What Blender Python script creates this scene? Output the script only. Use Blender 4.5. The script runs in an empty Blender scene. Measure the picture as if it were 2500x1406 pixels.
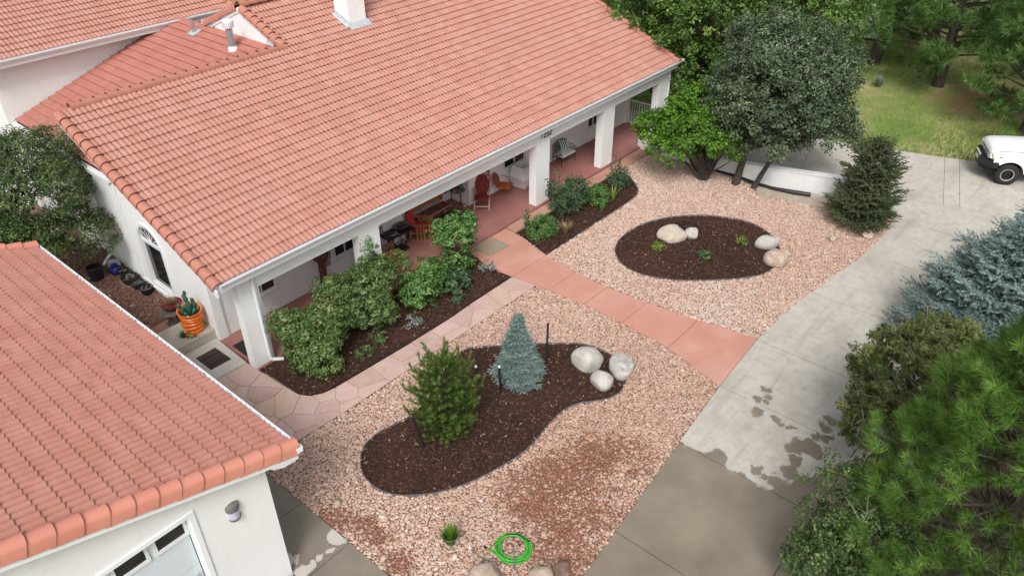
import bpy, bmesh, math, random
import numpy as np
from mathutils import Vector, Matrix
from mathutils.geometry import tessellate_polygon
from math import pi, sin, cos, radians, sqrt, atan2, hypot

random.seed(7)
RNG = np.random.default_rng(11)
scene = bpy.context.scene
C = scene.collection

# ------------------------------------------------------------------ camera
CAM_H = 13.5
RIGHT = (0.647278, -0.762218, -0.007403)
DOWN = (-0.433191, -0.359841, -0.826353)
FWD = (0.627197, 0.538088, -0.563103)
camd = bpy.data.cameras.new('camera')
camd.sensor_width = 36.0
camd.lens = 36.0 * 1874.06 / 2500.0
camd.clip_start = 0.1
camd.clip_end = 2000
cam = bpy.data.objects.new('camera', camd)
C.objects.link(cam)
cam.matrix_world = Matrix(((RIGHT[0], -DOWN[0], -FWD[0], 0),
                           (RIGHT[1], -DOWN[1], -FWD[1], 0),
                           (RIGHT[2], -DOWN[2], -FWD[2], CAM_H),
                           (0, 0, 0, 1)))
scene.camera = cam

# ------------------------------------------------------------------ sky, sun, exposure
SUN_EL, SUN_AZ = 49.0, 214.0          # azimuth of the sun measured from +X towards +Y
sd = Vector((cos(radians(SUN_AZ)) * cos(radians(SUN_EL)), sin(radians(SUN_AZ)) * cos(radians(SUN_EL)), sin(radians(SUN_EL))))
world = bpy.data.worlds.new('World')
scene.world = world
world.use_nodes = True
wn = world.node_tree
wn.nodes.clear()
sky = wn.nodes.new('ShaderNodeTexSky')
sky.sky_type = 'NISHITA'
sky.sun_disc = False
sky.sun_elevation = radians(SUN_EL)
sky.sun_rotation = atan2(sd.x, sd.y)
sky.air_density = 1.0
sky.dust_density = 4.0
sky.ozone_density = 1.0
hsv = wn.nodes.new('ShaderNodeHueSaturation')
hsv.inputs['Saturation'].default_value = 0.28      # thin overcast: the dome is nearly white
bg = wn.nodes.new('ShaderNodeBackground')
bg.inputs['Strength'].default_value = 0.12
wo = wn.nodes.new('ShaderNodeOutputWorld')
wn.links.new(sky.outputs[0], hsv.inputs['Color'])
wn.links.new(hsv.outputs[0], bg.inputs['Color'])
wn.links.new(bg.outputs[0], wo.inputs['Surface'])
sun = bpy.data.lights.new('sun', 'SUN')
sun.energy = 1.5
sun.angle = radians(18)
sun.color = (1.0, 0.98, 0.95)
suno = bpy.data.objects.new('sun', sun)
C.objects.link(suno)
suno.rotation_euler = sd.to_track_quat('Z', 'Y').to_euler()
scene.view_settings.view_transform = 'Standard'
scene.view_settings.look = 'None'
scene.view_settings.gamma = 1.0
scene.view_settings.exposure = 0.56

# ------------------------------------------------------------------ helpers
def G(x):
    """height of the front garden: rises gently to the level of the porch floor on the left"""
    return 0.13 * min(1.0, max(0.0, (17.0 - x) / 8.0))

def Gn(x):
    return 0.13 * np.clip((17.0 - x) / 8.0, 0, 1)

def project(p):
    d = (p[0], p[1], p[2] - CAM_H)
    a = sum(RIGHT[i] * d[i] for i in range(3)); b = sum(DOWN[i] * d[i] for i in range(3)); c = sum(FWD[i] * d[i] for i in range(3))
    if c <= 0.1: return (1e9, 1e9, c)
    return (1250 + 1874.06 * a / c, 703 + 1874.06 * b / c, c)

def link(o, parent=None):
    C.objects.link(o)
    if parent is not None: o.parent = parent
    return o

def tag(o, label=None, cat=None, group=None, kind=None):
    if label: o['label'] = label
    if cat: o['category'] = cat
    if group: o['group'] = group
    if kind: o['kind'] = kind
    return o

def thing(name, label, cat, loc=(0, 0, 0), rz=0.0, group=None):
    o = bpy.data.objects.new(name, None)
    o.empty_display_size = 0.2
    o.location = loc
    o.rotation_euler = (0, 0, rz)
    C.objects.link(o)
    return tag(o, label, cat, group)

def copy_tree(o, parent=None):
    c = o.copy(); C.objects.link(c); c.parent = parent
    for ch in list(o.children): copy_tree(ch, c)
    return c

class MB:
    def __init__(s): s.v = []; s.f = []
    def add(s, vs, fs):
        b = len(s.v); s.v += [tuple(p) for p in vs]; s.f += [tuple(i + b for i in f) for f in fs]; return s
    def box(s, x0, x1, y0, y1, z0, z1, M=None):
        vs = [(x, y, z) for z in (z0, z1) for y in (y0, y1) for x in (x0, x1)]
        if M is not None: vs = [tuple(M @ Vector(p)) for p in vs]
        return s.add(vs, [(0, 2, 3, 1), (4, 5, 7, 6), (0, 1, 5, 4), (2, 6, 7, 3), (0, 4, 6, 2), (1, 3, 7, 5)])
    def bar(s, a, b, w, h, up=(0, 0, 1)):
        a = Vector(a); b = Vector(b); d = (b - a).normalized(); u = Vector(up)
        r = d.cross(u)
        if r.length < 1e-4: r = d.cross(Vector((1, 0, 0)))
        r.normalize(); u = r.cross(d)
        vs = []
        for p in (a, b):
            for i, j in ((-1, -1), (1, -1), (1, 1), (-1, 1)): vs.append(p + r * (i * w / 2) + u * (j * h / 2))
        return s.add(vs, [(0, 1, 2, 3), (7, 6, 5, 4), (0, 4, 5, 1), (1, 5, 6, 2), (2, 6, 7, 3), (3, 7, 4, 0)])
    def tube(s, pts, r, n=8, close=False, cap=True):
        pts = [Vector(p) for p in pts]; m = len(pts)
        rs = r if isinstance(r, (list, tuple)) else [r] * m
        b = len(s.v); prev = None
        for i, p in enumerate(pts):
            if close: d = pts[(i + 1) % m] - pts[i - 1]
            else: d = pts[min(i + 1, m - 1)] - pts[max(i - 1, 0)]
            d.normalize()
            if prev is None:
                a = d.cross(Vector((0, 0, 1)))
                if a.length < 0.05: a = d.cross(Vector((1, 0, 0)))
            else:
                a = prev - d * prev.dot(d)
            a.normalize(); prev = a; c = d.cross(a)
            for k in range(n):
                t = 2 * pi * k / n
                s.v.append(tuple(p + a * (cos(t) * rs[i]) + c * (sin(t) * rs[i])))
        for i in range(m if close else m - 1):
            j = (i + 1) % m
            for k in range(n):
                l = (k + 1) % n
                s.f.append((b + i * n + k, b + i * n + l, b + j * n + l, b + j * n + k))
        if cap and not close:
            s.f.append(tuple(b + k for k in range(n))[::-1]); s.f.append(tuple(b + (m - 1) * n + k for k in range(n)))
        return s
    def lathe(s, prof, c=(0, 0, 0), n=20, cap=True, sx=1.0, sy=1.0, squash=None):
        b = len(s.v)
        for (r, z) in prof:
            for k in range(n):
                t = 2 * pi * k / n
                s.v.append((c[0] + r * sx * cos(t), c[1] + r * sy * sin(t), c[2] + z))
        for i in range(len(prof) - 1):
            for k in range(n):
                l = (k + 1) % n
                s.f.append((b + i * n + k, b + i * n + l, b + (i + 1) * n + l, b + (i + 1) * n + k))
        if cap:
            s.f.append(tuple(b + k for k in range(n))[::-1]); s.f.append(tuple(b + (len(prof) - 1) * n + k for k in range(n)))
        return s
    def ext(s, pts, vec):
        n = len(pts); v = Vector(vec); b = len(s.v)
        s.v += [tuple(p) for p in pts] + [tuple(Vector(p) + v) for p in pts]
        s.f.append(tuple(range(b, b + n))[::-1]); s.f.append(tuple(range(b + n, b + 2 * n)))
        for i in range(n):
            j = (i + 1) % n
            s.f.append((b + i, b + j, b + n + j, b + n + i))
        return s
    def mesh(s, name, smooth=False):
        me = bpy.data.meshes.new(name); me.from_pydata(s.v, [], s.f)
        bm = bmesh.new(); bm.from_mesh(me); bmesh.ops.recalc_face_normals(bm, faces=bm.faces); bm.to_mesh(me); bm.free()
        if smooth: me.polygons.foreach_set('use_smooth', [True] * len(me.polygons))
        return me
    def build(s, name, mat, parent=None, smooth=False, bevel=0.0, loc=None):
        me = s.mesh(name, smooth)
        me.materials.append(mat)
        o = bpy.data.objects.new(name, me)
        link(o, parent)
        if loc: o.location = loc
        if smooth and not bevel:
            mod = o.modifiers.new('es', 'EDGE_SPLIT'); mod.split_angle = radians(50)
        if bevel:
            mod = o.modifiers.new('bv', 'BEVEL'); mod.width = bevel; mod.segments = 2; mod.limit_method = 'ANGLE'; mod.angle_limit = radians(40)
        return o

def fast_mesh(name, V, F, tint=None, extra=None, smooth=False):
    V = np.asarray(V, np.float32).reshape(-1, 3); F = np.asarray(F, np.int32); k = F.shape[1]
    me = bpy.data.meshes.new(name)
    me.vertices.add(len(V)); me.vertices.foreach_set('co', V.ravel())
    me.loops.add(F.size); me.loops.foreach_set('vertex_index', F.ravel())
    me.polygons.add(len(F)); me.polygons.foreach_set('loop_start', np.arange(0, F.size, k, dtype=np.int32))
    if smooth: me.polygons.foreach_set('use_smooth', np.ones(len(F), bool))
    if tint is not None:
        a = me.attributes.new('tint', 'FLOAT', 'FACE'); a.data.foreach_set('value', np.asarray(tint, np.float32))
    for nm, val in (extra or {}).items():
        a = me.attributes.new(nm, 'FLOAT', 'FACE'); a.data.foreach_set('value', np.asarray(val, np.float32))
    me.update(calc_edges=True)
    return me

def fast_obj(name, V, F, mat, parent=None, **k):
    me = fast_mesh(name, V, F, **k); me.materials.append(mat)
    o = bpy.data.objects.new(name, me); return link(o, parent)

def clip_half(poly, a, b, c):
    """keep the part of a 2D polygon with a*x+b*y<=c"""
    out = []; n = len(poly)
    for i in range(n):
        p = poly[i]; q = poly[(i + 1) % n]
        dp = a * p[0] + b * p[1] - c; dq = a * q[0] + b * q[1] - c
        if dp <= 0: out.append(p)
        if (dp < 0 < dq) or (dq < 0 < dp):
            t = dp / (dp - dq); out.append((p[0] + (q[0] - p[0]) * t, p[1] + (q[1] - p[1]) * t))
    return out

def area2(p): return 0.5 * sum(p[i][0] * p[(i + 1) % len(p)][1] - p[(i + 1) % len(p)][0] * p[i][1] for i in range(len(p)))

def inset(poly, d):
    """move every edge of a counter-clockwise polygon inwards"""
    if area2(poly) < 0: poly = poly[::-1]
    n = len(poly); out = []
    for i in range(n):
        p0 = Vector(poly[i - 1]); p1 = Vector(poly[i]); p2 = Vector(poly[(i + 1) % n])
        e1 = (p1 - p0); e2 = (p2 - p1)
        if e1.length < 1e-6 or e2.length < 1e-6: continue
        e1.normalize(); e2.normalize()
        n1 = Vector((-e1.y, e1.x)); n2 = Vector((-e2.y, e2.x)); m = n1 + n2
        if m.length < 1e-3: continue
        m = m / max(0.35, m.dot(n1))
        out.append(tuple(p1 + m * d))
    return out

def sheet(name, poly, mat, z=0.0, thick=0.0, parent=None, ground=True, bevel=0.0):
    """flat polygon laid on the garden surface, with thickness"""
    pts = [Vector((p[0], p[1], 0)) for p in poly]
    bm = bmesh.new()
    tris = tessellate_polygon([pts])
    vs = [bm.verts.new(p) for p in pts]
    for t in tris:
        try: bm.faces.new([vs[i] for i in t])
        except ValueError: pass
    if ground:
        for xx in (9.0, 17.0):
            bmesh.ops.bisect_plane(bm, geom=bm.verts[:] + bm.edges[:] + bm.faces[:], plane_co=(xx, 0, 0), plane_no=(1, 0, 0))
    bmesh.ops.dissolve_limit(bm, angle_limit=0.001, verts=[], edges=[]) if False else None
    if thick:
        r = bmesh.ops.extrude_face_region(bm, geom=bm.faces[:])
        for e in r['geom']:
            if isinstance(e, bmesh.types.BMVert): e.co.z -= thick
    for v in bm.verts: v.co.z += z + (G(v.co.x) if ground else 0)
    bmesh.ops.recalc_face_normals(bm, faces=bm.faces)
    if not thick:
        for f in bm.faces:
            if f.normal.z < 0: f.normal_flip()
    me = bpy.data.meshes.new(name); bm.to_mesh(me); bm.free()
    me.materials.append(mat)
    o = bpy.data.objects.new(name, me); link(o, parent)
    if bevel:
        mod = o.modifiers.new('bv', 'BEVEL'); mod.width = bevel; mod.segments = 2; mod.limit_method = 'ANGLE'; mod.angle_limit = radians(50)
    return o

def wall_with_holes(name, outer, holes, to3, tvec, mat, parent=None):
    """wall face given in 2D with openings, extruded by tvec (away from the visible side)"""
    loops = [outer] + holes
    flat = [p for l in loops for p in l]
    tris = tessellate_polygon([[Vector((p[0], p[1], 0)) for p in l] for l in loops])
    tv = Vector(tvec); n = len(flat)
    vs = [Vector(to3(*p)) for p in flat]
    V = vs + [v + tv for v in vs]
    F = [tuple(t) for t in tris] + [tuple(i + n for i in t[::-1]) for t in tris]
    b = 0
    for l in loops:
        m = len(l)
        for i in range(m):
            j = (i + 1) % m; F.append((b + i, b + j, b + n + j, b + n + i))
        b += m
    mb = MB(); mb.add(V, F)
    return mb.build(name, mat, parent)

def pip(px, py, poly):
    """points in polygon, vectorised"""
    inside = np.zeros(px.shape, bool); n = len(poly); j = n - 1
    for i in range(n):
        xi, yi = poly[i]; xj, yj = poly[j]
        if yi != yj:
            c = ((yi > py) != (yj > py)) & (px < (xj - xi) * (py - yi) / (yj - yi) + xi)
            inside ^= c
        j = i
    return inside

def smooth_loop(pts, k=4):
    """closed Catmull-Rom"""
    out = []; n = len(pts)
    for i in range(n):
        p0, p1, p2, p3 = (Vector(pts[(i + d) % n]) for d in (-1, 0, 1, 2))
        for j in range(k):
            t = j / k
            out.append(tuple(0.5 * ((2 * p1) + (p2 - p0) * t + (2 * p0 - 5 * p1 + 4 * p2 - p3) * t * t + (3 * p1 - p0 - 3 * p2 + p3) * t ** 3)))
    return out

def vnoise(P, freq, seed=0, octaves=3):
    """cheap smooth noise from summed sines, about -1..1"""
    r = np.random.default_rng(seed); out = np.zeros(len(P)); amp = 1.0; tot = 0
    for o in range(octaves):
        for k in range(4):
            d = r.normal(size=P.shape[1]); d /= np.linalg.norm(d)
            out += amp * np.sin((P @ d) * freq * (0.7 + 0.6 * r.random()) * 2 ** o + r.random() * 6.28)
            tot += amp * 0.5
        amp *= 0.55
    return out / tot

# ------------------------------------------------------------------ materials
def nodes_of(name):
    m = bpy.data.materials.new(name); m.use_nodes = True
    nt = m.node_tree
    return m, nt, nt.nodes['Principled BSDF']

def N(nt, typ, ins=None, **attrs):
    nd = nt.nodes.new(typ)
    for k, v in attrs.items(): setattr(nd, k, v)
    for k, v in (ins or {}).items():
        if isinstance(v, bpy.types.NodeSocket): nt.links.new(v, nd.inputs[k])
        else: nd.inputs[k].default_value = v
    return nd

def POS(nt): return N(nt, 'ShaderNodeNewGeometry').outputs['Position']
def noise(nt, vec, scale, detail=3.0, rough=0.55, dist=0.0):
    return N(nt, 'ShaderNodeTexNoise', {'Vector': vec, 'Scale': scale, 'Detail': detail, 'Roughness': rough, 'Distortion': dist}).outputs['Fac']
def ramp(nt, fac, stops):
    r = N(nt, 'ShaderNodeValToRGB', {'Fac': fac}); e = r.color_ramp.elements
    while len(e) < len(stops): e.new(0.5)
    for el, (p, c) in zip(e, stops):
        el.position = p; el.color = (c, c, c, 1) if isinstance(c, (int, float)) else (*c, 1)
    return r.outputs['Color']
def mixc(nt, fac, a, b, mode='MIX'):
    m = N(nt, 'ShaderNodeMix', data_type='RGBA', blend_type=mode)
    for idx, v in ((0, fac), (6, a), (7, b)):
        if isinstance(v, bpy.types.NodeSocket): nt.links.new(v, m.inputs[idx])
        else: m.inputs[idx].default_value = v if idx == 0 else ((*v, 1) if len(v) == 3 else v)
    return m.outputs[2]
def mth(nt, op, a, b=None, c=None):
    m = N(nt, 'ShaderNodeMath', operation=op)
    for i, v in enumerate((a, b, c)):
        if v is None: continue
        if isinstance(v, bpy.types.NodeSocket): nt.links.new(v, m.inputs[i])
        else: m.inputs[i].default_value = v
    return m.outputs[0]
def bump(nt, bs, h, strength=0.3, dist=0.02):
    b = N(nt, 'ShaderNodeBump', {'Height': h, 'Strength': strength, 'Distance': dist})
    nt.links.new(b.outputs[0], bs.inputs['Normal'])
def setc(nt, bs, col): nt.links.new(col, bs.inputs['Base Color'])
def scl(c, k): return tuple(min(1, x * k) for x in c)

def plain(name, col, rough=0.6, metal=0.0, var=0.12, scale=6.0, bmp=0.0, bscale=60.0, spec=0.5):
    m, nt, bs = nodes_of(name); p = POS(nt)
    f = noise(nt, p, scale, 4)
    setc(nt, bs, ramp(nt, f, [(0.3, scl(col, 1 - var)), (0.7, scl(col, 1 + var))]))
    bs.inputs['Roughness'].default_value = rough; bs.inputs['Metallic'].default_value = metal
    bs.inputs['Specular IOR Level'].default_value = spec
    if bmp: bump(nt, bs, noise(nt, p, bscale, 3), bmp, 0.01)
    return m

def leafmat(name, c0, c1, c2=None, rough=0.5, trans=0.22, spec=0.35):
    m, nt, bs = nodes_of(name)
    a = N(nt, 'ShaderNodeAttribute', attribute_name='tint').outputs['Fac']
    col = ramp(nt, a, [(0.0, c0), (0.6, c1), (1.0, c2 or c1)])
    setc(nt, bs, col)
    bs.inputs['Roughness'].default_value = rough
    bs.inputs['Specular IOR Level'].default_value = spec
    t = N(nt, 'ShaderNodeBsdfTranslucent', {'Color': col})
    mx = N(nt, 'ShaderNodeMixShader', {0: trans, 1: bs.outputs[0], 2: t.outputs[0]})
    nt.links.new(mx.outputs[0], nt.nodes['Material Output'].inputs['Surface'])
    return m

def tilemat(name, ax_u, pu, ou, ax_v, pv, ov, c0, c1, speck=1.0):
    """clay tile: every tile has its own tone (a cell of the tile grid), with fine sandy grain and pale worn patches"""
    m, nt, bs = nodes_of(name); p = POS(nt)
    sp = N(nt, 'ShaderNodeSeparateXYZ', {0: p})
    u = mth(nt, 'FLOOR', mth(nt, 'DIVIDE', mth(nt, 'SUBTRACT', sp.outputs[ax_u], ou), pu))
    v = mth(nt, 'FLOOR', mth(nt, 'DIVIDE', mth(nt, 'SUBTRACT', sp.outputs[ax_v], ov), pv))
    cb = N(nt, 'ShaderNodeCombineXYZ', {0: u, 1: v})
    w = N(nt, 'ShaderNodeTexWhiteNoise', {'Vector': cb.outputs[0]}, noise_dimensions='2D')
    col = mixc(nt, w.outputs['Value'], c0, c1)
    col = mixc(nt, ramp(nt, w.outputs['Color'], [(0.80, 0.0), (0.95, 0.5)]), col, scl(c0, 0.82))
    big = noise(nt, p, 0.35, 3)
    col = mixc(nt, ramp(nt, big, [(0.35, 0.0), (0.7, 0.45)]), col, scl(c1, 0.88))
    fine = noise(nt, p, 55, 4, 0.7)
    patch = ramp(nt, noise(nt, p, 1.3, 3), [(0.5, 0.0), (0.62, 1.0)])
    sp2 = mth(nt, 'MULTIPLY', ramp(nt, fine, [(0.52, 0.0), (0.6, 1.0)]), patch)
    col = mixc(nt, mth(nt, 'MULTIPLY', sp2, 0.45 * speck), col, (0.62, 0.45, 0.40))
    dk = mth(nt, 'MULTIPLY', ramp(nt, noise(nt, p, 38, 4, 0.7), [(0.58, 0.0), (0.66, 1.0)]), patch)
    col = mixc(nt, mth(nt, 'MULTIPLY', dk, 0.5 * speck), col, scl(c0, 0.55))
    col = mixc(nt, ramp(nt, noise(nt, p, 160, 2, 0.6), [(0.4, 0.0), (0.7, 0.25)]), col, scl(c0, 0.75))
    setc(nt, bs, col)
    bs.inputs['Roughness'].default_value = 0.85
    bs.inputs['Specular IOR Level'].default_value = 0.25
    bump(nt, bs, noise(nt, p, 120, 3), 0.25, 0.004)
    return m

M = {}
def stuccomat():
    m, nt, bs = nodes_of('stucco'); p = POS(nt)
    col = ramp(nt, noise(nt, p, 0.7, 4), [(0.3, (0.775, 0.775, 0.765)), (0.7, (0.84, 0.84, 0.83))])
    st = N(nt, 'ShaderNodeMapping', {'Vector': p, 'Scale': (5.0, 5.0, 0.5)})
    col = mixc(nt, ramp(nt, noise(nt, st.outputs[0], 1.0, 5, 0.6), [(0.52, 0.0), (0.75, 0.35)]), col, (0.66, 0.65, 0.62))
    col = mixc(nt, ramp(nt, noise(nt, p, 4.0, 5, 0.7), [(0.58, 0.0), (0.75, 0.3)]), col, (0.68, 0.665, 0.63))
    setc(nt, bs, col); bs.inputs['Roughness'].default_value = 0.9; bs.inputs['Specular IOR Level'].default_value = 0.2
    bump(nt, bs, noise(nt, p, 70, 4, 0.65), 0.5, 0.012)
    return m
M['stucco'] = stuccomat()
M['trim'] = plain('white_trim_paint', (0.80, 0.82, 0.835), 0.4, var=0.02, scale=3)
M['tile_main'] = tilemat('clay_tile', 0, 0.29, 6.9, 1, 0.2935, 15.18, (0.420, 0.195, 0.148), (0.485, 0.245, 0.194))
M['tile_gar'] = tilemat('clay_tile_garage', 1, 0.31, 9.3, 0, 0.3125, -4.06, (0.425, 0.183, 0.138), (0.490, 0.232, 0.182), 0.15)
M['tile_red'] = tilemat('clay_tile_side', 1, 0.29, 21.0, 0, 0.302, 6.0, (0.40, 0.155, 0.118), (0.45, 0.19, 0.148), 0.1)
M['cap_red'] = tilemat('clay_cap_tile', 0, 0.36, 0, 1, 0.2935, 15.18, (0.425, 0.180, 0.130), (0.475, 0.212, 0.158), 0.05)
M['under'] = plain('roof_underlay', (0.20, 0.075, 0.055), 0.95, var=0.1)
M['metal'] = plain('galvanised_metal', (0.42, 0.44, 0.46), 0.4, 0.7, var=0.1, scale=12)
M['flash'] = plain('lead_flashing', (0.50, 0.53, 0.55), 0.5, 0.3, var=0.15, scale=8)
M['black'] = plain('black_iron', (0.018, 0.018, 0.019), 0.5, 0.3, var=0.2)
M['blackrub'] = plain('black_rubber', (0.013, 0.013, 0.014), 0.8, var=0.25, scale=30, bmp=0.3)
M['blackplast'] = plain('black_plastic', (0.015, 0.015, 0.017), 0.4, var=0.2)
M['wood'] = plain('oak_wood', (0.30, 0.14, 0.06), 0.5, var=0.25, scale=14)
M['wooddoor'] = plain('orange_stained_wood', (0.42, 0.145, 0.03), 0.4, var=0.25, scale=9)
M['woodpale'] = plain('weathered_teak', (0.45, 0.33, 0.25), 0.7, var=0.2, scale=12)
M['woodgrey'] = plain('grey_weathered_wood', (0.30, 0.27, 0.24), 0.8, var=0.2, scale=9)
M['redcush'] = plain('red_cushion', (0.50, 0.035, 0.035), 0.85, var=0.12, scale=9, bmp=0.2)
M['darkred'] = plain('maroon_cushion', (0.20, 0.022, 0.024), 0.85, var=0.15, scale=9, bmp=0.2)
M['orangecush'] = plain('rust_orange_cushion', (0.42, 0.10, 0.025), 0.85, var=0.15, scale=9, bmp=0.2)
M['whitecush'] = plain('grey_white_cushion', (0.58, 0.57, 0.54), 0.9, var=0.1, scale=9, bmp=0.2)
M['planter'] = plain('white_planter', (0.70, 0.69, 0.70), 0.55, var=0.04)
M['soil'] = plain('potting_soil', (0.03, 0.022, 0.017), 0.95, var=0.4, scale=40, bmp=0.8)
M['teal'] = plain('teal_glaze', (0.01, 0.16, 0.19), 0.25, var=0.2)
M['orangepot'] = plain('orange_glazed_pot', (0.72, 0.165, 0.012), 0.4, var=0.12, scale=5)
M['redpot'] = plain('dark_red_glazed_pot', (0.14, 0.022, 0.022), 0.3, var=0.2)
M['darkpot'] = plain('dark_green_pot', (0.016, 0.028, 0.026), 0.35, var=0.3)
M['blue'] = plain('blue_plastic', (0.012, 0.016, 0.16), 0.45, var=0.3, scale=15)
M['plastwhite'] = plain('crumpled_white_plastic', (0.42, 0.42, 0.44), 0.4, var=0.2, scale=12)
M['stone_table'] = plain('slate_table_top', (0.12, 0.105, 0.09), 0.7, var=0.35, scale=18, bmp=0.3)
M['concrete_step'] = plain('concrete_step', (0.42, 0.385, 0.32), 0.85, var=0.14, scale=3.0, bmp=0.3)
M['slab_grey'] = plain('grey_concrete', (0.50, 0.47, 0.42), 0.85, var=0.10, scale=2.5, bmp=0.3)
M['edging'] = plain('steel_edging', (0.24, 0.24, 0.25), 0.45, 0.5, var=0.2)
M['brick'] = plain('red_brick', (0.165, 0.042, 0.03), 0.85, var=0.35, scale=5.5, bmp=0.5)
M['mortar'] = plain('mortar', (0.42, 0.37, 0.33), 0.9, var=0.1)
M['bark'] = plain('tree_bark', (0.055, 0.042, 0.034), 0.95, var=0.4, scale=12, bmp=1.0, bscale=25)
M['barkgrey'] = plain('grey_bark', (0.13, 0.11, 0.095), 0.95, var=0.35, scale=12, bmp=0.8, bscale=25)
M['twig'] = plain('pale_bare_twig', (0.34, 0.30, 0.25), 0.9, var=0.2)
M['winframe'] = plain('white_window_frame', (0.74, 0.75, 0.75), 0.4, var=0.03)
M['doorgrey'] = plain('pale_blue_grey_door', (0.60, 0.66, 0.69), 0.45, var=0.02, scale=2)
M['lampgrey'] = plain('pewter_lamp_metal', (0.20, 0.195, 0.18), 0.5, 0.5, var=0.15)
M['lampglass'] = plain('frosted_lilac_glass', (0.50, 0.47, 0.60), 0.25, var=0.05)
M['green'] = plain('bright_green_hose', (0.05, 0.36, 0.03), 0.45, var=0.1)
M['rust'] = plain('rusty_iron', (0.16, 0.06, 0.035), 0.8, var=0.3, scale=40)
M['carwhite'] = plain('white_car_paint', (0.82, 0.83, 0.83), 0.22, var=0.01)
M['chrome'] = plain('brushed_alloy', (0.55, 0.55, 0.54), 0.3, 0.8, var=0.1)
M['rimdark'] = plain('dark_alloy', (0.035, 0.033, 0.032), 0.45, 0.4, var=0.2)
M['lens'] = plain('headlight_lens', (0.55, 0.53, 0.46), 0.12, var=0.2, scale=25)
M['porcelain'] = plain('white_plate', (0.75, 0.76, 0.76), 0.4, var=0.03)
M['cactus'] = plain('cactus_green', (0.025, 0.10, 0.06), 0.5, var=0.3, scale=30, bmp=0.5)
M['tan'] = plain('tan_clay', (0.45, 0.24, 0.16), 0.7, var=0.2)
M['drape'] = plain('grey_drape', (0.42, 0.41, 0.40), 0.9, var=0.12, scale=15)

def glassmat():
    m, nt, bs = nodes_of('dark_window_glass')
    p = POS(nt)
    setc(nt, bs, ramp(nt, noise(nt, p, 2.5, 3), [(0.3, (0.010, 0.011, 0.012)), (0.75, (0.035, 0.033, 0.03))]))
    bs.inputs['Roughness'].default_value = 0.06
    bs.inputs['Specular IOR Level'].default_value = 0.5
    return m
M['glass'] = glassmat()
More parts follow.
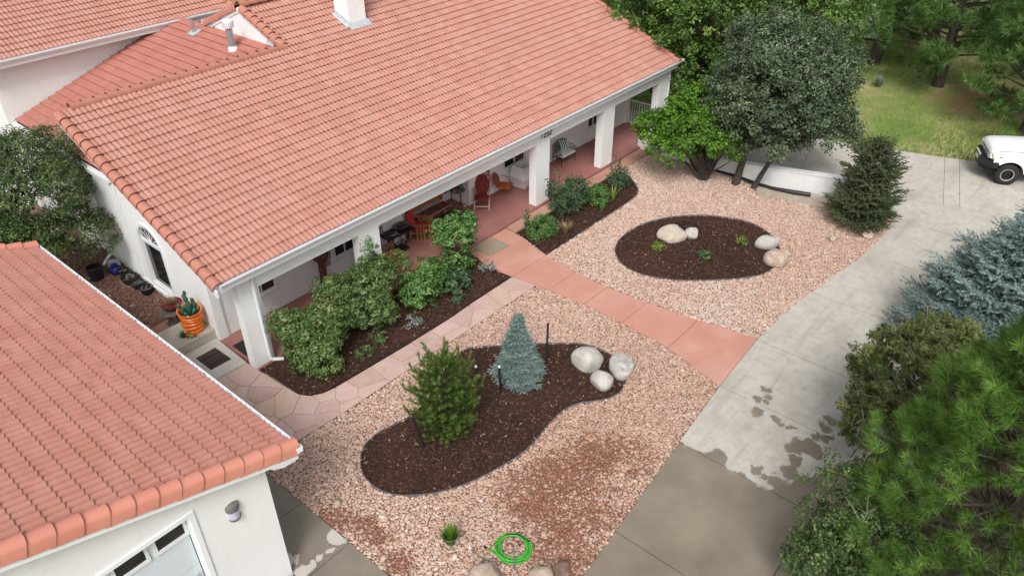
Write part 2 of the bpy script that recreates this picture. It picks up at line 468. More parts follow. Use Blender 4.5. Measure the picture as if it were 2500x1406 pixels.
# ------------------------------------------------------------------ ground materials
def concrete_drive():
    m, nt, bs = nodes_of('driveway_concrete'); p = POS(nt)
    base = ramp(nt, noise(nt, p, 0.9, 5, 0.6), [(0.3, (0.41, 0.375, 0.315)), (0.5, (0.49, 0.455, 0.395)), (0.72, (0.54, 0.505, 0.445))])
    base = mixc(nt, ramp(nt, noise(nt, p, 3.5, 5, 0.65), [(0.45, 0.0), (0.75, 0.75)]), base, (0.33, 0.31, 0.275))
    sc = N(nt, 'ShaderNodeMapping', {'Vector': p, 'Scale': (0.6, 5.0, 1.0), 'Rotation': (0, 0, 0.25)})
    base = mixc(nt, ramp(nt, noise(nt, sc.outputs[0], 1.2, 4, 0.6), [(0.55, 0.0), (0.75, 0.45)]), base, (0.54, 0.515, 0.48))
    base = mixc(nt, ramp(nt, noise(nt, p, 90, 2), [(0.4, 0.0), (0.75, 0.25)]), base, (0.33, 0.31, 0.28))
    tm = N(nt, 'ShaderNodeMapping', {'Vector': p, 'Scale': (0.22, 2.6, 1.0), 'Rotation': (0, 0, 0.06)})
    base = mixc(nt, ramp(nt, noise(nt, tm.outputs[0], 1.0, 4, 0.6), [(0.56, 0.0), (0.66, 0.38)]), base, (0.30, 0.28, 0.25))
    base = mixc(nt, ramp(nt, noise(nt, p, 2.1, 2, 0.5), [(0.70, 0.0), (0.76, 0.5)]), base, (0.27, 0.25, 0.22))
    # standing water: footprints, a puddle and the soaked lower panels
    nz = N(nt, 'ShaderNodeTexNoise', {'Vector': p, 'Scale': 3.2, 'Detail': 4.0, 'Roughness': 0.55}).outputs['Color']
    off = N(nt, 'ShaderNodeVectorMath', {0: nz, 1: (0.5, 0.5, 0.5)}, operation='SUBTRACT').outputs[0]
    off = N(nt, 'ShaderNodeVectorMath', {0: off, 'Scale': 0.55}, operation='SCALE').outputs[0]
    q = N(nt, 'ShaderNodeVectorMath', {0: p, 1: off}, operation='ADD').outputs[0]
    q = N(nt, 'ShaderNodeVectorMath', {0: q, 1: (1, 1, 0)}, operation='MULTIPLY').outputs[0]
    acc = None
    blobs = [(15.67, 4.79, 0.13), (15.17, 4.76, 0.14), (15.43, 4.6, 0.11), (15.21, 4.49, 0.1), (14.7, 4.52, 0.16), (14.78, 4.11, 0.10), (14.74, 3.96, 0.09), (14.71, 3.72, 0.09),
             (14.41, 3.15, 0.27), (14.14, 3.28, 0.19), (14.29, 2.92, 0.19), (14.86, 3.08, 0.15), (14.97, 2.82, 0.16), (13.72, 3.16, 0.18), (13.42, 3.14, 0.15), (13.27, 3.03, 0.16),
             (15.66, 3.01, 0.16), (15.3, 3.06, 0.13), (12.85, 3.7, 0.14), (13.01, 3.69, 0.09), (12.78, 3.46, 0.09), (12.89, 3.19, 0.2), (12.6, 4.6, 0.25)]
    for (x, y, r) in blobs:
        d = N(nt, 'ShaderNodeVectorMath', {0: q, 1: (x, y, 0)}, operation='DISTANCE').outputs['Value']
        d = mth(nt, 'SUBTRACT', r, d)
        acc = d if acc is None else mth(nt, 'MAXIMUM', acc, d)
    sq = N(nt, 'ShaderNodeSeparateXYZ', {0: q})
    lim = mth(nt, 'ADD', 12.52, mth(nt, 'MULTIPLY', mth(nt, 'MAXIMUM', mth(nt, 'SUBTRACT', 3.25, sq.outputs[1]), 0.0), 1.9))
    acc = mth(nt, 'MAXIMUM', acc, mth(nt, 'SUBTRACT', lim, sq.outputs[0]))
    wet = ramp(nt, mth(nt, 'MULTIPLY_ADD', acc, 10.0, 0.5), [(0.25, 0.0), (0.5, 0.8), (0.85, 1.0)])
    wetc = ramp(nt, noise(nt, p, 0.8, 5, 0.6), [(0.3, (0.175, 0.145, 0.110)), (0.7, (0.265, 0.225, 0.170))])
    setc(nt, bs, mixc(nt, wet, base, wetc))
    rr = N(nt, 'ShaderNodeMapRange', {'Value': wet, 'To Min': 0.85, 'To Max': 0.42})
    nt.links.new(rr.outputs[0], bs.inputs['Roughness'])
    bs.inputs['Specular IOR Level'].default_value = 0.35
    bump(nt, bs, noise(nt, p, 140, 3), 0.15, 0.004)
    return m

def concrete_apron():
    m, nt, bs = nodes_of('apron_concrete'); p = POS(nt)
    base = ramp(nt, noise(nt, p, 1.5, 5, 0.6), [(0.3, (0.42, 0.39, 0.34)), (0.7, (0.54, 0.51, 0.46))])
    wetc = ramp(nt, noise(nt, p, 0.9, 5, 0.6), [(0.3, (0.165, 0.14, 0.11)), (0.7, (0.245, 0.21, 0.165))])
    nz = N(nt, 'ShaderNodeTexNoise', {'Vector': p, 'Scale': 3.0, 'Detail': 4.0}).outputs['Color']
    off = N(nt, 'ShaderNodeVectorMath', {0: nz, 1: (0.5, 0.5, 0.5)}, operation='SUBTRACT').outputs[0]
    off = N(nt, 'ShaderNodeVectorMath', {0: off, 'Scale': 0.5}, operation='SCALE').outputs[0]
    q = N(nt, 'ShaderNodeVectorMath', {0: p, 1: off}, operation='ADD').outputs[0]
    q = N(nt, 'ShaderNodeVectorMath', {0: q, 1: (1, 1, 0)}, operation='MULTIPLY').outputs[0]
    acc = None
    for (x, y, r) in [(5.52, 9.62, 0.2), (5.45, 9.45, 0.12), (5.15, 9.46, 0.1), (4.9, 9.46, 0.1), (4.65, 9.5, 0.12), (4.45, 9.5, 0.18), (4.5, 9.9, 0.16)]:
        d = mth(nt, 'SUBTRACT', r, N(nt, 'ShaderNodeVectorMath', {0: q, 1: (x, y, 0)}, operation='DISTANCE').outputs['Value'])
        acc = d if acc is None else mth(nt, 'MAXIMUM', acc, d)
    dry = ramp(nt, mth(nt, 'MULTIPLY_ADD', acc, 14.0, 0.5), [(0.35, 0.0), (0.65, 1.0)])
    setc(nt, bs, mixc(nt, dry, wetc, base))
    bs.inputs['Roughness'].default_value = 0.55
    bump(nt, bs, noise(nt, p, 140, 3), 0.15, 0.004)
    return m

def pinkconc(name, c, var=0.12, streak=0.3):
    m, nt, bs = nodes_of(name); p = POS(nt)
    base = ramp(nt, noise(nt, p, 1.1, 5, 0.6), [(0.28, scl(c, 1 - var)), (0.55, c), (0.75, scl(c, 1 + var))])
    base = mixc(nt, ramp(nt, noise(nt, p, 0.55, 4, 0.6), [(0.5, 0.0), (0.75, streak)]), base, (0.56, 0.42, 0.36))
    base = mixc(nt, ramp(nt, noise(nt, p, 6, 5, 0.7, 0.6), [(0.62, 0.0), (0.75, streak)]), base, (0.66, 0.50, 0.44))
    base = mixc(nt, ramp(nt, noise(nt, p, 100, 2), [(0.4, 0.0), (0.75, 0.2)]), base, scl(c, 0.7))
    setc(nt, bs, base)
    bs.inputs['Roughness'].default_value = 0.75
    bs.inputs['Specular IOR Level'].default_value = 0.3
    bump(nt, bs, noise(nt, p, 120, 3), 0.12, 0.004)
    return m

def flagmat():
    m, nt, bs = nodes_of('pink_sandstone'); p = POS(nt)
    rnd = N(nt, 'ShaderNodeObjectInfo').outputs['Random']
    base = ramp(nt, rnd, [(0.0, (0.43, 0.275, 0.235)), (0.35, (0.50, 0.335, 0.29)), (0.7, (0.54, 0.375, 0.33)), (1.0, (0.50, 0.35, 0.26))])
    base = mixc(nt, ramp(nt, noise(nt, p, 2.2, 5, 0.65), [(0.4, 0.0), (0.7, 0.5)]), base, (0.56, 0.44, 0.40))
    base = mixc(nt, ramp(nt, noise(nt, p, 5.0, 4, 0.65), [(0.5, 0.0), (0.75, 0.45)]), base, (0.40, 0.25, 0.21))
    setc(nt, bs, base)
    bs.inputs['Roughness'].default_value = 0.8
    bump(nt, bs, noise(nt, p, 12, 5, 0.6), 0.35, 0.015)
    return m

def pebblemat(name, cols, wetc=(0.20, 0.066, 0.034)):
    m, nt, bs = nodes_of(name); p = POS(nt)
    a = N(nt, 'ShaderNodeAttribute', attribute_name='tint').outputs['Fac']
    w = N(nt, 'ShaderNodeAttribute', attribute_name='wet').outputs['Fac']
    col = ramp(nt, a, cols)
    col = mixc(nt, ramp(nt, noise(nt, p, 45, 3), [(0.4, 0.0), (0.7, 0.3)]), col, (0.38, 0.22, 0.165))
    col = mixc(nt, w, col, mixc(nt, 0.80, col, wetc))
    setc(nt, bs, col)
    r = N(nt, 'ShaderNodeMapRange', {'Value': w, 'To Min': 0.8, 'To Max': 0.35})
    nt.links.new(r.outputs[0], bs.inputs['Roughness'])
    bs.inputs['Specular IOR Level'].default_value = 0.3
    return m

def mulchmat(name, chips=False):
    m, nt, bs = nodes_of(name); p = POS(nt)
    if chips:
        a = N(nt, 'ShaderNodeAttribute', attribute_name='tint').outputs['Fac']
        col = ramp(nt, a, [(0.0, (0.026, 0.014, 0.010)), (0.65, (0.088, 0.044, 0.030)), (0.93, (0.17, 0.088, 0.058)), (1.0, (0.40, 0.27, 0.19))])
    else:
        col = ramp(nt, noise(nt, p, 14, 5, 0.7), [(0.3, (0.018, 0.010, 0.007)), (0.6, (0.064, 0.033, 0.023)), (0.8, (0.096, 0.050, 0.036))])
    red = ramp(nt, noise(nt, p, 0.5, 3), [(0.5, 0.0), (0.7, 0.5)])
    col = mixc(nt, red, col, mixc(nt, 0.5, col, (0.12, 0.055, 0.04)))
    setc(nt, bs, col)
    bs.inputs['Roughness'].default_value = 0.9
    bs.inputs['Specular IOR Level'].default_value = 0.2
    if not chips: bump(nt, bs, noise(nt, p, 40, 5, 0.7), 1.0, 0.05)
    return m

def terrainmat():
    m, nt, bs = nodes_of('meadow_soil'); p = POS(nt)
    col = ramp(nt, noise(nt, p, 0.30, 5, 0.6), [(0.30, (0.14, 0.225, 0.04)), (0.45, (0.22, 0.275, 0.07)), (0.58, (0.40, 0.36, 0.165)), (0.8, (0.52, 0.44, 0.24))])
    d = N(nt, 'ShaderNodeVectorMath', {0: p, 1: (41.5, 5.4, 0)}, operation='DISTANCE').outputs['Value']
    dd = mth(nt, 'ADD', d, mth(nt, 'MULTIPLY', noise(nt, p, 0.8, 4), 4.0))
    col = mixc(nt, ramp(nt, mth(nt, 'DIVIDE', dd, 10.0), [(0.30, 1.0), (0.50, 0.0)]), col, (0.30, 0.16, 0.075))
    col = mixc(nt, ramp(nt, noise(nt, p, 9, 4, 0.7), [(0.4, 0.0), (0.75, 0.55)]), col, (0.045, 0.05, 0.02))
    setc(nt, bs, col)
    bs.inputs['Roughness'].default_value = 0.95
    bump(nt, bs, noise(nt, p, 14, 4), 0.8, 0.06)
    return m

M['drive'] = concrete_drive()
M['apron'] = concrete_apron()
M['pinkpath'] = pinkconc('salmon_concrete', (0.525, 0.255, 0.195), 0.10, 0.32)
M['pinkwalk'] = pinkconc('salmon_sidewalk_concrete', (0.455, 0.25, 0.19), 0.12, 0.3)
M['porch'] = pinkconc('red_porch_concrete', (0.31, 0.135, 0.118), 0.09, 0.16)
M['flag'] = flagmat()
M['grout'] = plain('sandy_grout', (0.50, 0.39, 0.335), 0.9, var=0.1, scale=8)
M['joint'] = plain('dark_joint', (0.13, 0.11, 0.095), 0.95, var=0.2)
M['jointred'] = plain('red_joint', (0.28, 0.10, 0.07), 0.95, var=0.2)
M['pebble'] = pebblemat('pink_gravel', [(0.0, (0.39, 0.235, 0.17)), (0.3, (0.49, 0.33, 0.25)), (0.75, (0.575, 0.42, 0.34)), (0.95, (0.66, 0.56, 0.49)), (1.0, (0.40, 0.36, 0.34))])
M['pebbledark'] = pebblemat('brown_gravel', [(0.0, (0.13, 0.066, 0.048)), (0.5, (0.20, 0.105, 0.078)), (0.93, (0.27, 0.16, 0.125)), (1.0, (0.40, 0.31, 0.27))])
M['gravelbase'] = plain('gravel_bedding', (0.21, 0.12, 0.085), 0.95, var=0.4, scale=20, bmp=1.0, bscale=50)
M['mulch'] = mulchmat('bark_mulch')
M['chip'] = mulchmat('bark_mulch_chips', True)
M['terrain'] = terrainmat()

# ------------------------------------------------------------------ the plan of the garden (metres)
DRIVE_L = [(8.03, 5.09), (9.31, 5.21), (11.24, 5.39), (13.53, 5.61), (14.98, 5.74), (17.51, 5.88), (18.23, 5.87), (19.71, 5.78), (21.2, 5.59), (22.44, 5.41), (23.92, 5.22), (25.55, 5.13), (26.59, 5.17), (27.26, 5.25)]
PATH_R = [(17.74, 15.46), (17.66, 14.98), (17.23, 13.26), (17.01, 11.92), (16.95, 11.13), (16.96, 10.65), (17.03, 9.24), (17.23, 7.65), (17.38, 6.94), (17.51, 5.89)]
PATH_L = [(15.75, 15.46), (15.40, 14.2), (15.50, 13.27), (15.58, 12.38), (15.64, 11.92), (15.72, 10.62), (15.68, 9.24), (15.52, 7.62), (14.98, 5.75)]
OVAL = [(18.94, 11.69), (19.41, 11.9), (19.92, 11.99), (20.51, 11.99), (21.12, 11.88), (21.69, 11.64), (22.25, 11.3), (22.66, 10.91), (23.06, 10.43), (23.31, 9.92), (23.5, 9.34), (23.48, 8.76), (23.23, 8.18), (22.86, 7.74), (22.43, 7.40), (21.88, 7.2), (21.35, 7.12), (20.85, 7.18), (20.43, 7.36), (19.93, 7.74), (19.45, 8.2), (19.01, 8.67), (18.63, 9.18), (18.39, 9.63), (18.24, 10.14), (18.22, 10.59), (18.36, 11.04), (18.6, 11.39)]
KID = [(7.17, 10.85), (7.43, 11.08), (7.74, 11.2), (8.11, 11.21), (8.51, 11.12), (8.95, 11.04), (9.5, 11.12), (10.18, 11.37), (10.90, 11.69), (11.45, 11.86), (11.83, 11.81), (12.16, 11.58), (12.53, 11.2), (12.99, 10.76), (13.49, 10.25), (13.79, 9.91), (14.09, 9.51), (14.21, 9.05), (14.2, 8.6), (14.0, 8.1), (13.64, 7.75), (13.26, 7.6), (12.94, 7.58), (12.58, 7.71), (12.25, 7.96), (11.98, 8.15), (11.65, 8.26), (11.29, 8.26), (10.84, 8.22), (10.46, 8.16), (10.09, 8.12), (9.63, 8.13), (9.18, 8.21), (8.64, 8.34), (8.11, 8.54), (7.66, 8.79), (7.28, 9.12), (7.01, 9.45), (6.88, 9.83), (6.87, 10.2), (6.96, 10.53)]
BED_R = [(17.72, 14.97), (19.65, 14.97), (21.61, 14.97), (22.71, 14.97), (23.81, 14.95), (24.10, 14.85), (23.9, 14.35), (23.52, 13.8), (23.12, 13.42), (22.73, 13.26), (22.04, 13.2), (21.12, 13.2), (19.63, 13.22), (18.39, 13.22), (17.24, 13.24)]
FLAG_I = [(15.49, 13.27), (13.56, 13.25), (12.64, 13.2), (10.93, 13.22), (9.02, 13.3), (8.43, 13.33), (8.1, 13.4), (7.82, 13.58), (7.66, 13.85), (7.62, 14.37), (7.59, 15.17), (7.55, 15.50)]
FLAG_O = [(5.56, 12.6), (6.75, 12.5), (8.11, 12.42), (12.6, 12.40), (15.58, 12.38)]

# terrain out to the horizon
gx = np.concatenate([np.linspace(-300, -25, 10), np.linspace(-20, 90, 111), np.linspace(100, 400, 10)])
gy = np.concatenate([np.linspace(-300, -45, 10), np.linspace(-40, 90, 131), np.linspace(100, 400, 10)])
X, Y = np.meshgrid(gx, gy, indexing='ij')
d = np.maximum(0, np.hypot(np.maximum(0, X - 36), np.maximum(0, Y - 30)))
Z = -0.10 + 0.12 * np.clip(d / 6, 0, 1) * np.sin(X * 0.33) * np.sin(Y * 0.27) - 0.012 * np.maximum(0, X - 46)
V = np.stack([X, Y, Z], -1).reshape(-1, 3)
ny_ = len(gy)
I, J = np.meshgrid(np.arange(len(gx) - 1), np.arange(ny_ - 1), indexing='ij')
F = np.stack([I * ny_ + J, (I + 1) * ny_ + J, (I + 1) * ny_ + J + 1, I * ny_ + J + 1], -1).reshape(-1, 4)
tag(fast_obj('ground', V, F, M['terrain'], smooth=True), kind='structure')
def terrain_z(x, y):
    d = max(0.0, hypot(max(0, x - 36), max(0, y - 30)))
    return -0.10 + 0.12 * min(1, d / 6) * sin(x * 0.33) * sin(y * 0.27) - 0.012 * max(0, x - 46)

# driveway: one thing of the setting, its panels laid one by one between open joints
drive_poly = DRIVE_L + [(28.0, 5.9), (27.4, 7.6), (26.9, 10.6), (26.6, 13.0), (26.6, 20.0), (29.5, 20.0), (30.81, 13.99), (31.77, 11.72), (32.65, 9.18), (33.13, 7.25), (33.7, 5.34), (34.04, 4.43), (34.58, 2.63), (36.6, -4.0), (31.0, -5.0), (27.5, -1.6), (24.0, 0.2), (21.0, 0.8), (14.0, 0.9), (4.0, 0.9), (-6.0, 0.9), (-6.0, 5.0), (5.5, 5.0)]
droot = sheet('driveway', inset(drive_poly[::-1] if area2(drive_poly) < 0 else drive_poly, 0.03), M['joint'], z=-0.03)
tag(droot, kind='structure')
def panels(poly, cuts, name, mat, parent, z, thick, gap, jitter=0.0):
    """cut a polygon into panels by a binary tree of lines; cuts: list of (a,b,c) lines, applied in order"""
    parts = [poly]
    for (a, b, c) in cuts:
        nxt = []
        for p in parts:
            l = clip_half(p, a, b, c - gap / 2); r = clip_half(p, -a, -b, -(c + gap / 2))
            for q in (l, r):
                if len(q) > 2 and abs(area2(q)) > 0.02: nxt.append(q)
        parts = nxt
    return [sheet(name, p, mat, z=z + random.uniform(-jitter, jitter), thick=thick, parent=parent) for p in parts]
lo = clip_half(drive_poly, 0.95, 0.30, 0.95 * 29.3 + 0.30 * 4.2)       # lower drive
hi = clip_half(drive_poly, -0.95, -0.30, -(0.95 * 29.3 + 0.30 * 4.2) - 0.02)
panels(lo, [(1, 0, x) for x in (3.0, 6.2, 9.35, 12.52, 15.02, 17.5, 20.75, 24.1, 27.15)] + [(0, 1, 2.2)], 'concrete_slab', M['drive'], droot, 0.0, 0.025, 0.022)
panels(hi, [(-0.253, 0.967, -0.253 * 33.69 + 0.967 * 5.35), (-0.253, 0.967, -0.253 * 33.74 + 0.967 * 4.8), (0.945, 0.327, 0.945 * 31.5 + 0.327 * 4.81), (-0.253, 0.967, 1.8), (-0.253, 0.967, -8.5)], 'concrete_slab', M['drive'], droot, 0.0, 0.025, 0.013)

# apron beside the garage
ap = [(2.0, 5.0), (5.54, 5.0), (5.56, 12.6), (4.35, 12.65), (4.35, 9.5), (-3.0, 9.5), (-3, 5.0)]
aroot = tag(sheet('garage_apron', inset(ap, 0.02), M['joint'], z=-0.03), kind='structure')
panels(ap, [(0, 1, 9.28), (0, 1, 10.92), (0, 1, 7.2), (1, 0, 2.6)], 'concrete_slab', M['apron'], aroot, 0.0, 0.025, 0.016)

# salmon walk
wpoly = PATH_L + PATH_R[::-1]
wroot = tag(sheet('walkway', inset(wpoly, 0.02), M['jointred'], z=-0.025), kind='structure')
panels(wpoly, [(0, 1, y) for y in (13.27, 11.92, 10.63, 9.24, 7.61)], 'concrete_slab', M['pinkpath'], wroot, 0.012, 0.035, 0.016)
# stamped kerb walk along the porch
sw = [(17.68, 15.0), (19.0, 14.985), (24.82, 14.93), (28.9, 14.93), (28.9, 15.46), (17.76, 15.46)]
sroot = tag(sheet('porch_sidewalk', inset(sw, 0.01), M['jointred'], z=-0.02, ground=False), kind='structure')
panels(sw, [(1, 0, 21.0), (1, 0, 24.6)], 'concrete_slab', M['pinkwalk'], sroot, 0.045, 0.06, 0.012)
# porch floor
pf = tag(MB().box(7.62, 28.3, 15.475, 17.45, -0.05, 0.13).build('porch_floor', M['porch'], bevel=0.012), kind='structure')
tag(MB().box(14.86, 17.97, 17.452, 18.45, -0.05, 0.128).build('porch_floor', M['porch']), kind='structure')

# flagstone walk
flag_poly = FLAG_O + [(15.49, 13.27)] + FLAG_I[1:] + [(7.54, 15.98), (4.6, 15.98), (4.4, 12.7)]
froot = tag(sheet('flagstone_path', inset(flag_poly, 0.015), M['grout'], z=-0.012), kind='structure')
rs = random.Random(21); seeds = []
for a in range(16):
    for b in range(10):
        p = (4.5 + a * 0.74 + (0.34 if b % 2 else 0) + rs.uniform(-0.20, 0.20), 12.52 + b * 0.42 + rs.uniform(-0.13, 0.13))
        if rs.random() < 0.13: continue
        if pip(np.array([p[0]]), np.array([p[1]]), flag_poly)[0]: seeds.append(p)
for i, s in enumerate(seeds):
    cell = list(flag_poly)
    for j, t in enumerate(seeds):
        if i == j or hypot(s[0] - t[0], s[1] - t[1]) > 3.5: continue
        a, b = t[0] - s[0], t[1] - s[1]
        cell = clip_half(cell, a, b, (t[0] ** 2 + t[1] ** 2 - s[0] ** 2 - s[1] ** 2) / 2)
        if len(cell) < 3: break
    if len(cell) < 3 or abs(area2(cell)) < 0.03: continue
    cc = []
    for p in cell:
        if not cc or hypot(p[0] - cc[-1][0], p[1] - cc[-1][1]) > 0.02: cc.append(p)
    cell = inset(cc, 0.009)
    if len(cell) < 3: continue
    sheet('flagstone', cell, M['flag'], z=0.012 + rs.uniform(-0.003, 0.004), thick=0.03, parent=froot)

# concrete pad by the side entrance, the step beside it
tag(sheet('side_pad', [(4.6, 16.0), (7.54, 16.0), (7.6, 17.58), (4.6, 17.58)], M['slab_grey'], z=0.012, thick=0.1), kind='structure')
st = tag(MB().box(6.2, 7.66, 17.6, 18.66, 0.05, 0.43).build('concrete_step', M['concrete_step'], bevel=0.015), kind='structure')

# ------------------------------------------------------------------ gravel
phi = (1 + 5 ** 0.5) / 2
ICO = np.array([(-1, phi, 0), (1, phi, 0), (-1, -phi, 0), (1, -phi, 0), (0, -1, phi), (0, 1, phi), (0, -1, -phi), (0, 1, -phi), (phi, 0, -1), (phi, 0, 1), (-phi, 0, -1), (-phi, 0, 1)]) / sqrt(1 + phi * phi)
ICOF = np.array([(0, 11, 5), (0, 5, 1), (0, 1, 7), (0, 7, 10), (0, 10, 11), (1, 5, 9), (5, 11, 4), (11, 10, 2), (10, 7, 6), (7, 1, 8), (3, 9, 4), (3, 4, 2), (3, 2, 6), (3, 6, 8), (3, 8, 9), (4, 9, 5), (2, 4, 11), (6, 2, 10), (8, 6, 7), (9, 8, 1)])

def cull(P, margin=260):
    d = P - np.array([0, 0, CAM_H])
    a = d @ np.array(RIGHT); b = d @ np.array(DOWN); c = d @ np.array(FWD)
    u = 1250 + 1874 * a / np.maximum(c, 0.1); v = 703 + 1874 * b / np.maximum(c, 0.1)
    return (c > 0.2) & (u > -margin) & (u < 2500 + margin) & (v > -margin) & (v < 1406 + margin)

def pebbles(name, label, poly, holes, pitch, size, mat, zf, wetf=None, seed=0):
    r = np.random.default_rng(seed)
    xs = [p[0] for p in poly]; ys = [p[1] for p in poly]
    nx = int((max(xs) - min(xs)) / pitch); ny = int((max(ys) - min(ys)) / (pitch * 0.866))
    I, J = np.meshgrid(np.arange(nx + 1), np.arange(ny + 1), indexing='ij')
    px = (min(xs) + (I + 0.5 * (J % 2)) * pitch).ravel() + r.normal(0, pitch * 0.22, I.size)
    py = (min(ys) + J * pitch * 0.866).ravel() + r.normal(0, pitch * 0.22, I.size)
    k = pip(px, py, poly)
    for h in holes: k &= ~pip(px, py, h)
    px, py = px[k], py[k]
    pz = zf(px, py)
    k = cull(np.stack([px, py, pz], 1))
    px, py, pz = px[k], py[k], pz[k]; n = len(px)
    s = size * np.exp(r.normal(0, 0.26, n))
    sx = s * r.uniform(0.85, 1.35, n); sy = s * r.uniform(0.7, 1.0, n); sz = s * r.uniform(0.45, 0.75, n)
    base = ICO[None] * (1 + r.uniform(-0.22, 0.22, (n, 12, 1)))
    base = base * np.stack([sx, sy, sz], 1)[:, None, :]
    tx = r.normal(0, 0.25, n); a = r.uniform(0, 6.283, n)
    c, q = np.cos(tx)[:, None], np.sin(tx)[:, None]
    x0, y0, z0 = base[..., 0], base[..., 1] * c - base[..., 2] * q, base[..., 1] * q + base[..., 2] * c
    ca, sa = np.cos(a)[:, None], np.sin(a)[:, None]
    V = np.stack([x0 * ca - y0 * sa, x0 * sa + y0 * ca, z0], -1)
    V += np.stack([px, py, pz + sz * 0.25 + r.uniform(-0.006, 0.012, n)], 1)[:, None, :]
    F = (ICOF[None] + (np.arange(n) * 12)[:, None, None]).reshape(-1, 3)
    P = np.stack([px, py], 1)
    t = np.clip(0.5 + 0.22 * r.normal(size=n) + 0.12 * vnoise(P, 0.9, seed + 1) + 0.16 * vnoise(P, 0.28, seed + 2, 2), 0, 0.97); t[r.random(n) < 0.02] = 1.0
    w = np.clip(wetf(P), 0, 1) if wetf else np.zeros(n)
    w = (r.random(n) < w * 0.85) * r.uniform(0.5, 1.0, n) + 0.35 * w
    w = np.clip(w, 0, 1)
    o = fast_obj(name, V, F, mat, tint=np.repeat(t, 20), extra={'wet': np.repeat(w, 20)}, smooth=True)
    tag(o, label, 'gravel', kind='stuff')
    return o

def wet_front(P):
    w = np.zeros(len(P)); nz = vnoise(P, 2.2, 5, 4)
    for (x, y, r) in [(9.6, 7.15, 0.75), (10.7, 6.65, 1.0), (9.6, 6.1, 1.15), (8.5, 6.3, 1.0), (8.6, 7.0, 0.7), (9.4, 7.0, 0.9), (6.0, 8.9, 0.3), (5.75, 8.1, 0.45), (5.7, 10.1, 0.35), (6.1, 9.35, 0.25), (8.2, 5.5, 0.5), (10.9, 5.9, 0.5)]:
        w = np.maximum(w, 1.25 - np.hypot(P[:, 0] - x, P[:, 1] - y) / r + 0.55 * nz)
    return np.clip(w, 0, 1) * 0.95

grav1 = [(5.57, 5.0), (8.03, 5.1)] + DRIVE_L[1:5] + PATH_L[:2:-1][1:] + FLAG_O[::-1][1:]
grav1 = [(5.57, 5.02), (8.03, 5.10), (9.31, 5.22), (11.24, 5.40), (13.53, 5.62), (14.97, 5.76), (15.50, 7.62), (15.66, 9.24), (15.70, 10.62), (15.62, 11.92), (15.56, 12.36), (12.6, 12.38), (8.11, 12.40), (6.75, 12.48), (5.57, 12.58)]
tag(sheet('gravel_bed', grav1, M['gravelbase'], z=-0.015), kind='structure')
kid = smooth_loop(KID); oval = smooth_loop(OVAL); bedr = BED_R
pebbles('gravel', 'pink and tan river gravel around the kidney shaped mulch bed', grav1, [kid], 0.052, 0.034, M['pebble'], lambda x, y: Gn(x) - 0.004, wet_front, 3)
grav2 = [(17.53, 5.90)] + DRIVE_L[6:] + [(27.9, 5.95), (27.25, 7.55), (26.3, 7.5), (25.72, 9.8), (26.3, 10.3), (26.5, 11.3), (26.5, 14.92), (24.12, 14.92), (24.1, 14.85), (17.66, 14.95), (17.25, 13.26), (17.03, 11.92), (16.97, 11.13), (16.98, 10.65), (17.05, 9.24), (17.25, 7.65), (17.40, 6.94)]
tag(sheet('gravel_bed', grav2, M['gravelbase'], z=-0.015), kind='structure')
pebbles('gravel', 'tan and pink river gravel around the oval mulch bed', grav2, [oval, bedr], 0.054, 0.035, M['pebble'], lambda x, y: Gn(x) - 0.004, None, 5)
def alley_z(x, y): return 0.10 + 0.36 * np.clip((y - 18.6) / 4.8, 0, 1.4)
al = [(4.5, 18.68), (7.68, 18.68), (7.68, 24.6), (4.5, 24.6)]
mb = MB(); mb.add([(4.4, 17.6, 0.085), (7.69, 17.6, 0.085), (7.69, 18.6, 0.085), (4.4, 18.6, 0.085), (7.69, 23.4, 0.445), (4.4, 23.4, 0.445), (7.69, 29, 0.60), (4.4, 29, 0.60)], [(0, 1, 2, 3), (3, 2, 4, 5), (5, 4, 6, 7)])
tag(mb.build('gravel_bed', M['gravelbase']), kind='structure')
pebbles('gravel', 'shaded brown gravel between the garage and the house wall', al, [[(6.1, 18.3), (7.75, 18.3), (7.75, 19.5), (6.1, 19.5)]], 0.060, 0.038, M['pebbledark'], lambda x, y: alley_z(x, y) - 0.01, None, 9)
# red flags in the alley
for p in ([(6.15, 18.70), (7.0, 18.70), (7.05, 19.45), (6.2, 19.42)], [(7.04, 18.70), (7.62, 18.70), (7.62, 19.30), (7.08, 19.45)]):
    o = sheet('paving_flag', inset(p, 0.012), M['porch'], z=0.155, thick=0.04, ground=False); tag(o, kind='structure')

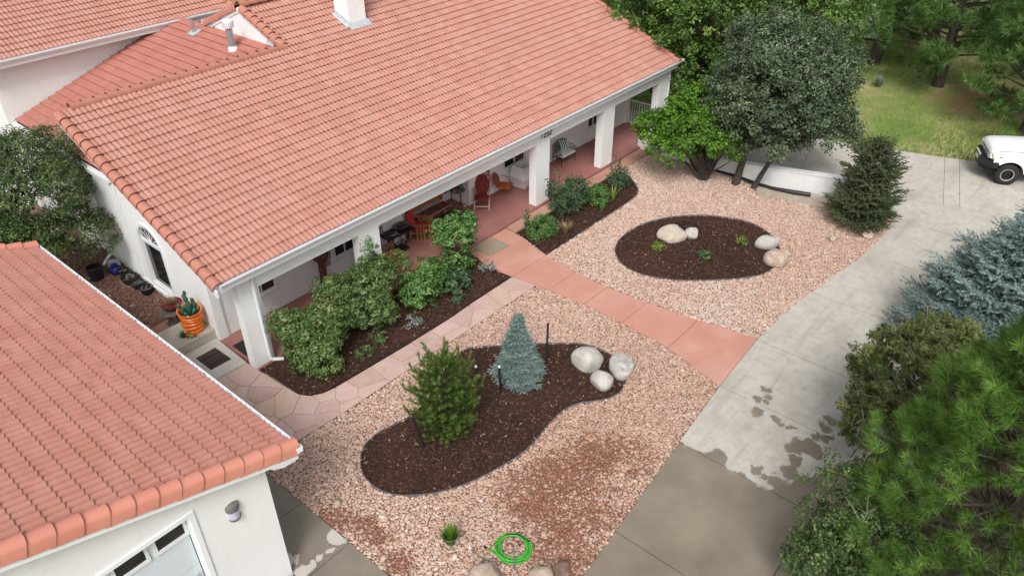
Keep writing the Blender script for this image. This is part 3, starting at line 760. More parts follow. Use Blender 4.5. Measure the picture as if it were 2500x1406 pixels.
# ------------------------------------------------------------------ mulch beds with steel edging
def mulch_bed(poly, seed, label, ecat, dens=620):
    top = inset(poly, 0.012)
    xs = np.array([p[0] for p in top]); ys = np.array([p[1] for p in top])
    r = np.random.default_rng(seed)
    # mounded surface: grid points inside + boundary, triangulated
    from mathutils.geometry import delaunay_2d_cdt
    gx = np.arange(xs.min(), xs.max(), 0.16); gy = np.arange(ys.min(), ys.max(), 0.16)
    X, Y = np.meshgrid(gx, gy); X = X.ravel() + r.normal(0, 0.03, X.size); Y = Y.ravel() + r.normal(0, 0.03, Y.size)
    inn = inset(poly, 0.10); k = pip(X, Y, inn)
    pts = [Vector(p) for p in top] + [Vector((a, b)) for a, b in zip(X[k], Y[k])]
    nb = len(top)
    vs, es, fs, *_ = delaunay_2d_cdt(pts, [(i, (i + 1) % nb) for i in range(nb)], [], 1, 1e-5)
    A = np.array([(v.x, v.y) for v in vs])
    B = np.array(top)
    dist = np.min(np.hypot(A[:, None, 0] - B[None, :, 0], A[:, None, 1] - B[None, :, 1]), 1)
    z = Gn(A[:, 0]) + 0.012 + 0.05 * np.clip(dist / 0.8, 0, 1) + 0.018 * vnoise(A, 5, seed) * np.clip(dist / 0.2, 0, 1)
    me = bpy.data.meshes.new('mulch_bed'); me.from_pydata([(a[0], a[1], c) for a, c in zip(A, z)], [], [tuple(f) for f in fs]); me.materials.append(M['mulch'])
    me.polygons.foreach_set('use_smooth', [True] * len(me.polygons))
    o = tag(link(bpy.data.objects.new('mulch_bed', me)), kind='structure')
    # shredded bark lying on it
    n = int(abs(area2(top)) * dens)
    cx = r.uniform(xs.min(), xs.max(), n * 3); cy = r.uniform(ys.min(), ys.max(), n * 3)
    k = pip(cx, cy, inset(poly, 0.03)); cx, cy = cx[k][:n], cy[k][:n]; n = len(cx)
    idx = np.array([np.argmin((A[:, 0] - a) ** 2 + (A[:, 1] - b) ** 2) for a, b in zip(cx, cy)])
    cz = z[idx] + r.uniform(0.0, 0.02, n)
    L = r.uniform(0.03, 0.10, n); W = r.uniform(0.008, 0.02, n); a = r.uniform(0, 6.283, n); tl = r.normal(0, 0.25, n)
    ax = np.stack([np.cos(a) * np.cos(tl), np.sin(a) * np.cos(tl), np.sin(tl)], 1) * (L / 2)[:, None]
    bx = np.stack([-np.sin(a), np.cos(a), r.normal(0, 0.4, n)], 1) * (W / 2)[:, None]
    c = np.stack([cx, cy, cz], 1)
    V = np.stack([c - ax - bx, c + ax - bx, c + ax + bx, c - ax + bx], 1)
    F = np.arange(n * 4).reshape(-1, 4)
    t = r.random(n) ** 1.2 * 0.92; t[r.random(n) < 0.022] = 1.0
    fast_obj('mulch_chips', V, F, M['chip'], o, tint=t)['kind'] = 'stuff'
    return o

def edging(poly, label, closed=True, h=0.055):
    mb = MB(); n = len(poly)
    inn = inset(poly, 0.010)
    if area2(poly) < 0: poly = poly[::-1]
    if len(inn) != n: inn = [p for p in poly]
    for i in range(n if closed else n - 1):
        j = (i + 1) % n
        q = [poly[i], poly[j], inn[j], inn[i]]
        zs = [G(p[0]) for p in q]
        mb.add([(p[0], p[1], z - 0.05) for p, z in zip(q, zs)] + [(p[0], p[1], z + h) for p, z in zip(q, zs)], [(0, 1, 5, 4), (1, 2, 6, 5), (2, 3, 7, 6), (3, 0, 4, 7), (4, 5, 6, 7)])
    return tag(mb.build('bed_edging', M['edging']), label, 'edging')

mulch_bed(kid, 31, '', '')
edging(kid, 'grey steel edging strip around the kidney shaped mulch bed')
mulch_bed(oval, 32, '', '')
edging(oval, 'grey steel edging strip around the oval mulch bed')
mulch_bed(bedr, 33, '', '')
edging(BED_R[4:] , 'thin steel edging along the narrow mulch bed beside the porch', closed=False)
bedl = [(15.47, 13.30)] + [(p[0], p[1] + 0.02) for p in FLAG_I[1:9]] + [(7.64, 14.37), (7.62, 15.17), (7.58, 15.48), (15.73, 15.455), (15.42, 14.2)]
mulch_bed(bedl, 34, '', '')
# ------------------------------------------------------------------ roof tiles
def tile_profile(tw, amp, ribs=2, per=6, pw=0.62):
    n = ribs * per
    us = [tw * i / n for i in range(n + 1)]
    hs = [amp * abs(sin(pi * i / per)) ** pw for i in range(n + 1)]
    return us, hs

def tile_arrays(tw, ex, amp, lip, ribs=2, per=6, skirt=0.016, pw=0.62):
    """local tile: u across, v up the slope, w out of the roof"""
    us, hs = tile_profile(tw, amp, ribs, per, pw); m = len(us)
    L = ex * 1.07
    V = [(u, 0.0, h + lip) for u, h in zip(us, hs)] + [(u, L, h + 0.002) for u, h in zip(us, hs)] + [(u, 0.002, h + lip - skirt) for u, h in zip(us, hs)] + [(u, L * 0.9, h - 0.012) for u, h in zip(us, hs)]
    F = []
    for i in range(m - 1):
        F.append((i, i + 1, m + i + 1, m + i)); F.append((2 * m + i, 2 * m + i + 1, i + 1, i)); F.append((3 * m + i, 3 * m + i + 1, 2 * m + i + 1, 2 * m + i))
    return np.array(V), np.array(F)

def tile_field(roof, O, U, Vd, nu, nv, tw, ex, mat, amp=0.044, lip=0.042, nkeep=0, skip=None, ribs=2, name='roof_tile', skirt=0.016, pw=0.62):
    O = np.array(O, float); U = np.array(U, float); Vd = np.array(Vd, float); W = np.cross(U, Vd)
    if W[2] < 0: W = -W
    TV, TF = tile_arrays(tw * 1.0, ex, amp, lip, ribs, 6, skirt, pw)
    me = None
    cells = []
    for j in range(nv):
        for i in range(nu):
            p = O + U * (i * tw) + Vd * (j * ex)
            if skip and skip(p + U * tw / 2 + Vd * ex / 2): continue
            cells.append((i, j, p))
    def key(c):
        q = project(c[2] + U * tw / 2 + Vd * ex / 2)
        inside = -10 < q[0] < 2510 and -10 < q[1] < 1416
        return (0 if inside else 1, q[2])
    cells.sort(key=key)
    rot = Matrix(((U[0], Vd[0], W[0], 0), (U[1], Vd[1], W[1], 0), (U[2], Vd[2], W[2], 0), (0, 0, 0, 1)))
    rr = random.Random(int(O[0] * 100))
    if nkeep:
        me = bpy.data.meshes.new(name); me.from_pydata([tuple(v) for v in TV], [], [tuple(f) for f in TF]); me.materials.append(mat)
        me.polygons.foreach_set('use_smooth', [True] * len(me.polygons))
        me.update()
        try: me.set_sharp_from_angle(angle=radians(60))
        except Exception: pass
    for (i, j, p) in cells[:nkeep]:
        o = bpy.data.objects.new(name, me); C.objects.link(o); o.parent = roof
        o.matrix_world = Matrix.Translation(Vector(p + W * rr.uniform(-0.002, 0.003))) @ rot @ Matrix.Rotation(rr.uniform(-0.006, 0.006), 4, 'Z')
    rest = cells[nkeep:]
    if rest:
        P = np.array([c[2] for c in rest]) + W[None] * np.array([rr.uniform(-0.002, 0.003) for _ in rest])[:, None]
        B = np.stack([U, Vd, W], 0)
        V = P[:, None, :] + (TV @ B)[None]
        F = (TF[None] + (np.arange(len(P)) * len(TV))[:, None, None]).reshape(-1, 4)
        me2 = fast_mesh('roof_tiles', V, F, smooth=True); me2.materials.append(mat)
        try: me2.set_sharp_from_angle(angle=radians(60))
        except Exception: pass
        o = bpy.data.objects.new('roof_tiles', me2); link(o, roof); o['kind'] = 'stuff'

def cap_mesh(L, r0, r1, drop=0.0, name='cap_tile', n=8, t=0.018):
    """half round tile along +v; r0 at the lower lip, r1 at the upper end; drop = straight skirt"""
    ang = [pi * k / n for k in range(n + 1)]
    def ring(r, v, off=0.0):
        pts = [(-(r), v, -drop + off)] + [(-cos(a) * r, v, sin(a) * r * 0.8 + off) for a in ang] + [(r, v, -drop + off)]
        return pts
    A = ring(r0, 0); B = ring(r1, L, -0.035); D = ring(r0 - t, 0.0); E_ = ring(r0 - t, 0.06)
    m = len(A); V = A + B + D + E_; F = []
    for i in range(m - 1):
        F.append((i, i + 1, m + i + 1, m + i)); F.append((2 * m + i, 2 * m + i + 1, i + 1, i)); F.append((3 * m + i, 3 * m + i + 1, 2 * m + i + 1, 2 * m + i))
    me = bpy.data.meshes.new(name); me.from_pydata(V, [], F)
    bm = bmesh.new(); bm.from_mesh(me); bmesh.ops.recalc_face_normals(bm, faces=bm.faces); bm.to_mesh(me); bm.free()
    me.polygons.foreach_set('use_smooth', [True] * len(me.polygons))
    try: me.set_sharp_from_angle(angle=radians(55))
    except Exception: pass
    return me

def cap_row(roof, me, O, Vd, up, n, step, name, mat):
    if not me.materials: me.materials.append(mat)
    Vd = Vector(Vd).normalized(); W = Vector(up); U = Vd.cross(W).normalized(); W = U.cross(Vd)
    rr = random.Random(n)
    for k in range(n):
        o = bpy.data.objects.new(name, me); C.objects.link(o); o.parent = roof
        p = Vector(O) + Vd * (k * step)
        o.matrix_world = Matrix(((U.x, Vd.x, W.x, p.x), (U.y, Vd.y, W.y, p.y), (U.z, Vd.z, W.z, p.z), (0, 0, 0, 1))) @ Matrix.Rotation(rr.uniform(-0.02, 0.02), 4, 'Z')

PM = 0.417; CM = 1 / sqrt(1 + PM * PM); SM = PM * CM
def zroof(y): return 3.31 + PM * (y - 15.2)            # deck of the main roof
Y_CAP, Y_RIDGE, X_GAB = 21.66, 23.95, 14.12
XL, XR = 6.90, 28.40

house = thing('house', 'white stucco house with red clay tile roof, long porch and house number 1232', 'house', (17, 20, 0))
def hp(mb, name, mat, parent=house, **k):
    """part built in world coordinates under the house"""
    o = mb.build(name, M[mat], None, **k); o.parent = parent; o.matrix_parent_inverse = parent.matrix_world.inverted() if parent.matrix_world.translation.length else Matrix.Translation(-Vector(parent.location)); return o
def reparent(o, parent):
    o.parent = parent; o.matrix_parent_inverse = Matrix.Translation(-Vector(parent.location)); return o
house.location = (0, 0, 0)

# --- decks
mb = MB()
mb.ext([(XL + 0.06, 15.22, zroof(15.22) - 0.02), (XL + 0.06, Y_CAP, zroof(Y_CAP) - 0.02), (XL + 0.06, Y_CAP, zroof(Y_CAP) - 0.14), (XL + 0.06, 15.22, zroof(15.22) - 0.14)], (X_GAB - XL - 0.06, 0, 0))
mb.ext([(X_GAB, 15.22, zroof(15.22) - 0.02), (X_GAB, Y_RIDGE, zroof(Y_RIDGE) - 0.02), (X_GAB, 32.6, zroof(15.3) - 0.02), (X_GAB, 32.6, zroof(15.3) - 0.14), (X_GAB, Y_RIDGE, zroof(Y_RIDGE) - 0.14), (X_GAB, 15.22, zroof(15.22) - 0.14)], (XR - X_GAB - 0.05, 0, 0))
roof = mb.build('roof', M['under'], house)
EX, TW = 0.318, 0.29
Vm = (0, CM, SM)
nv_all = int((Y_RIDGE - 15.18) / (EX * CM))
def in_chimney(p): return 16.86 < p[0] < 17.64 and 21.70 < p[1] < 22.5
# left part is only as high as its top edge; right part climbs to the ridge
def skip_main(p):
    if p[0] < X_GAB and p[1] > Y_CAP - 0.05: return True
    return in_chimney(p)
tile_field(roof, (XL + 0.13, 15.18, zroof(15.18)), (1, 0, 0), Vm, int((XR - XL - 0.2) / TW), nv_all, TW, EX, M['tile_main'], nkeep=300, skip=skip_main)
# rake, ridge and top-edge caps
rake = cap_mesh(EX * 1.15, 0.155, 0.125, 0.11)
W0 = (0, -SM, CM)
cap_row(roof, rake, (XL + 0.02, 15.13, zroof(15.13) + 0.03), Vm, W0, 22, EX, 'rake_tile', M['cap_red'])
cap_row(roof, rake, (XR - 0.02, 15.13, zroof(15.13) + 0.03), Vm, W0, 29, EX, 'rake_tile', M['cap_red'])
cap_row(roof, rake, (X_GAB + 0.02, Y_CAP + 0.06, zroof(Y_CAP) + 0.06), Vm, W0, 7, EX, 'rake_tile', M['cap_red'])
ridge = cap_mesh(0.40, 0.140, 0.105, 0.05, n=8)
cap_row(roof, ridge, (XL + 0.35, Y_CAP + 0.02, zroof(Y_CAP) + 0.07), (1, 0, 0), (0, 0, 1), 20, 0.345, 'ridge_tile', M['cap_red'])
cap_row(roof, ridge, (X_GAB - 0.02, Y_RIDGE, zroof(Y_RIDGE) + 0.06), (1, 0, 0), (0, 0, 1), 41, 0.345, 'ridge_tile', M['cap_red'])
backrake = cap_mesh(1.25, 0.16, 0.15, 0.10)
cap_row(roof, backrake, (X_GAB + 0.02, Y_RIDGE + 2.36, zroof(Y_RIDGE) - 2.36 * PM + 0.05), (0, -CM, SM), (0, SM, CM), 2, 1.22, 'rake_tile', M['cap_red'])

# --- lower side roof facing left, rising to the white gable
PR = 0.33; CR = 1 / sqrt(1 + PR * PR); SR = PR * CR
def zred(x): return 5.88 - PR * (X_GAB - x)
mb = MB(); mb.ext([(7.8, 21.70, zred(7.8)), (X_GAB, 21.70, zred(X_GAB)), (X_GAB, 21.70, zred(X_GAB) - 0.12), (7.8, 21.70, zred(7.8) - 0.12)], (0, 6.74, 0))
sroof = mb.build('side_roof', M['under'], house)
tile_field(sroof, (7.76, 21.72, zred(7.76) + 0.015), (0, 1, 0), (CR, 0, SR), 23, 21, TW, 0.302 / CR, M['tile_red'], nkeep=0, amp=0.066, lip=0.048)
mb = MB(); mb.box(7.58, 7.74, 21.75, 28.4, zred(7.8) - 0.14, zred(7.8) - 0.02)
mb.build('gutter', M['trim'], house)

# --- white gable wall standing on the side roof
zb = zred(X_GAB) + 0.02
mb = MB(); mb.ext([(X_GAB - 0.02, Y_CAP + 0.05, zroof(Y_CAP) - 0.1), (X_GAB - 0.02, Y_RIDGE, zroof(Y_RIDGE) - 0.03), (X_GAB - 0.02, 26.55, zroof(Y_RIDGE) - (26.55 - Y_RIDGE) * PM - 0.03), (X_GAB - 0.02, 26.55, zb - 0.2), (X_GAB - 0.02, Y_CAP + 0.05, zb - 0.2)], (0.05, 0, 0))
mb.build('gable_wall', M['trim'], house)
mb = MB()
mb.bar((X_GAB - 0.035, Y_CAP + 0.25, zroof(Y_CAP + 0.25) - 0.12), (X_GAB - 0.035, Y_RIDGE, zroof(Y_RIDGE) - 0.12), 0.03, 0.15)
mb.bar((X_GAB - 0.038, Y_RIDGE, zroof(Y_RIDGE) - 0.12), (X_GAB - 0.038, 26.3, zroof(Y_RIDGE) - (26.3 - Y_RIDGE) * PM - 0.12), 0.03, 0.15)
mb.build('barge_board', M['trim'], house)
MB().add([(X_GAB - 0.10, 21.75, zb + 0.075), (X_GAB - 0.10, 22.6, zb + 0.075), (X_GAB - 0.03, 22.55, zb + 0.22), (X_GAB - 0.03, 21.9, zb + 0.22)], [(0, 1, 2, 3)]).build('flashing', M['flash'], house)
MB().add([(X_GAB - 0.10, 25.7, zb + 0.075), (X_GAB - 0.10, 26.5, zb + 0.075), (X_GAB - 0.03, 26.5, zb + 0.22), (X_GAB - 0.03, 25.75, zb + 0.2)], [(0, 1, 2, 3)]).build('flashing', M['flash'], house)
# back of the lean-to part above the side roof
MB().box(7.9, X_GAB - 0.05, 21.60, 21.66, 3.0, zroof(21.6) - 0.15).build('wall', M['stucco'], house)

# --- vents on the side roof
v = thing('roof_vent', 'grey roof vent pipe with white slotted cap beside the white gable', 'vent', (13.42, 23.62, zred(13.42) + 0.02))
MB().lathe([(0.115, 0.0), (0.115, 0.82)], n=16).build('pipe', M['metal'], v, smooth=True)
MB().lathe([(0.155, 0.0), (0.15, 0.16), (0.125, 0.18), (0.125, 0.2)], n=16).build('collar', M['trim'], v, smooth=True)
MB().lathe([(0.16, 0.80), (0.17, 0.82), (0.17, 1.02), (0.13, 1.06), (0.0, 1.08)], n=24, cap=False).build('cap', M['trim'], v, smooth=True)
mb = MB()
for k in range(16):
    t = 2 * pi * k / 16; mb.box(-0.01, 0.01, 0.166, 0.177, 0.84, 1.0, Matrix.Rotation(t, 4, 'Z'))
mb.build('slot', M['metal'], v)
MB().ext([(-0.26, -0.24, -0.26 * PR + 0.045), (0.26, -0.24, 0.26 * PR + 0.045), (0.26, 0.24, 0.26 * PR + 0.045), (-0.26, 0.24, -0.26 * PR + 0.045)], (0, 0, 0.03)).build('flashing', M['tile_red'], v)
v = thing('vent_pipe', 'thin grey plumbing vent with square flashing under the upper eave', 'vent', (13.55, 26.20, zred(13.55) + 0.03))
MB().lathe([(0.05, 0), (0.045, 0.6)], n=10).build('pipe', M['metal'], v, smooth=True)
MB().ext([(-0.18, -0.2, -0.06 + 0.09), (0.18, -0.2, 0.06 + 0.09), (0.18, 0.2, 0.06 + 0.09), (-0.18, 0.2, -0.06 + 0.09)], (0, 0, 0.03)).build('flashing', M['flash'], v)

# --- chimney
ch = thing('chimney', 'white stucco chimney with lead flashing on the red tile roof', 'chimney', (17.25, 22.1, 0))
MB().box(-0.37, 0.37, -0.36, 0.36, zroof(21.7) - 0.1, 9.4).build('shaft', M['stucco'], ch)
MB().box(-0.43, 0.43, -0.42, 0.42, 9.402, 9.52).build('cap', M['stucco'], ch)
mb = MB()
z1 = zroof(21.74)
mb.add([(-0.48, -0.56, z1 - 0.02), (0.48, -0.56, z1 - 0.02), (0.40, -0.375, z1 + 0.13), (-0.40, -0.375, z1 + 0.13)], [(0, 1, 2, 3)])
for sgn in (-1, 1):
    for k in range(3):
        y0 = -0.42 + k * 0.27; za = zroof(22.1 + y0) + 0.09
        mb.add([(sgn * 0.375, y0, za), (sgn * 0.54, y0, za - 0.02), (sgn * 0.54, y0 + 0.26, za + 0.09), (sgn * 0.375, y0 + 0.26, za + 0.11), (sgn * 0.376, y0, za + 0.09), (sgn * 0.376, y0 + 0.26, za + 0.2)], [(0, 1, 2, 3), (0, 3, 5, 4)])
mb.build('flashing', M['flash'], ch)

# --- front: beam, columns, fascia, gutter
YF = 15.54
MB().box(7.56, 28.5, YF, YF + 0.33, 2.52, 3.22).build('beam', M['stucco'], house)
for (a, b) in ((11.46, 12.21), (19.5, 20.26), (23.62, 24.38), (27.70, 28.46)):
    MB().box(a, b, YF + 0.002, YF + 0.328, -0.05, 2.52).build('column', M['stucco'], house)
mb = MB().ext([(7.56, YF + 0.03, 0), (8.16, YF + 0.03, 0), (8.16, YF + 0.03, 2.52), (7.56, YF + 0.03, 2.52)], (0, 0.30, 0))
mb.build('column', M['stucco'], house)
MB().box(7.50, 28.52, YF - 0.035, YF, 2.86, 3.2).build('frieze', M['trim'], house)
MB().box(6.98, 28.42, 15.25, YF - 0.037, 3.10, 3.14).build('soffit', M['trim'], house)
MB().box(6.95, 28.45, 15.215, 15.248, 3.06, 3.30).build('fascia', M['trim'], house)
# K-style gutter with an open trough
def gutter(name, x0, x1, yb, zt, d=0.13, h=0.12, parent=house, along='x', flip=1):
    prof = [(0, 0), (0, -h), (-d * 0.62, -h), (-d * 0.82, -h * 0.45), (-d, -h * 0.38), (-d, 0.0), (-d + 0.018, 0.0), (-d + 0.018, -0.02), (-d + 0.012, -h * 0.34), (-d * 0.80 + 0.01, -h * 0.42), (-d * 0.6, -h + 0.01), (-0.012, -h + 0.01), (-0.012, 0)]
    if along == 'x': pts = [(x0, yb + flip * p[0], zt + p[1]) for p in prof]; vec = (x1 - x0, 0, 0)
    else: pts = [(yb - flip * p[0], x0, zt + p[1]) for p in prof]; vec = (0, x1 - x0, 0)
    o = MB().ext(pts, vec).build(name, M['trim'], parent)
    mb = MB(); k = 0; x = x0 + 0.4
    while x < x1:
        if along == 'x': mb.box(x - 0.012, x + 0.012, yb + flip * (-d + 0.005), yb, zt - 0.014, zt - 0.002)
        else: mb.box(min(yb, yb + flip * (d - 0.005)), max(yb, yb + flip * (d - 0.005)), x - 0.012, x + 0.012, zt - 0.014, zt - 0.002)
        x += 0.92
    mb.build('gutter_hanger', M['flash'], o)['kind'] = 'stuff'
    for e in (x0, x1):
        if along == 'x': MB().box(e - 0.004, e + 0.004, yb - d, yb, zt - h, zt + 0.004).build('end_cap', M['trim'], o)
        else: MB().box(min(yb, yb + flip * d), max(yb, yb + flip * d), e - 0.004, e + 0.004, zt - h, zt + 0.004).build('end_cap', M['trim'], o)
    return o
gutter('gutter', 6.97, 28.75, 15.213, 3.345)
mb = MB().add([(6.95, 15.30, 3.36), (28.45, 15.30, 3.36), (28.45, 15.10, 3.325), (6.95, 15.10, 3.325)], [(0, 1, 2, 3)])
mb.build('drip_edge', M['flash'], house)
# downspouts
def spout(path, parent=house, w=0.085, name='downspout'):
    mb = MB()
    for a, b in zip(path[:-1], path[1:]): mb.bar(a, b, w, w * 0.75)
    return mb.build(name, M['trim'], parent, bevel=0.008)
spout([(7.85, 15.16, 3.24), (7.95, 15.46, 2.98), (7.98, 15.465, 0.35), (8.0, 15.43, 0.26), (8.25, 15.28, 0.20)])
spout([(28.30, 15.16, 3.24), (28.30, 15.46, 2.98), (28.30, 15.465, 0.15)])
spout([(7.62, 23.33, 3.45), (7.62, 23.33, 0.75), (7.35, 23.25, 0.62), (7.2, 23.2, 0.5)])

# rake fascia on the left gable and the boxed return
mb = MB()
mb.ext([(XL - 0.08, 15.10, zroof(15.10) - 0.05), (XL - 0.08, Y_CAP, zroof(Y_CAP) - 0.05), (XL - 0.08, Y_CAP, zroof(Y_CAP) - 0.23), (XL - 0.08, 15.10, zroof(15.10) - 0.23)], (0.05, 0, 0))
mb.build('barge_board', M['trim'], house)
mb = MB()
mb.ext([(XL - 0.03, 15.22, zroof(15.22) - 0.15), (XL - 0.03, Y_CAP, zroof(Y_CAP) - 0.15), (XL - 0.03, Y_CAP, zroof(Y_CAP) - 0.17), (XL - 0.03, 15.22, zroof(15.22) - 0.17)], (0.83, 0, 0))
mb.build('soffit', M['trim'], house)
mb = MB().ext([(XL - 0.02, 15.25, 3.08), (XL - 0.02, 15.25, 3.27), (XL - 0.02, 15.95, zroof(15.95) - 0.18), (XL - 0.02, 15.8, 3.10)], (0.75, 0, 0))
mb.build('eave_return', M['trim'], house)

# --- left wall with the arched window
def arch(y0, y1, zb, zs, n=14):
    r = (y1 - y0) / 2; c = (y0 + y1) / 2
    return [(y0, zb), (y1, zb)] + [(c + r * cos(t), zs + r * 0.95 * sin(t)) for t in [pi * k / n for k in range(n + 1)]]
WX = 7.70
outer = [(17.42, 0.0), (21.64, 0.0), (21.64, zroof(21.64) - 0.16), (17.42, zroof(17.42) - 0.16)]
hole = arch(19.72, 20.95, 0.60, 2.12)
wall_with_holes('wall', outer, [hole[::-1]], lambda y, z: (WX, y, z), (0.25, 0, 0), M['stucco'], house)
win = thing('arched_window', 'tall white arched window with fan shaped top on the left gable wall', 'window', (WX, 20.335, 0.6))
def trimloop(pts, w, x0, x1):
    ins = inset(pts, w); mb = MB(); n = len(pts)
    if area2(pts) < 0: pts = pts[::-1]
    for i in range(n):
        j = (i + 1) % n
        q = [pts[i], pts[j], ins[j], ins[i]]
        mb.add([(x0, a, b) for a, b in q] + [(x1, a, b) for a, b in q], [(0, 1, 2, 3), (7, 6, 5, 4), (0, 4, 5, 1), (2, 6, 7, 3), (1, 5, 6, 2), (3, 7, 4, 0)])
    return mb
loc = lambda pts: [(y - 20.335, z - 0.6) for y, z in pts]
trimloop(loc(arch(19.65, 21.02, 0.53, 2.12)), 0.085, -0.04, 0.0).build('trim', M['winframe'], win)
trimloop(loc(arch(19.725, 20.945, 0.605, 2.12)), 0.06, 0.01, 0.09).build('frame', M['winframe'], win)
MB().box(0.0, 0.08, -0.57, 0.57, 1.47, 1.56).build('transom', M['winframe'], win)
mb = MB()
for t in (30, 60, 90, 120, 150):
    mb.bar((0.03, 0, 1.56), (0.03, 0.53 * cos(radians(t)), 1.56 + 0.50 * sin(radians(t))), 0.012, 0.02)
mb.build('muntin', M['winframe'], win)
MB().ext([(0.06, a, b) for a, b in loc(arch(19.78, 20.89, 0.65, 2.10))], (0.02, 0, 0)).build('pane', M['glass'], win)
MB().box(-0.10, 0.0, -0.76, 0.76, -0.16, -0.10).build('sill', M['winframe'], win)
win.location = (WX, 20.335, 0.6)
# pilaster beside the side entrance, and the base course
MB().box(WX - 0.06, WX + 0.2, 17.40, 17.86, 0.0, 2.9).build('pilaster', M['stucco'], house)
MB().box(WX - 0.02, WX + 0.2, 15.88, 17.40, 2.60, 3.4).build('wall', M['stucco'], house)
MB().box(WX - 0.03, WX - 0.001, 17.88, 21.64, 0.0, 0.47).build('plinth', M['stucco'], house)
MB().box(WX - 0.02, WX + 0.2, 21.66, 28.4, 0.2, 3.60).build('wall', M['stucco'], house)

# --- porch back wall with windows and the door alcove
W_WIN = [(8.75, 9.72, 0.84, 2.05), (11.87, 12.75, 0.77, 2.0), (19.95, 21.2, 0.83, 2.05), (25.35, 26.2, 0.72, 1.9)]
def rect(a, b, c, d): return [(a, c), (b, c), (b, d), (a, d)]
YB = 17.45
for (x0, x1) in ((7.9, 14.85), (17.98, 28.2)):
    hs = [rect(*w) for w in W_WIN if x0 < w[0] < x1]
    wall_with_holes('wall', rect(x0, x1, 0.0, 3.1), [h[::-1] for h in hs], lambda x, z: (x, YB, z), (0, 0.22, 0), M['stucco'], house)
wl = ['wide dark window at the far left of the porch wall', 'sliding window beside the hanging drape on the porch wall', 'dark window above the faceted planter on the porch wall', 'small window on the porch wall behind the loveseat']
for (a, b, c, d), lab in zip(W_WIN, wl):
    w = thing('window', lab, 'window', ((a + b) / 2, YB, c))
    hw = (b - a) / 2; hh = d - c
    mb = MB(); mb.box(-hw, hw, 0.02, 0.09, 0.0, 0.055); mb.box(-hw, hw, 0.02, 0.09, hh - 0.055, hh); mb.box(-hw, -hw + 0.055, 0.022, 0.088, 0.055, hh - 0.055); mb.box(hw - 0.055, hw, 0.022, 0.088, 0.055, hh - 0.055)
    mb.build('frame', M['winframe'], w)
    MB().box(-0.02, 0.02, 0.03, 0.08, 0.056, hh - 0.056).build('mullion', M['winframe'], w)
    MB().box(-hw + 0.05, hw - 0.05, 0.062, 0.07, 0.05, hh - 0.05).build('pane', M['glass'], w)
    mb = MB(); mb.box(-hw - 0.07, hw + 0.07, -0.03, 0.0, -0.09, -0.001); mb.box(-hw - 0.07, -hw, -0.022, 0.0, 0.0, hh); mb.box(hw, hw + 0.07, -0.022, 0.0, 0.0, hh)
    mb.build('trim', M['winframe'], w)
MB().box(14.62, 14.85, 17.68, 18.45, 0.0, 3.1).build('wall', M['stucco'], house)
MB().box(17.98, 18.2, 17.68, 18.45, 0.0, 3.1).build('wall', M['stucco'], house)
MB().box(14.62, 18.2, 18.46, 18.6, 0.0, 3.1).build('wall', M['stucco'], house)
MB().box(7.9, 28.2, YF + 0.34, YB - 0.01, 3.0, 3.05).build('ceiling', M['stucco'], house)
# porch end: half wall, gate
MB().box(28.2, 28.44, 17.35, 17.75, 0.0, 3.1).build('wall', M['stucco'], house)
MB().ext([(28.2, 15.9, 2.52), (28.2, 17.35, 2.52), (28.2, 17.35, 3.9), (28.2, 15.9, 3.45)], (0.24, 0, 0)).build('wall', M['stucco'], house)
MB().ext([(28.2, 17.75, 0.0), (28.2, 30.0, 0.0), (28.2, 30.0, 4.2), (28.2, 23.95, 6.7), (28.2, 17.75, 4.1)], (0.2, 0, 0)).build('wall', M['stucco'], house)
gt = thing('metal_gate', 'white metal bar gate at the end of the porch', 'gate', (28.32, 16.6, 0.13))
MB().box(-0.02, 0.02, -0.70, 0.70, 1.05, 1.10).build('top_rail', M['winframe'], gt)
MB().box(-0.02, 0.02, -0.70, 0.70, 0.06, 0.10).build('bottom_rail', M['winframe'], gt)
for k in range(12):
    y = -0.68 + k * 0.1236
    MB().box(-0.01, 0.01, y - 0.01, y + 0.01, 0.10, 1.05).build('bar', M['winframe'], gt)

# --- front door and brick step
dr = thing('front_door', 'orange stained wooden double door with pale sill under the porch', 'door', (16.4, 18.45, 0.30))
MB().box(-0.98, -0.01, -0.06, 0.0, 0.06, 2.3).build('door_leaf', M['wooddoor'], dr)
MB().box(0.01, 0.98, -0.06, 0.0, 0.06, 2.3).build('door_leaf', M['wooddoor'], dr)
mb = MB(); mb.box(-1.12, -0.98, -0.10, 0.0, 0.0, 2.4); mb.box(0.98, 1.12, -0.10, 0.0, 0.0, 2.4)
mb.build('jamb', M['wooddoor'], dr)
MB().box(-0.98, 0.98, -0.16, 0.005, 0.0, 0.05).build('sill', M['flash'], dr)
for x in (-0.08, 0.08): MB().lathe([(0.0, 0), (0.035, 0.02), (0.03, 0.06), (0, 0.07)], (x, -0.10, 1.0), 10).build('knob', M['chrome'], dr)
sl = thing('sidelight', 'white framed dark sidelight window beside the front door', 'window', (17.74, 18.45, 0.135))
mb = MB(); mb.box(-0.2, -0.14, -0.06, 0, 0.0, 2.2); mb.box(0.14, 0.2, -0.06, 0, 0, 2.2); mb.box(-0.14, 0.14, -0.058, 0, 0, 0.28); mb.build('frame', M['winframe'], sl)
MB().box(-0.14, 0.14, -0.03, -0.02, 0.28, 2.2).build('pane', M['redpot'], sl)
bs_ = thing('brick_step', 'red brick step with pale mortar joints before the front door', 'step', (16.4, 18.02, 0.13))
MB().box(-1.035, 1.035, -0.255, 0.255, 0.0, 0.148).build('mortar', M['mortar'], bs_)
bm1 = MB().box(-0.092, 0.092, -0.040, 0.040, 0, 0.03).mesh('brick'); bm1.materials.append(M['brick'])
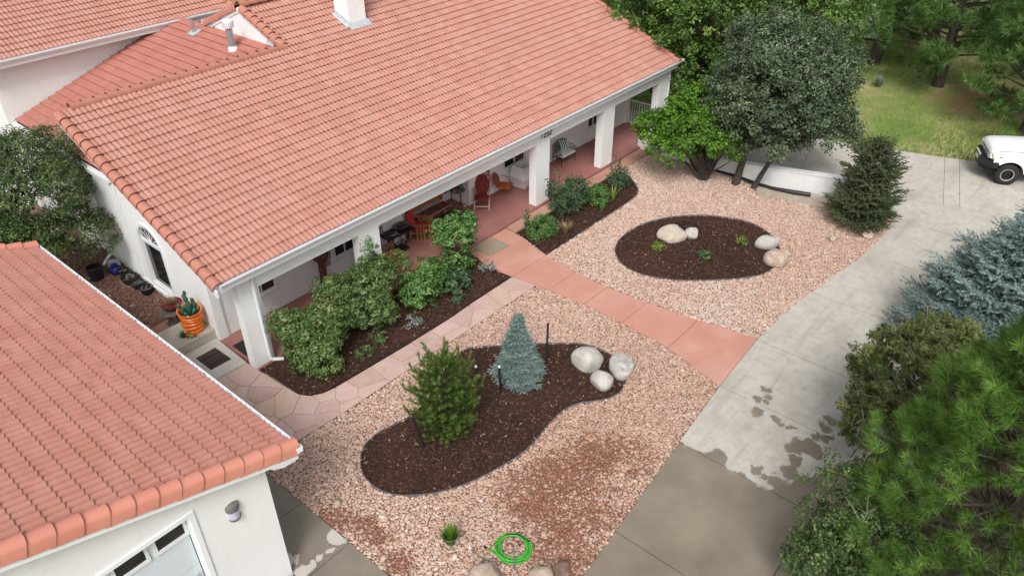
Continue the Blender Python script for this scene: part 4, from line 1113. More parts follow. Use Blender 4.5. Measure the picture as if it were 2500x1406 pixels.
for r in range(4):
    for k in range(10):
        x = -1.0 + k * 0.207 + (0.1 if r % 2 else 0.0)
        if x > 0.99: continue
        o = bpy.data.objects.new('brick', bm1); link(o, bs_); o.location = (min(x + 0.04, 0.93), -0.132 + r * 0.102, 0.131)
bm2 = MB().box(-0.031, 0.031, -0.02, 0.09, 0, 0.140).mesh('brick'); bm2.materials.append(M['brick'])
for k in range(26):
    o = bpy.data.objects.new('brick', bm2); link(o, bs_); o.location = (-0.995 + k * 0.0796, -0.256, 0.004)

# --- two storey block behind
MB().box(7.55, 16.0, 28.45, 34.8, 0.0, 5.98).build('upper_wall', M['stucco'], house)
mb = MB(); mb.ext([(6.95, 27.98, 5.86), (6.95, 31.6, 5.86 + 3.62 * PM), (6.95, 35.2, 5.86), (6.95, 35.2, 5.74), (6.95, 31.6, 5.74 + 3.62 * PM), (6.95, 27.98, 5.74)], (9.3, 0, 0))
uroof = mb.build('upper_roof', M['under'], house)
tile_field(uroof, (6.95, 27.93, 5.87), (1, 0, 0), Vm, 32, 12, TW, EX, M['tile_main'], nkeep=0)
cap_row(uroof, rake, (16.25, 27.9, 5.92), Vm, W0, 12, EX, 'rake_tile', M['cap_red'])
cap_row(uroof, ridge, (6.95, 31.6, 5.9 + 3.62 * PM + 0.05), (1, 0, 0), (0, 0, 1), 27, 0.345, 'ridge_tile', M['cap_red'])
MB().box(7.0, 16.25, 27.975, 28.45, 5.70, 5.735).build('soffit', M['trim'], house)
MB().box(6.98, 16.27, 27.945, 27.973, 5.64, 5.88).build('fascia', M['trim'], house)
gutter('gutter', 6.95, 16.3, 27.943, 5.92)

# --- house number
def number_strokes():
    S = {}
    S['1'] = [[(0.05, 0.0), (0.06, 0.2)]]
    S['2'] = [[(0.0, 0.15), (0.03, 0.19), (0.08, 0.2), (0.115, 0.17), (0.11, 0.13), (0.0, 0.0), (0.05, 0.018), (0.12, 0.005)]]
    S['3'] = [[(0.0, 0.17), (0.05, 0.2), (0.10, 0.185), (0.105, 0.14), (0.04, 0.11), (0.10, 0.09), (0.115, 0.05), (0.08, 0.005), (0.03, 0.0), (-0.01, 0.025)]]
    return S
S = number_strokes()
for k, ch_ in enumerate('1232'):
    mb = MB()
    for st_ in S[ch_]:
        mb.tube([(19.66 + k * 0.165 + x + 0.1 * y, YF - 0.055, 2.70 + y * 0.9) for x, y in st_], 0.014, 6)
    mb.build('house_number', M['black'], house)

# ------------------------------------------------------------------ garage
gar = thing('garage', 'white stucco garage with red tile roof and pale panelled door', 'garage', (0, 0, 0))
PG = 0.34; CG = 1 / sqrt(1 + PG * PG); SG = PG * CG
XE = 4.83
def zg(x): return 3.47 + PG * (XE - x)
XGR = -4.6
mb = MB(); mb.ext([(XE - 0.02, 9.30, zg(XE - 0.02)), (XGR, 9.30, zg(XGR)), (XGR - 9.0, 9.30, zg(XGR) - 9.0 * PG), (XGR - 9.0, 9.30, zg(XGR) - 9.0 * PG - 0.12), (XGR, 9.30, zg(XGR) - 0.12), (XE - 0.02, 9.30, zg(XE - 0.02) - 0.12)], (0, 10.85, 0))
groof = mb.build('roof', M['under'], gar)
TWG, EXG = 0.31, 0.33
tile_field(groof, (XE, 9.42, zg(XE)), (0, 1, 0), (-CG, 0, SG), 34, 30, TWG, EXG, M['tile_gar'], amp=0.056, lip=0.042, nkeep=300, skirt=0.055, pw=0.8)
grake = cap_mesh(0.43, 0.138, 0.118, 0.17, n=8, t=0.02)
def garcap(y, n):
    cap_row(groof, grake, (XE + 0.06, y, zg(XE + 0.06) + 0.05), (-CG, 0, SG), (SG, 0, CG), n, 0.365, 'rake_tile', M['cap_gar'])
M['cap_gar'] = tilemat('clay_cap_garage', 0, 0.345, 4.98, 1, 3.0, 8.0, (0.58, 0.225, 0.16), (0.64, 0.275, 0.20), 0.05)
garcap(9.36, 27); garcap(20.12, 27)
mb = MB(); mb.ext([(XE + 0.03, 9.268, zg(XE) - 0.02), (XGR, 9.268, zg(XGR) - 0.02), (XGR, 9.268, zg(XGR) - 0.27), (XE + 0.03, 9.268, zg(XE) - 0.27)], (0, 0.028, 0))
mb.build('barge_board', M['trim'], gar)
MB().ext([(XE - 0.02, 9.30, 3.16), (XE - 0.02, 9.30, 3.44), (4.35, 9.30, 3.62), (4.35, 9.30, 3.30), (4.55, 9.30, 3.20)], (0, 0.33, 0)).build('eave_return', M['trim'], gar)
mb = MB(); mb.ext([(XE - 0.05, 9.28, zg(XE) - 0.16), (XGR, 9.28, zg(XGR) - 0.16), (XGR, 9.28, zg(XGR) - 0.19), (XE - 0.05, 9.28, zg(XE) - 0.19)], (0, 0.35, 0))
mb.build('soffit', M['trim'], gar)
MB().box(4.36, XE - 0.04, 9.62, 20.0, 3.22, 3.26).build('soffit', M['trim'], gar)
MB().box(XE - 0.035, XE - 0.005, 9.28, 20.1, 3.20, 3.45).build('fascia', M['trim'], gar)
gutter('gutter', 9.2, 20.15, XE, 3.50, d=0.115, h=0.11, parent=gar, along='y')
GY = 9.61
door_hole = rect(-2.1, 2.88, 0.0, 3.20)
wall_with_holes('wall', [(-9.0, 0.0), (-2.1, 0.0), (-2.1, 3.20), (2.88, 3.20), (2.88, 0.0), (4.35, 0.0), (4.35, zg(4.35) - 0.2), (XGR, zg(XGR) - 0.2), (-9.0, zg(-4.6) - 4.4 * PG - 0.2)], [], lambda x, z: (x, GY, z), (0, 0.25, 0), M['stucco'], gar)
MB().box(4.12, 4.348, GY + 0.252, 19.95, 0.0, 3.26).build('wall', M['stucco'], gar)
MB().ext([(4.34, 19.70, 0.0), (4.34, 19.70, zg(4.35) - 0.16), (XGR, 19.70, zg(XGR) - 0.16), (-9.0, 19.70, zg(-4.6) - 4.4 * PG - 0.16), (-9.0, 19.70, 0)], (0, 0.24, 0)).build('wall', M['stucco'], gar)
gd = thing('garage_door', 'pale blue grey sectional garage door with a row of small dark windows', 'garage door', (0.39, GY, 0.0))
MB().box(-2.44, 2.44, 0.135, 0.18, 0.05, 2.56).build('panel', M['doorgrey'], gd)
mb = MB()
for z in (0.75, 1.35, 1.95): mb.box(-2.44, 2.44, 0.128, 0.1345, z - 0.006, z + 0.006)
mb.build('seam', M['flash'], gd)
MB().box(-2.44, 2.44, 0.135, 0.18, 2.57, 3.17).build('panel', M['doorgrey'], gd)
for k in range(7):
    xc = 2.145 - k * 0.69
    if xc < -2.2: break
    fr = MB(); a, b, c, d = xc - 0.30, xc + 0.30, 2.72, 3.12
    fr.box(a, b, 0.10, 0.134, c, c + 0.07); fr.box(a, b, 0.10, 0.134, d - 0.06, d); fr.box(a, a + 0.055, 0.101, 0.134, c + 0.07, d - 0.06); fr.box(b - 0.055, b, 0.101, 0.134, c + 0.07, d - 0.06)
    f = fr.build('window', M['winframe'], gd)
    MB().box(a + 0.05, b - 0.05, 0.122, 0.1335, c + 0.065, d - 0.055).build('pane', M['glass'], f)
mb = MB(); mb.box(2.49, 2.58, -0.03, 0.0, 0.0, 3.29); mb.box(-2.6, 2.49, -0.03, 0.0, 3.20, 3.29)
mb.box(2.452, 2.489, 0.02, 0.12, 0.0, 3.19); mb.build('trim', M['trim'], gd)
MB().box(2.30, 2.36, 0.09, 0.134, 1.55, 1.75).build('handle', M['flash'], gd)
lamp = thing('wall_lamp', 'half round pewter wall lamp with lilac glass on the garage wall', 'lamp', (3.60, GY, 2.50))
def half(mb, prof, n=12):
    b = len(mb.v)
    for r, z in prof:
        for k in range(n + 1):
            t = pi + pi * k / n; mb.v.append((r * cos(t), r * sin(t) * 0.9, z))
    m = n + 1
    for i in range(len(prof) - 1):
        for k in range(n): mb.f.append((b + i * m + k, b + i * m + k + 1, b + (i + 1) * m + k + 1, b + (i + 1) * m + k))
    mb.f.append(tuple(b + k for k in range(m))); mb.f.append(tuple(b + (len(prof) - 1) * m + k for k in range(m))[::-1])
    return mb
half(MB(), [(0.105, 0.0), (0.12, 0.05)]).build('base', M['lampgrey'], lamp)
half(MB(), [(0.105, 0.05), (0.112, 0.24)]).build('shade', M['lampglass'], lamp)
half(MB(), [(0.125, 0.24), (0.135, 0.30), (0.12, 0.37), (0.03, 0.40)]).build('hood', M['lampgrey'], lamp)
# ------------------------------------------------------------------ porch furniture (floor at z = 0.13)
FZ = 0.132
def cushion(x0, x1, y0, y1, z0, z1, M4=None):
    """soft box: rounded by a coarse puffed grid"""
    mb = MB(); n = 6; vs = []; nx_, ny2 = n, n
    for s in (0, 1):
        for i in range(nx_ + 1):
            for j in range(ny2 + 1):
                u = i / nx_; v = j / ny2
                e = min(u, 1 - u, v, 1 - v)
                puff = min(1, e / 0.18) ** 0.5
                zc = (z0 + z1) / 2; hz = (z1 - z0) / 2
                vs.append(Vector((x0 + (x1 - x0) * u, y0 + (y1 - y0) * v, zc + (hz * (0.35 + 0.65 * puff)) * (1 if s else -1))))
    if M4 is not None: vs = [M4 @ p for p in vs]
    m = (nx_ + 1) * (ny2 + 1); fs = []
    idx = lambda s, i, j: s * m + i * (ny2 + 1) + j
    for i in range(nx_):
        for j in range(ny2):
            fs.append((idx(1, i, j), idx(1, i + 1, j), idx(1, i + 1, j + 1), idx(1, i, j + 1)))
            fs.append((idx(0, i, j), idx(0, i, j + 1), idx(0, i + 1, j + 1), idx(0, i + 1, j)))
    for i in range(nx_):
        fs.append((idx(0, i, 0), idx(0, i + 1, 0), idx(1, i + 1, 0), idx(1, i, 0))); fs.append((idx(0, i, ny2), idx(1, i, ny2), idx(1, i + 1, ny2), idx(0, i + 1, ny2)))
    for j in range(ny2):
        fs.append((idx(0, 0, j), idx(1, 0, j), idx(1, 0, j + 1), idx(0, 0, j + 1))); fs.append((idx(0, nx_, j), idx(0, nx_, j + 1), idx(1, nx_, j + 1), idx(1, nx_, j)))
    return mb.add(vs, fs)

def armchair(loc, rz, label):
    """oak slat-sided armchair, facing local -y, red cushions"""
    t = thing('armchair', label, 'armchair', loc, rz, 'red cushioned wooden armchairs on the porch')
    for sx in (-0.33, 0.33):
        mb = MB()
        mb.box(sx - 0.03, sx + 0.03, -0.38, -0.31, 0, 0.58); mb.box(sx - 0.03, sx + 0.03, 0.30, 0.37, 0, 0.58)
        mb.box(sx - 0.028, sx + 0.028, -0.31, 0.30, 0.0, 0.055)
        mb.build('leg', M['wood'], t, bevel=0.006)
        MB().box(sx - 0.05, sx + 0.05, -0.42, 0.40, 0.582, 0.625).build('armrest', M['wood'], t, bevel=0.012)
        for y in (-0.14, -0.02, 0.10):
            MB().box(sx - 0.012, sx + 0.012, y - 0.03, y + 0.03, 0.056, 0.58).build('slat', M['wood'], t)
    MB().box(-0.30, 0.30, -0.34, 0.30, 0.26, 0.31).build('seat_frame', M['wood'], t)
    cushion(-0.29, 0.29, -0.40, 0.22, 0.31, 0.47).build('seat_cushion', M['redcush'], t, smooth=True)
    R_ = Matrix.Translation((0, 0.24, 0.36)) @ Matrix.Rotation(radians(-18), 4, 'X')
    cushion(-0.29, 0.29, -0.085, 0.065, 0.06, 0.66, R_).build('back_cushion', M['redcush'], t, smooth=True)
    mb = MB(); mb.box(-0.29, -0.24, 0.07, 0.11, -0.1, 0.66, R_); mb.box(0.24, 0.29, 0.07, 0.11, -0.1, 0.66, R_); mb.box(-0.29, 0.29, 0.07, 0.11, 0.66, 0.73, R_)
    for k in range(5): mb.box(-0.17 + k * 0.085 - 0.015, -0.17 + k * 0.085 + 0.015, 0.08, 0.10, -0.05, 0.66, R_)
    mb.build('back_frame', M['wood'], t)
    return t
armchair((15.32, 17.20, FZ), radians(40), 'red cushioned oak armchair beside the black door mat')
armchair((13.28, 16.62, FZ), radians(75), 'red cushioned oak armchair half hidden behind the white porch column')

# sewing machine table with a bowl, frame and trinkets
tb = thing('iron_table', 'black iron treadle table with dark top against the porch wall', 'table', (14.15, 17.12, FZ))
MB().box(-0.55, 0.55, -0.27, 0.27, 0.70, 0.745).build('table_top', M['black'], tb, bevel=0.008)
MB().box(-0.36, 0.36, -0.20, 0.20, 0.0, 0.05).build('base', M['black'], tb, bevel=0.01)
for sx in (-0.27, 0.27):
    mb = MB()
    for y in (-0.16, 0.16): mb.tube([(sx, y, 0.05), (sx, y * 0.7, 0.2), (sx, y * 1.05, 0.4), (sx, y * 0.8, 0.55), (sx, y * 1.1, 0.70)], 0.018, 6)
    mb.tube([(sx, -0.14, 0.22), (sx, 0.14, 0.42)], 0.012, 6); mb.tube([(sx, 0.14, 0.22), (sx, -0.14, 0.42)], 0.012, 6)
    mb.tube([(sx, 0.08 * cos(t), 0.54 + 0.08 * sin(t)) for t in [k * pi / 5 for k in range(10)]], 0.010, 6, close=True)
    mb.build('leg', M['black'], tb)
mb = MB(); mb.bar((-0.27, 0, 0.3), (0.27, 0, 0.3), 0.02, 0.02); mb.tube([(0.0 + 0.13 * cos(t), 0.06, 0.40 + 0.13 * sin(t)) for t in [k * pi / 8 for k in range(16)]], 0.012, 6, close=True)
mb.box(-0.15, 0.15, -0.12, 0.12, 0.13, 0.145); mb.build('treadle', M['black'], tb)
bw = thing('bowl', 'shallow brown oval bowl of dark stones on the iron table', 'bowl', (14.42, 17.16, FZ + 0.747))
MB().lathe([(0.10, 0.0), (0.24, 0.06), (0.30, 0.085), (0.31, 0.10), (0.25, 0.085), (0.12, 0.035), (0, 0.03)], n=20, sx=1.05, sy=0.75, cap=False).build('dish', M['stone_table'], bw, smooth=True)
mb = MB(); rr = random.Random(4)
for k in range(14):
    mb.lathe([(0.0, -0.02), (0.035, 0.0), (0.025, 0.025), (0, 0.035)], (rr.uniform(-0.16, 0.16), rr.uniform(-0.11, 0.11), 0.065), 6, cap=False)
mb.build('stones', M['blackplast'], bw)['kind'] = 'stuff'
fr = thing('picture_frame', 'small black frame standing on the iron table', 'frame', (13.72, 17.30, FZ + 0.747), radians(35))
mb = MB(); mb.bar((-0.11, 0, 0.01), (0.11, 0, 0.01), 0.02, 0.02); mb.bar((-0.11, 0.05, 0.24), (0.11, 0.05, 0.24), 0.02, 0.02); mb.bar((-0.11, 0, 0.01), (-0.11, 0.05, 0.24), 0.02, 0.02); mb.bar((0.11, 0, 0.01), (0.11, 0.05, 0.24), 0.02, 0.02)
mb.build('rim', M['black'], fr)
MB().add([(-0.1, 0.005, 0.02), (0.1, 0.005, 0.02), (0.1, 0.05, 0.23), (-0.1, 0.05, 0.23)], [(0, 1, 2, 3)]).build('glass', M['drape'], fr)
mb = MB()
for k in range(12): mb.lathe([(0.0, 0.0), (0.03, 0.012), (0.02, 0.035), (0, 0.04)], (rr.uniform(-0.15, 0.15), rr.uniform(-0.10, 0.10), 0), 6, cap=False)
o = mb.build('trinkets', M['tan']); o.location = (13.95, 17.0, FZ + 0.747); tag(o, 'scatter of small rusty trinkets on the iron table', 'trinkets')

# mats
mt = tag(sheet('door_mat', [(16.38, 16.82), (17.31, 16.80), (17.33, 17.72), (16.40, 17.74)], M['blackrub'], z=FZ + 0.012, thick=0.011, ground=False), 'plain black rubber door mat before the brick step', 'mat')
def stripemat():
    m, nt, bs = nodes_of('striped_brown_mat'); p = POS(nt)
    s = N(nt, 'ShaderNodeSeparateXYZ', {0: p})
    n1 = N(nt, 'ShaderNodeTexNoise', {'W': mth(nt, 'MULTIPLY', s.outputs[1], 1.0), 'Scale': 26.0, 'Detail': 2.0}, noise_dimensions='1D').outputs['Fac']
    setc(nt, bs, ramp(nt, n1, [(0.40, (0.016, 0.011, 0.010)), (0.55, (0.040, 0.028, 0.022)), (0.66, (0.12, 0.095, 0.08))]))
    bs.inputs['Roughness'].default_value = 0.95
    return m
M['stripe'] = stripemat()
tag(sheet('door_mat', [(6.74, 16.45), (7.35, 16.43), (7.34, 17.21), (6.74, 17.2)], M['stripe'], z=0.155, thick=0.012, ground=False), 'dark brown striped door mat on the concrete pad', 'mat')
tag(sheet('door_mat', [(7.70, 15.92), (8.25, 15.92), (8.25, 16.92), (7.70, 16.92)], M['blackrub'], z=FZ + 0.012, thick=0.011, ground=False), 'black rubber grid mat inside the side entrance of the porch', 'mat')
tag(sheet('jute_mat', [(15.95, 14.62), (16.92, 14.60), (16.95, 15.40), (15.98, 15.42)], plain('jute', (0.30, 0.245, 0.175), 0.95, var=0.15, scale=20, bmp=0.5), z=0.026 + 0.005, thick=0.012), 'tan jute mat on the salmon walk below the porch', 'mat')

# round side table with teal pot
tb = thing('round_table', 'small round slate topped side table on black iron legs', 'table', (17.66, 17.72, FZ))
MB().lathe([(0.02, 0.66), (0.27, 0.66), (0.285, 0.675), (0.27, 0.69), (0.0, 0.692)], n=24, cap=False).build('table_top', M['stone_table'], tb, smooth=True)
for t in (0.3, 2.4, 4.5): MB().tube([(0.22 * cos(t), 0.22 * sin(t), 0.665), (0.23 * cos(t), 0.23 * sin(t), 0.01)], 0.012, 6).build('leg', M['black'], tb)
MB().tube([(0.235 * cos(t), 0.235 * sin(t), 0.012) for t in [0.3 + 4.2 * k / 14 for k in range(15)]], 0.012, 6).build('foot_ring', M['black'], tb)
jar = thing('teal_jar', 'small teal glazed jar on the round slate table', 'jar', (17.80, 17.66, FZ + 0.693))
MB().lathe([(0.04, 0), (0.075, 0.03), (0.08, 0.08), (0.05, 0.12), (0.045, 0.15), (0.06, 0.16)], n=16).build('body', M['teal'], jar, smooth=True)
d_ = thing('red_dish', 'red and tan dish on the round slate table', 'dish', (17.64, 17.64, FZ + 0.693))
MB().lathe([(0.03, 0), (0.07, 0.015), (0.075, 0.03), (0.06, 0.02), (0, 0.012)], n=14, cap=False).build('body', M['orangecush'], d_, smooth=True)
d_ = thing('metal_ring', 'coiled brass ring lying on the round slate table', 'ring', (17.50, 17.70, FZ + 0.693))
MB().tube([(0.05 * cos(t), 0.05 * sin(t), 0.012) for t in [k * pi / 7 for k in range(14)]], 0.008, 6, close=True).build('ring', M['chrome'], d_)

# high-backed reclining chair with maroon cushions, facing the drive
rc = thing('recliner_chair', 'tall teak folding recliner with maroon cushions', 'chair', (18.28, 17.08, FZ), radians(-51))
for sx in (-0.27, 0.27):
    MB().bar((sx, -0.33, 0.0), (sx, -0.20, 0.40), 0.04, 0.05).build('leg', M['woodpale'], rc)
    MB().bar((sx, 0.35, 0.0), (sx, -0.05, 0.60), 0.035, 0.045).build('leg', M['woodpale'], rc)
    MB().box(sx - 0.045, sx + 0.045, -0.30, 0.22, 0.60, 0.635).build('armrest', M['woodpale'], rc, bevel=0.01)
    MB().bar((sx, -0.32, 0.36), (sx, 0.2, 0.30), 0.035, 0.06).build('seat_rail', M['woodpale'], rc)
MB().bar((-0.25, -0.30, 0.12), (0.25, -0.30, 0.12), 0.03, 0.045).build('stretcher', M['woodpale'], rc)
cushion(-0.25, 0.25, -0.36, 0.16, 0.35, 0.43).build('seat_cushion', M['darkred'], rc, smooth=True)
R_ = Matrix.Translation((0, 0.16, 0.36)) @ Matrix.Rotation(radians(-20), 4, 'X')
cushion(-0.25, 0.25, -0.08, 0.0, 0.03, 0.72, R_).build('back_cushion', M['darkred'], rc, smooth=True)
mb = MB()
for sx in (-0.25, 0.25): mb.box(sx - 0.02, sx + 0.02, 0.0, 0.035, -0.1, 0.86, R_)
mb.box(-0.27, 0.27, 0.0, 0.035, 0.85, 0.92, R_); mb.box(-0.23, 0.23, 0.0, 0.03, 0.70, 0.735, R_)
for k in range(6): mb.box(-0.2 + k * 0.08 - 0.014, -0.2 + k * 0.08 + 0.014, 0.005, 0.025, 0.735, 0.85, R_)
mb.build('back_frame', M['darkred'], rc)

# rust orange bucket chair
oc = thing('patio_chair', 'rust orange cushioned metal patio chair beside the faceted planter', 'chair', (19.48, 17.08, FZ), radians(28))
for sx in (-0.2, 0.2):
    MB().tube([(sx, -0.22, 0.0), (sx * 0.85, -0.18, 0.18), (sx * 0.6, -0.05, 0.30), (sx * 0.9, 0.10, 0.16), (sx, 0.2, 0.0)], 0.011, 6).build('leg', M['orangecush'], oc)
    MB().tube([(sx * 1.35, -0.15, 0.36), (sx * 1.6, -0.18, 0.50), (sx * 1.6, 0.05, 0.60), (sx * 1.3, 0.18, 0.62)], 0.011, 6).build('armrest', M['orangecush'], oc)
cushion(-0.26, 0.26, -0.28, 0.20, 0.31, 0.40).build('seat_cushion', M['orangecush'], oc, smooth=True)
R_ = Matrix.Translation((0, 0.2, 0.36)) @ Matrix.Rotation(radians(-24), 4, 'X')
cushion(-0.27, 0.27, -0.05, 0.03, 0.0, 0.50, R_).build('back_cushion', plain('rust_brown_cushion', (0.30, 0.085, 0.03), 0.85, var=0.2, scale=7), oc, smooth=True)

# white faceted planter
pl = thing('faceted_planter', 'large white faceted geometric planter under the porch window', 'planter', (20.52, 17.02, FZ), radians(10))
b0 = [(-0.28, -0.26, 0), (0.28, -0.26, 0), (0.28, 0.26, 0), (-0.28, 0.26, 0)]
m0 = [(-0.44, -0.30, 0.42), (0.12, -0.46, 0.36), (0.46, -0.1, 0.48), (0.36, 0.38, 0.40), (-0.40, 0.36, 0.46)]
t0 = [(-0.33, -0.22, 0.84), (0.25, -0.30, 0.80), (0.34, 0.24, 0.86), (-0.26, 0.30, 0.90)]
i0 = [(-0.26, -0.16, 0.83), (0.20, -0.23, 0.80), (0.27, 0.18, 0.85), (-0.20, 0.23, 0.88)]
k0 = [(-0.20, -0.12, 0.55), (0.15, -0.17, 0.55), (0.20, 0.13, 0.55), (-0.15, 0.17, 0.55)]
mb = MB(); mb.add(b0 + m0 + t0 + i0 + k0, [(3, 2, 1, 0), (0, 1, 5), (0, 5, 4), (1, 6, 5), (1, 2, 6), (2, 7, 6), (2, 3, 7), (3, 8, 7), (3, 0, 8), (0, 4, 8),
    (4, 5, 10), (4, 10, 9), (5, 6, 10), (6, 11, 10), (6, 7, 11), (7, 8, 12), (7, 12, 11), (8, 4, 9), (8, 9, 12),
    (9, 10, 14, 13), (10, 11, 15, 14), (11, 12, 16, 15), (12, 9, 13, 16), (13, 14, 18, 17), (14, 15, 19, 18), (15, 16, 20, 19), (16, 13, 17, 20)])
mb.build('shell', M['planter'], pl)
MB().add([(-0.2, -0.12, 0.56), (0.15, -0.17, 0.56), (0.2, 0.13, 0.56), (-0.15, 0.17, 0.56)], [(0, 1, 2, 3)]).build('soil', M['soil'], pl)

# wrought iron loveseat
ls = thing('loveseat', 'black wrought iron loveseat with pale seat cushion on the porch', 'bench', (23.12, 17.0, FZ))
for sx in (-0.46, 0.46):
    MB().tube([(sx, -0.24, 0.0), (sx * 0.97, -0.21, 0.2), (sx, -0.23, 0.40), (sx * 1.04, -0.26, 0.55), (sx * 1.05, -0.1, 0.66), (sx, 0.18, 0.66)], 0.014, 6).build('leg', M['black'], ls)
    MB().tube([(sx, 0.24, 0.0), (sx, 0.20, 0.40), (sx, 0.25, 0.80)], 0.014, 6).build('leg', M['black'], ls)
    mb = MB()
    for (c_y, c_z) in ((-0.15, 0.52), (0.0, 0.55), (0.12, 0.53), (-0.05, 0.45)):
        mb.tube([(sx * 1.03, c_y + 0.055 * cos(t), c_z + 0.055 * sin(t)) for t in [k * pi / 4 for k in range(8)]], 0.009, 5, close=True)
    mb.build('scroll', M['black'], ls)
mb = MB(); mb.tube([(-0.46, 0.25, 0.80), (-0.3, 0.27, 0.88), (0, 0.28, 0.92), (0.3, 0.27, 0.88), (0.46, 0.25, 0.80)], 0.014, 6)
for k in range(7):
    for c_z in (0.53, 0.66, 0.78): mb.tube([(-0.38 + k * 0.127 + 0.06 * cos(t), 0.25, c_z + 0.06 * sin(t)) for t in [q * pi / 4 for q in range(8)]], 0.009, 5, close=True)
mb.build('back_rest', M['black'], ls)
MB().box(-0.46, 0.46, -0.24, 0.22, 0.36, 0.385).build('seat_frame', M['black'], ls)
cushion(-0.45, 0.45, -0.27, 0.22, 0.387, 0.47).build('seat_cushion', M['whitecush'], ls, smooth=True)
def pillowmat():
    m, nt, bs = nodes_of('green_striped_pillow'); p = N(nt, 'ShaderNodeTexCoord').outputs['Object']
    s = N(nt, 'ShaderNodeSeparateXYZ', {0: p})
    w = mth(nt, 'SINE', mth(nt, 'MULTIPLY', s.outputs[0], 52.0))
    zz = mth(nt, 'GREATER_THAN', s.outputs[2], -0.12)
    f = mth(nt, 'MULTIPLY', ramp(nt, mth(nt, 'MULTIPLY_ADD', w, 0.5, 0.5), [(0.25, 0.0), (0.4, 1.0)]), zz)
    setc(nt, bs, mixc(nt, f, (0.62, 0.61, 0.58), (0.02, 0.15, 0.105)))
    bs.inputs['Roughness'].default_value = 0.9
    return m
M['pillow'] = pillowmat()
pw = thing('throw_pillow', 'white throw pillow with green cactus stripes on the loveseat', 'pillow', (23.20, 17.12, FZ + 0.47), 0)
R_ = Matrix.Translation((0, 0.05, 0.20)) @ Matrix.Rotation(radians(-22), 4, 'X')
o = cushion(-0.24, 0.24, -0.06, 0.06, -0.19, 0.24, Matrix.Rotation(radians(-22), 4, 'X')).build('pillow', M['pillow'], pw, smooth=True); o.location = (0, 0.03, 0.20)

# planks, pots at the far end of the porch
bx = thing('plank_box', 'low grey weathered plank box at the porch edge', 'box', (26.95, 15.66, FZ))
MB().box(-0.42, 0.42, -0.14, 0.14, 0.0, 0.08).build('lower_plank', M['woodgrey'], bx, bevel=0.008)
MB().box(-0.43, 0.43, -0.16, 0.16, 0.082, 0.12).build('upper_plank', M['woodgrey'], bx, bevel=0.008)
for (x, y, r, lab) in ((27.62, 16.05, 0.15, 'larger round dark red clay pot near the gate'), (27.28, 16.02, 0.075, 'small round dark red clay pot near the gate')):
    o = thing('clay_pot', lab, 'pot', (x, y, FZ))
    MB().lathe([(r * 0.6, 0), (r, r * 0.5), (r * 1.02, r * 0.9), (r * 0.8, r * 1.4), (r * 0.85, r * 1.5), (r * 0.7, r * 1.45), (r * 0.6, r * 1.0), (0, r * 0.9)], n=18, cap=False).build('body', M['redpot'], o, smooth=True)
o = thing('clay_saucer', 'orange clay saucer on the porch floor behind a column', 'saucer', (21.15, 16.25, FZ))
MB().lathe([(0.11, 0), (0.14, 0.05), (0.145, 0.07), (0.12, 0.06), (0, 0.04)], n=16, cap=False).build('body', M['orangepot'], o, smooth=True)

# carved totem and a hanging drape by the porch wall
tt = thing('wooden_totem', 'carved red and brown wooden totem standing against the porch wall', 'totem', (11.17, 17.18, FZ))
MB().lathe([(0.12, 0), (0.13, 0.3), (0.11, 0.34), (0.125, 0.5), (0.105, 0.56), (0.12, 0.7), (0.105, 0.95), (0.13, 1.0), (0.21, 1.1), (0.26, 1.25), (0.2, 1.32), (0.12, 1.4), (0, 1.42)], n=16, cap=False).build('post', plain('painted_totem', (0.13, 0.042, 0.034), 0.7, var=0.5, scale=5.5), tt, smooth=True)
mb = MB()
for sx in (-1, 1): mb.ext([(sx * 0.09, 0, 1.08), (sx * 0.26, 0.03, 1.25), (sx * 0.30, 0.03, 1.42), (sx * 0.12, 0, 1.30)], (0, 0.04, 0))
mb.build('wing', M['wood'], tt)
dp = thing('drape', 'grey cloth drape hanging on the porch wall beside the totem', 'drape', (11.47, 17.40, 0.75))
vs = []; fs = []
for i in range(13):
    for j in range(7):
        u = i / 12; v_ = j / 6
        vs.append((-0.15 + 0.30 * u, -0.05 + 0.025 * sin(u * 14), 1.35 * v_))
for i in range(12):
    for j in range(6): fs.append((i * 7 + j, (i + 1) * 7 + j, (i + 1) * 7 + j + 1, i * 7 + j + 1))
o = MB().add(vs, fs).build('cloth', M['drape'], dp, smooth=True); md = o.modifiers.new('s', 'SOLIDIFY'); md.thickness = 0.008
MB().tube([(0.17, -0.03, 1.35), (0.19, -0.04, 0.8), (0.17, -0.03, 0.2)], 0.012, 6).build('cord', M['black'], dp)
# lantern by the door
ln = thing('wall_lantern', 'dark metal lantern on the wall beside the front door', 'lantern', (14.88, 17.55, 1.2))
MB().box(0.0, 0.12, -0.06, 0.06, 0.0, 0.26).build('body', M['black'], ln, bevel=0.01)
MB().lathe([(0.09, 0.26), (0.03, 0.34), (0, 0.36)], (0.06, 0, 0), 8).build('roof', M['black'], ln)
MB().box(0.02, 0.122, -0.045, 0.045, 0.05, 0.2).build('pane', M['lens'], ln)

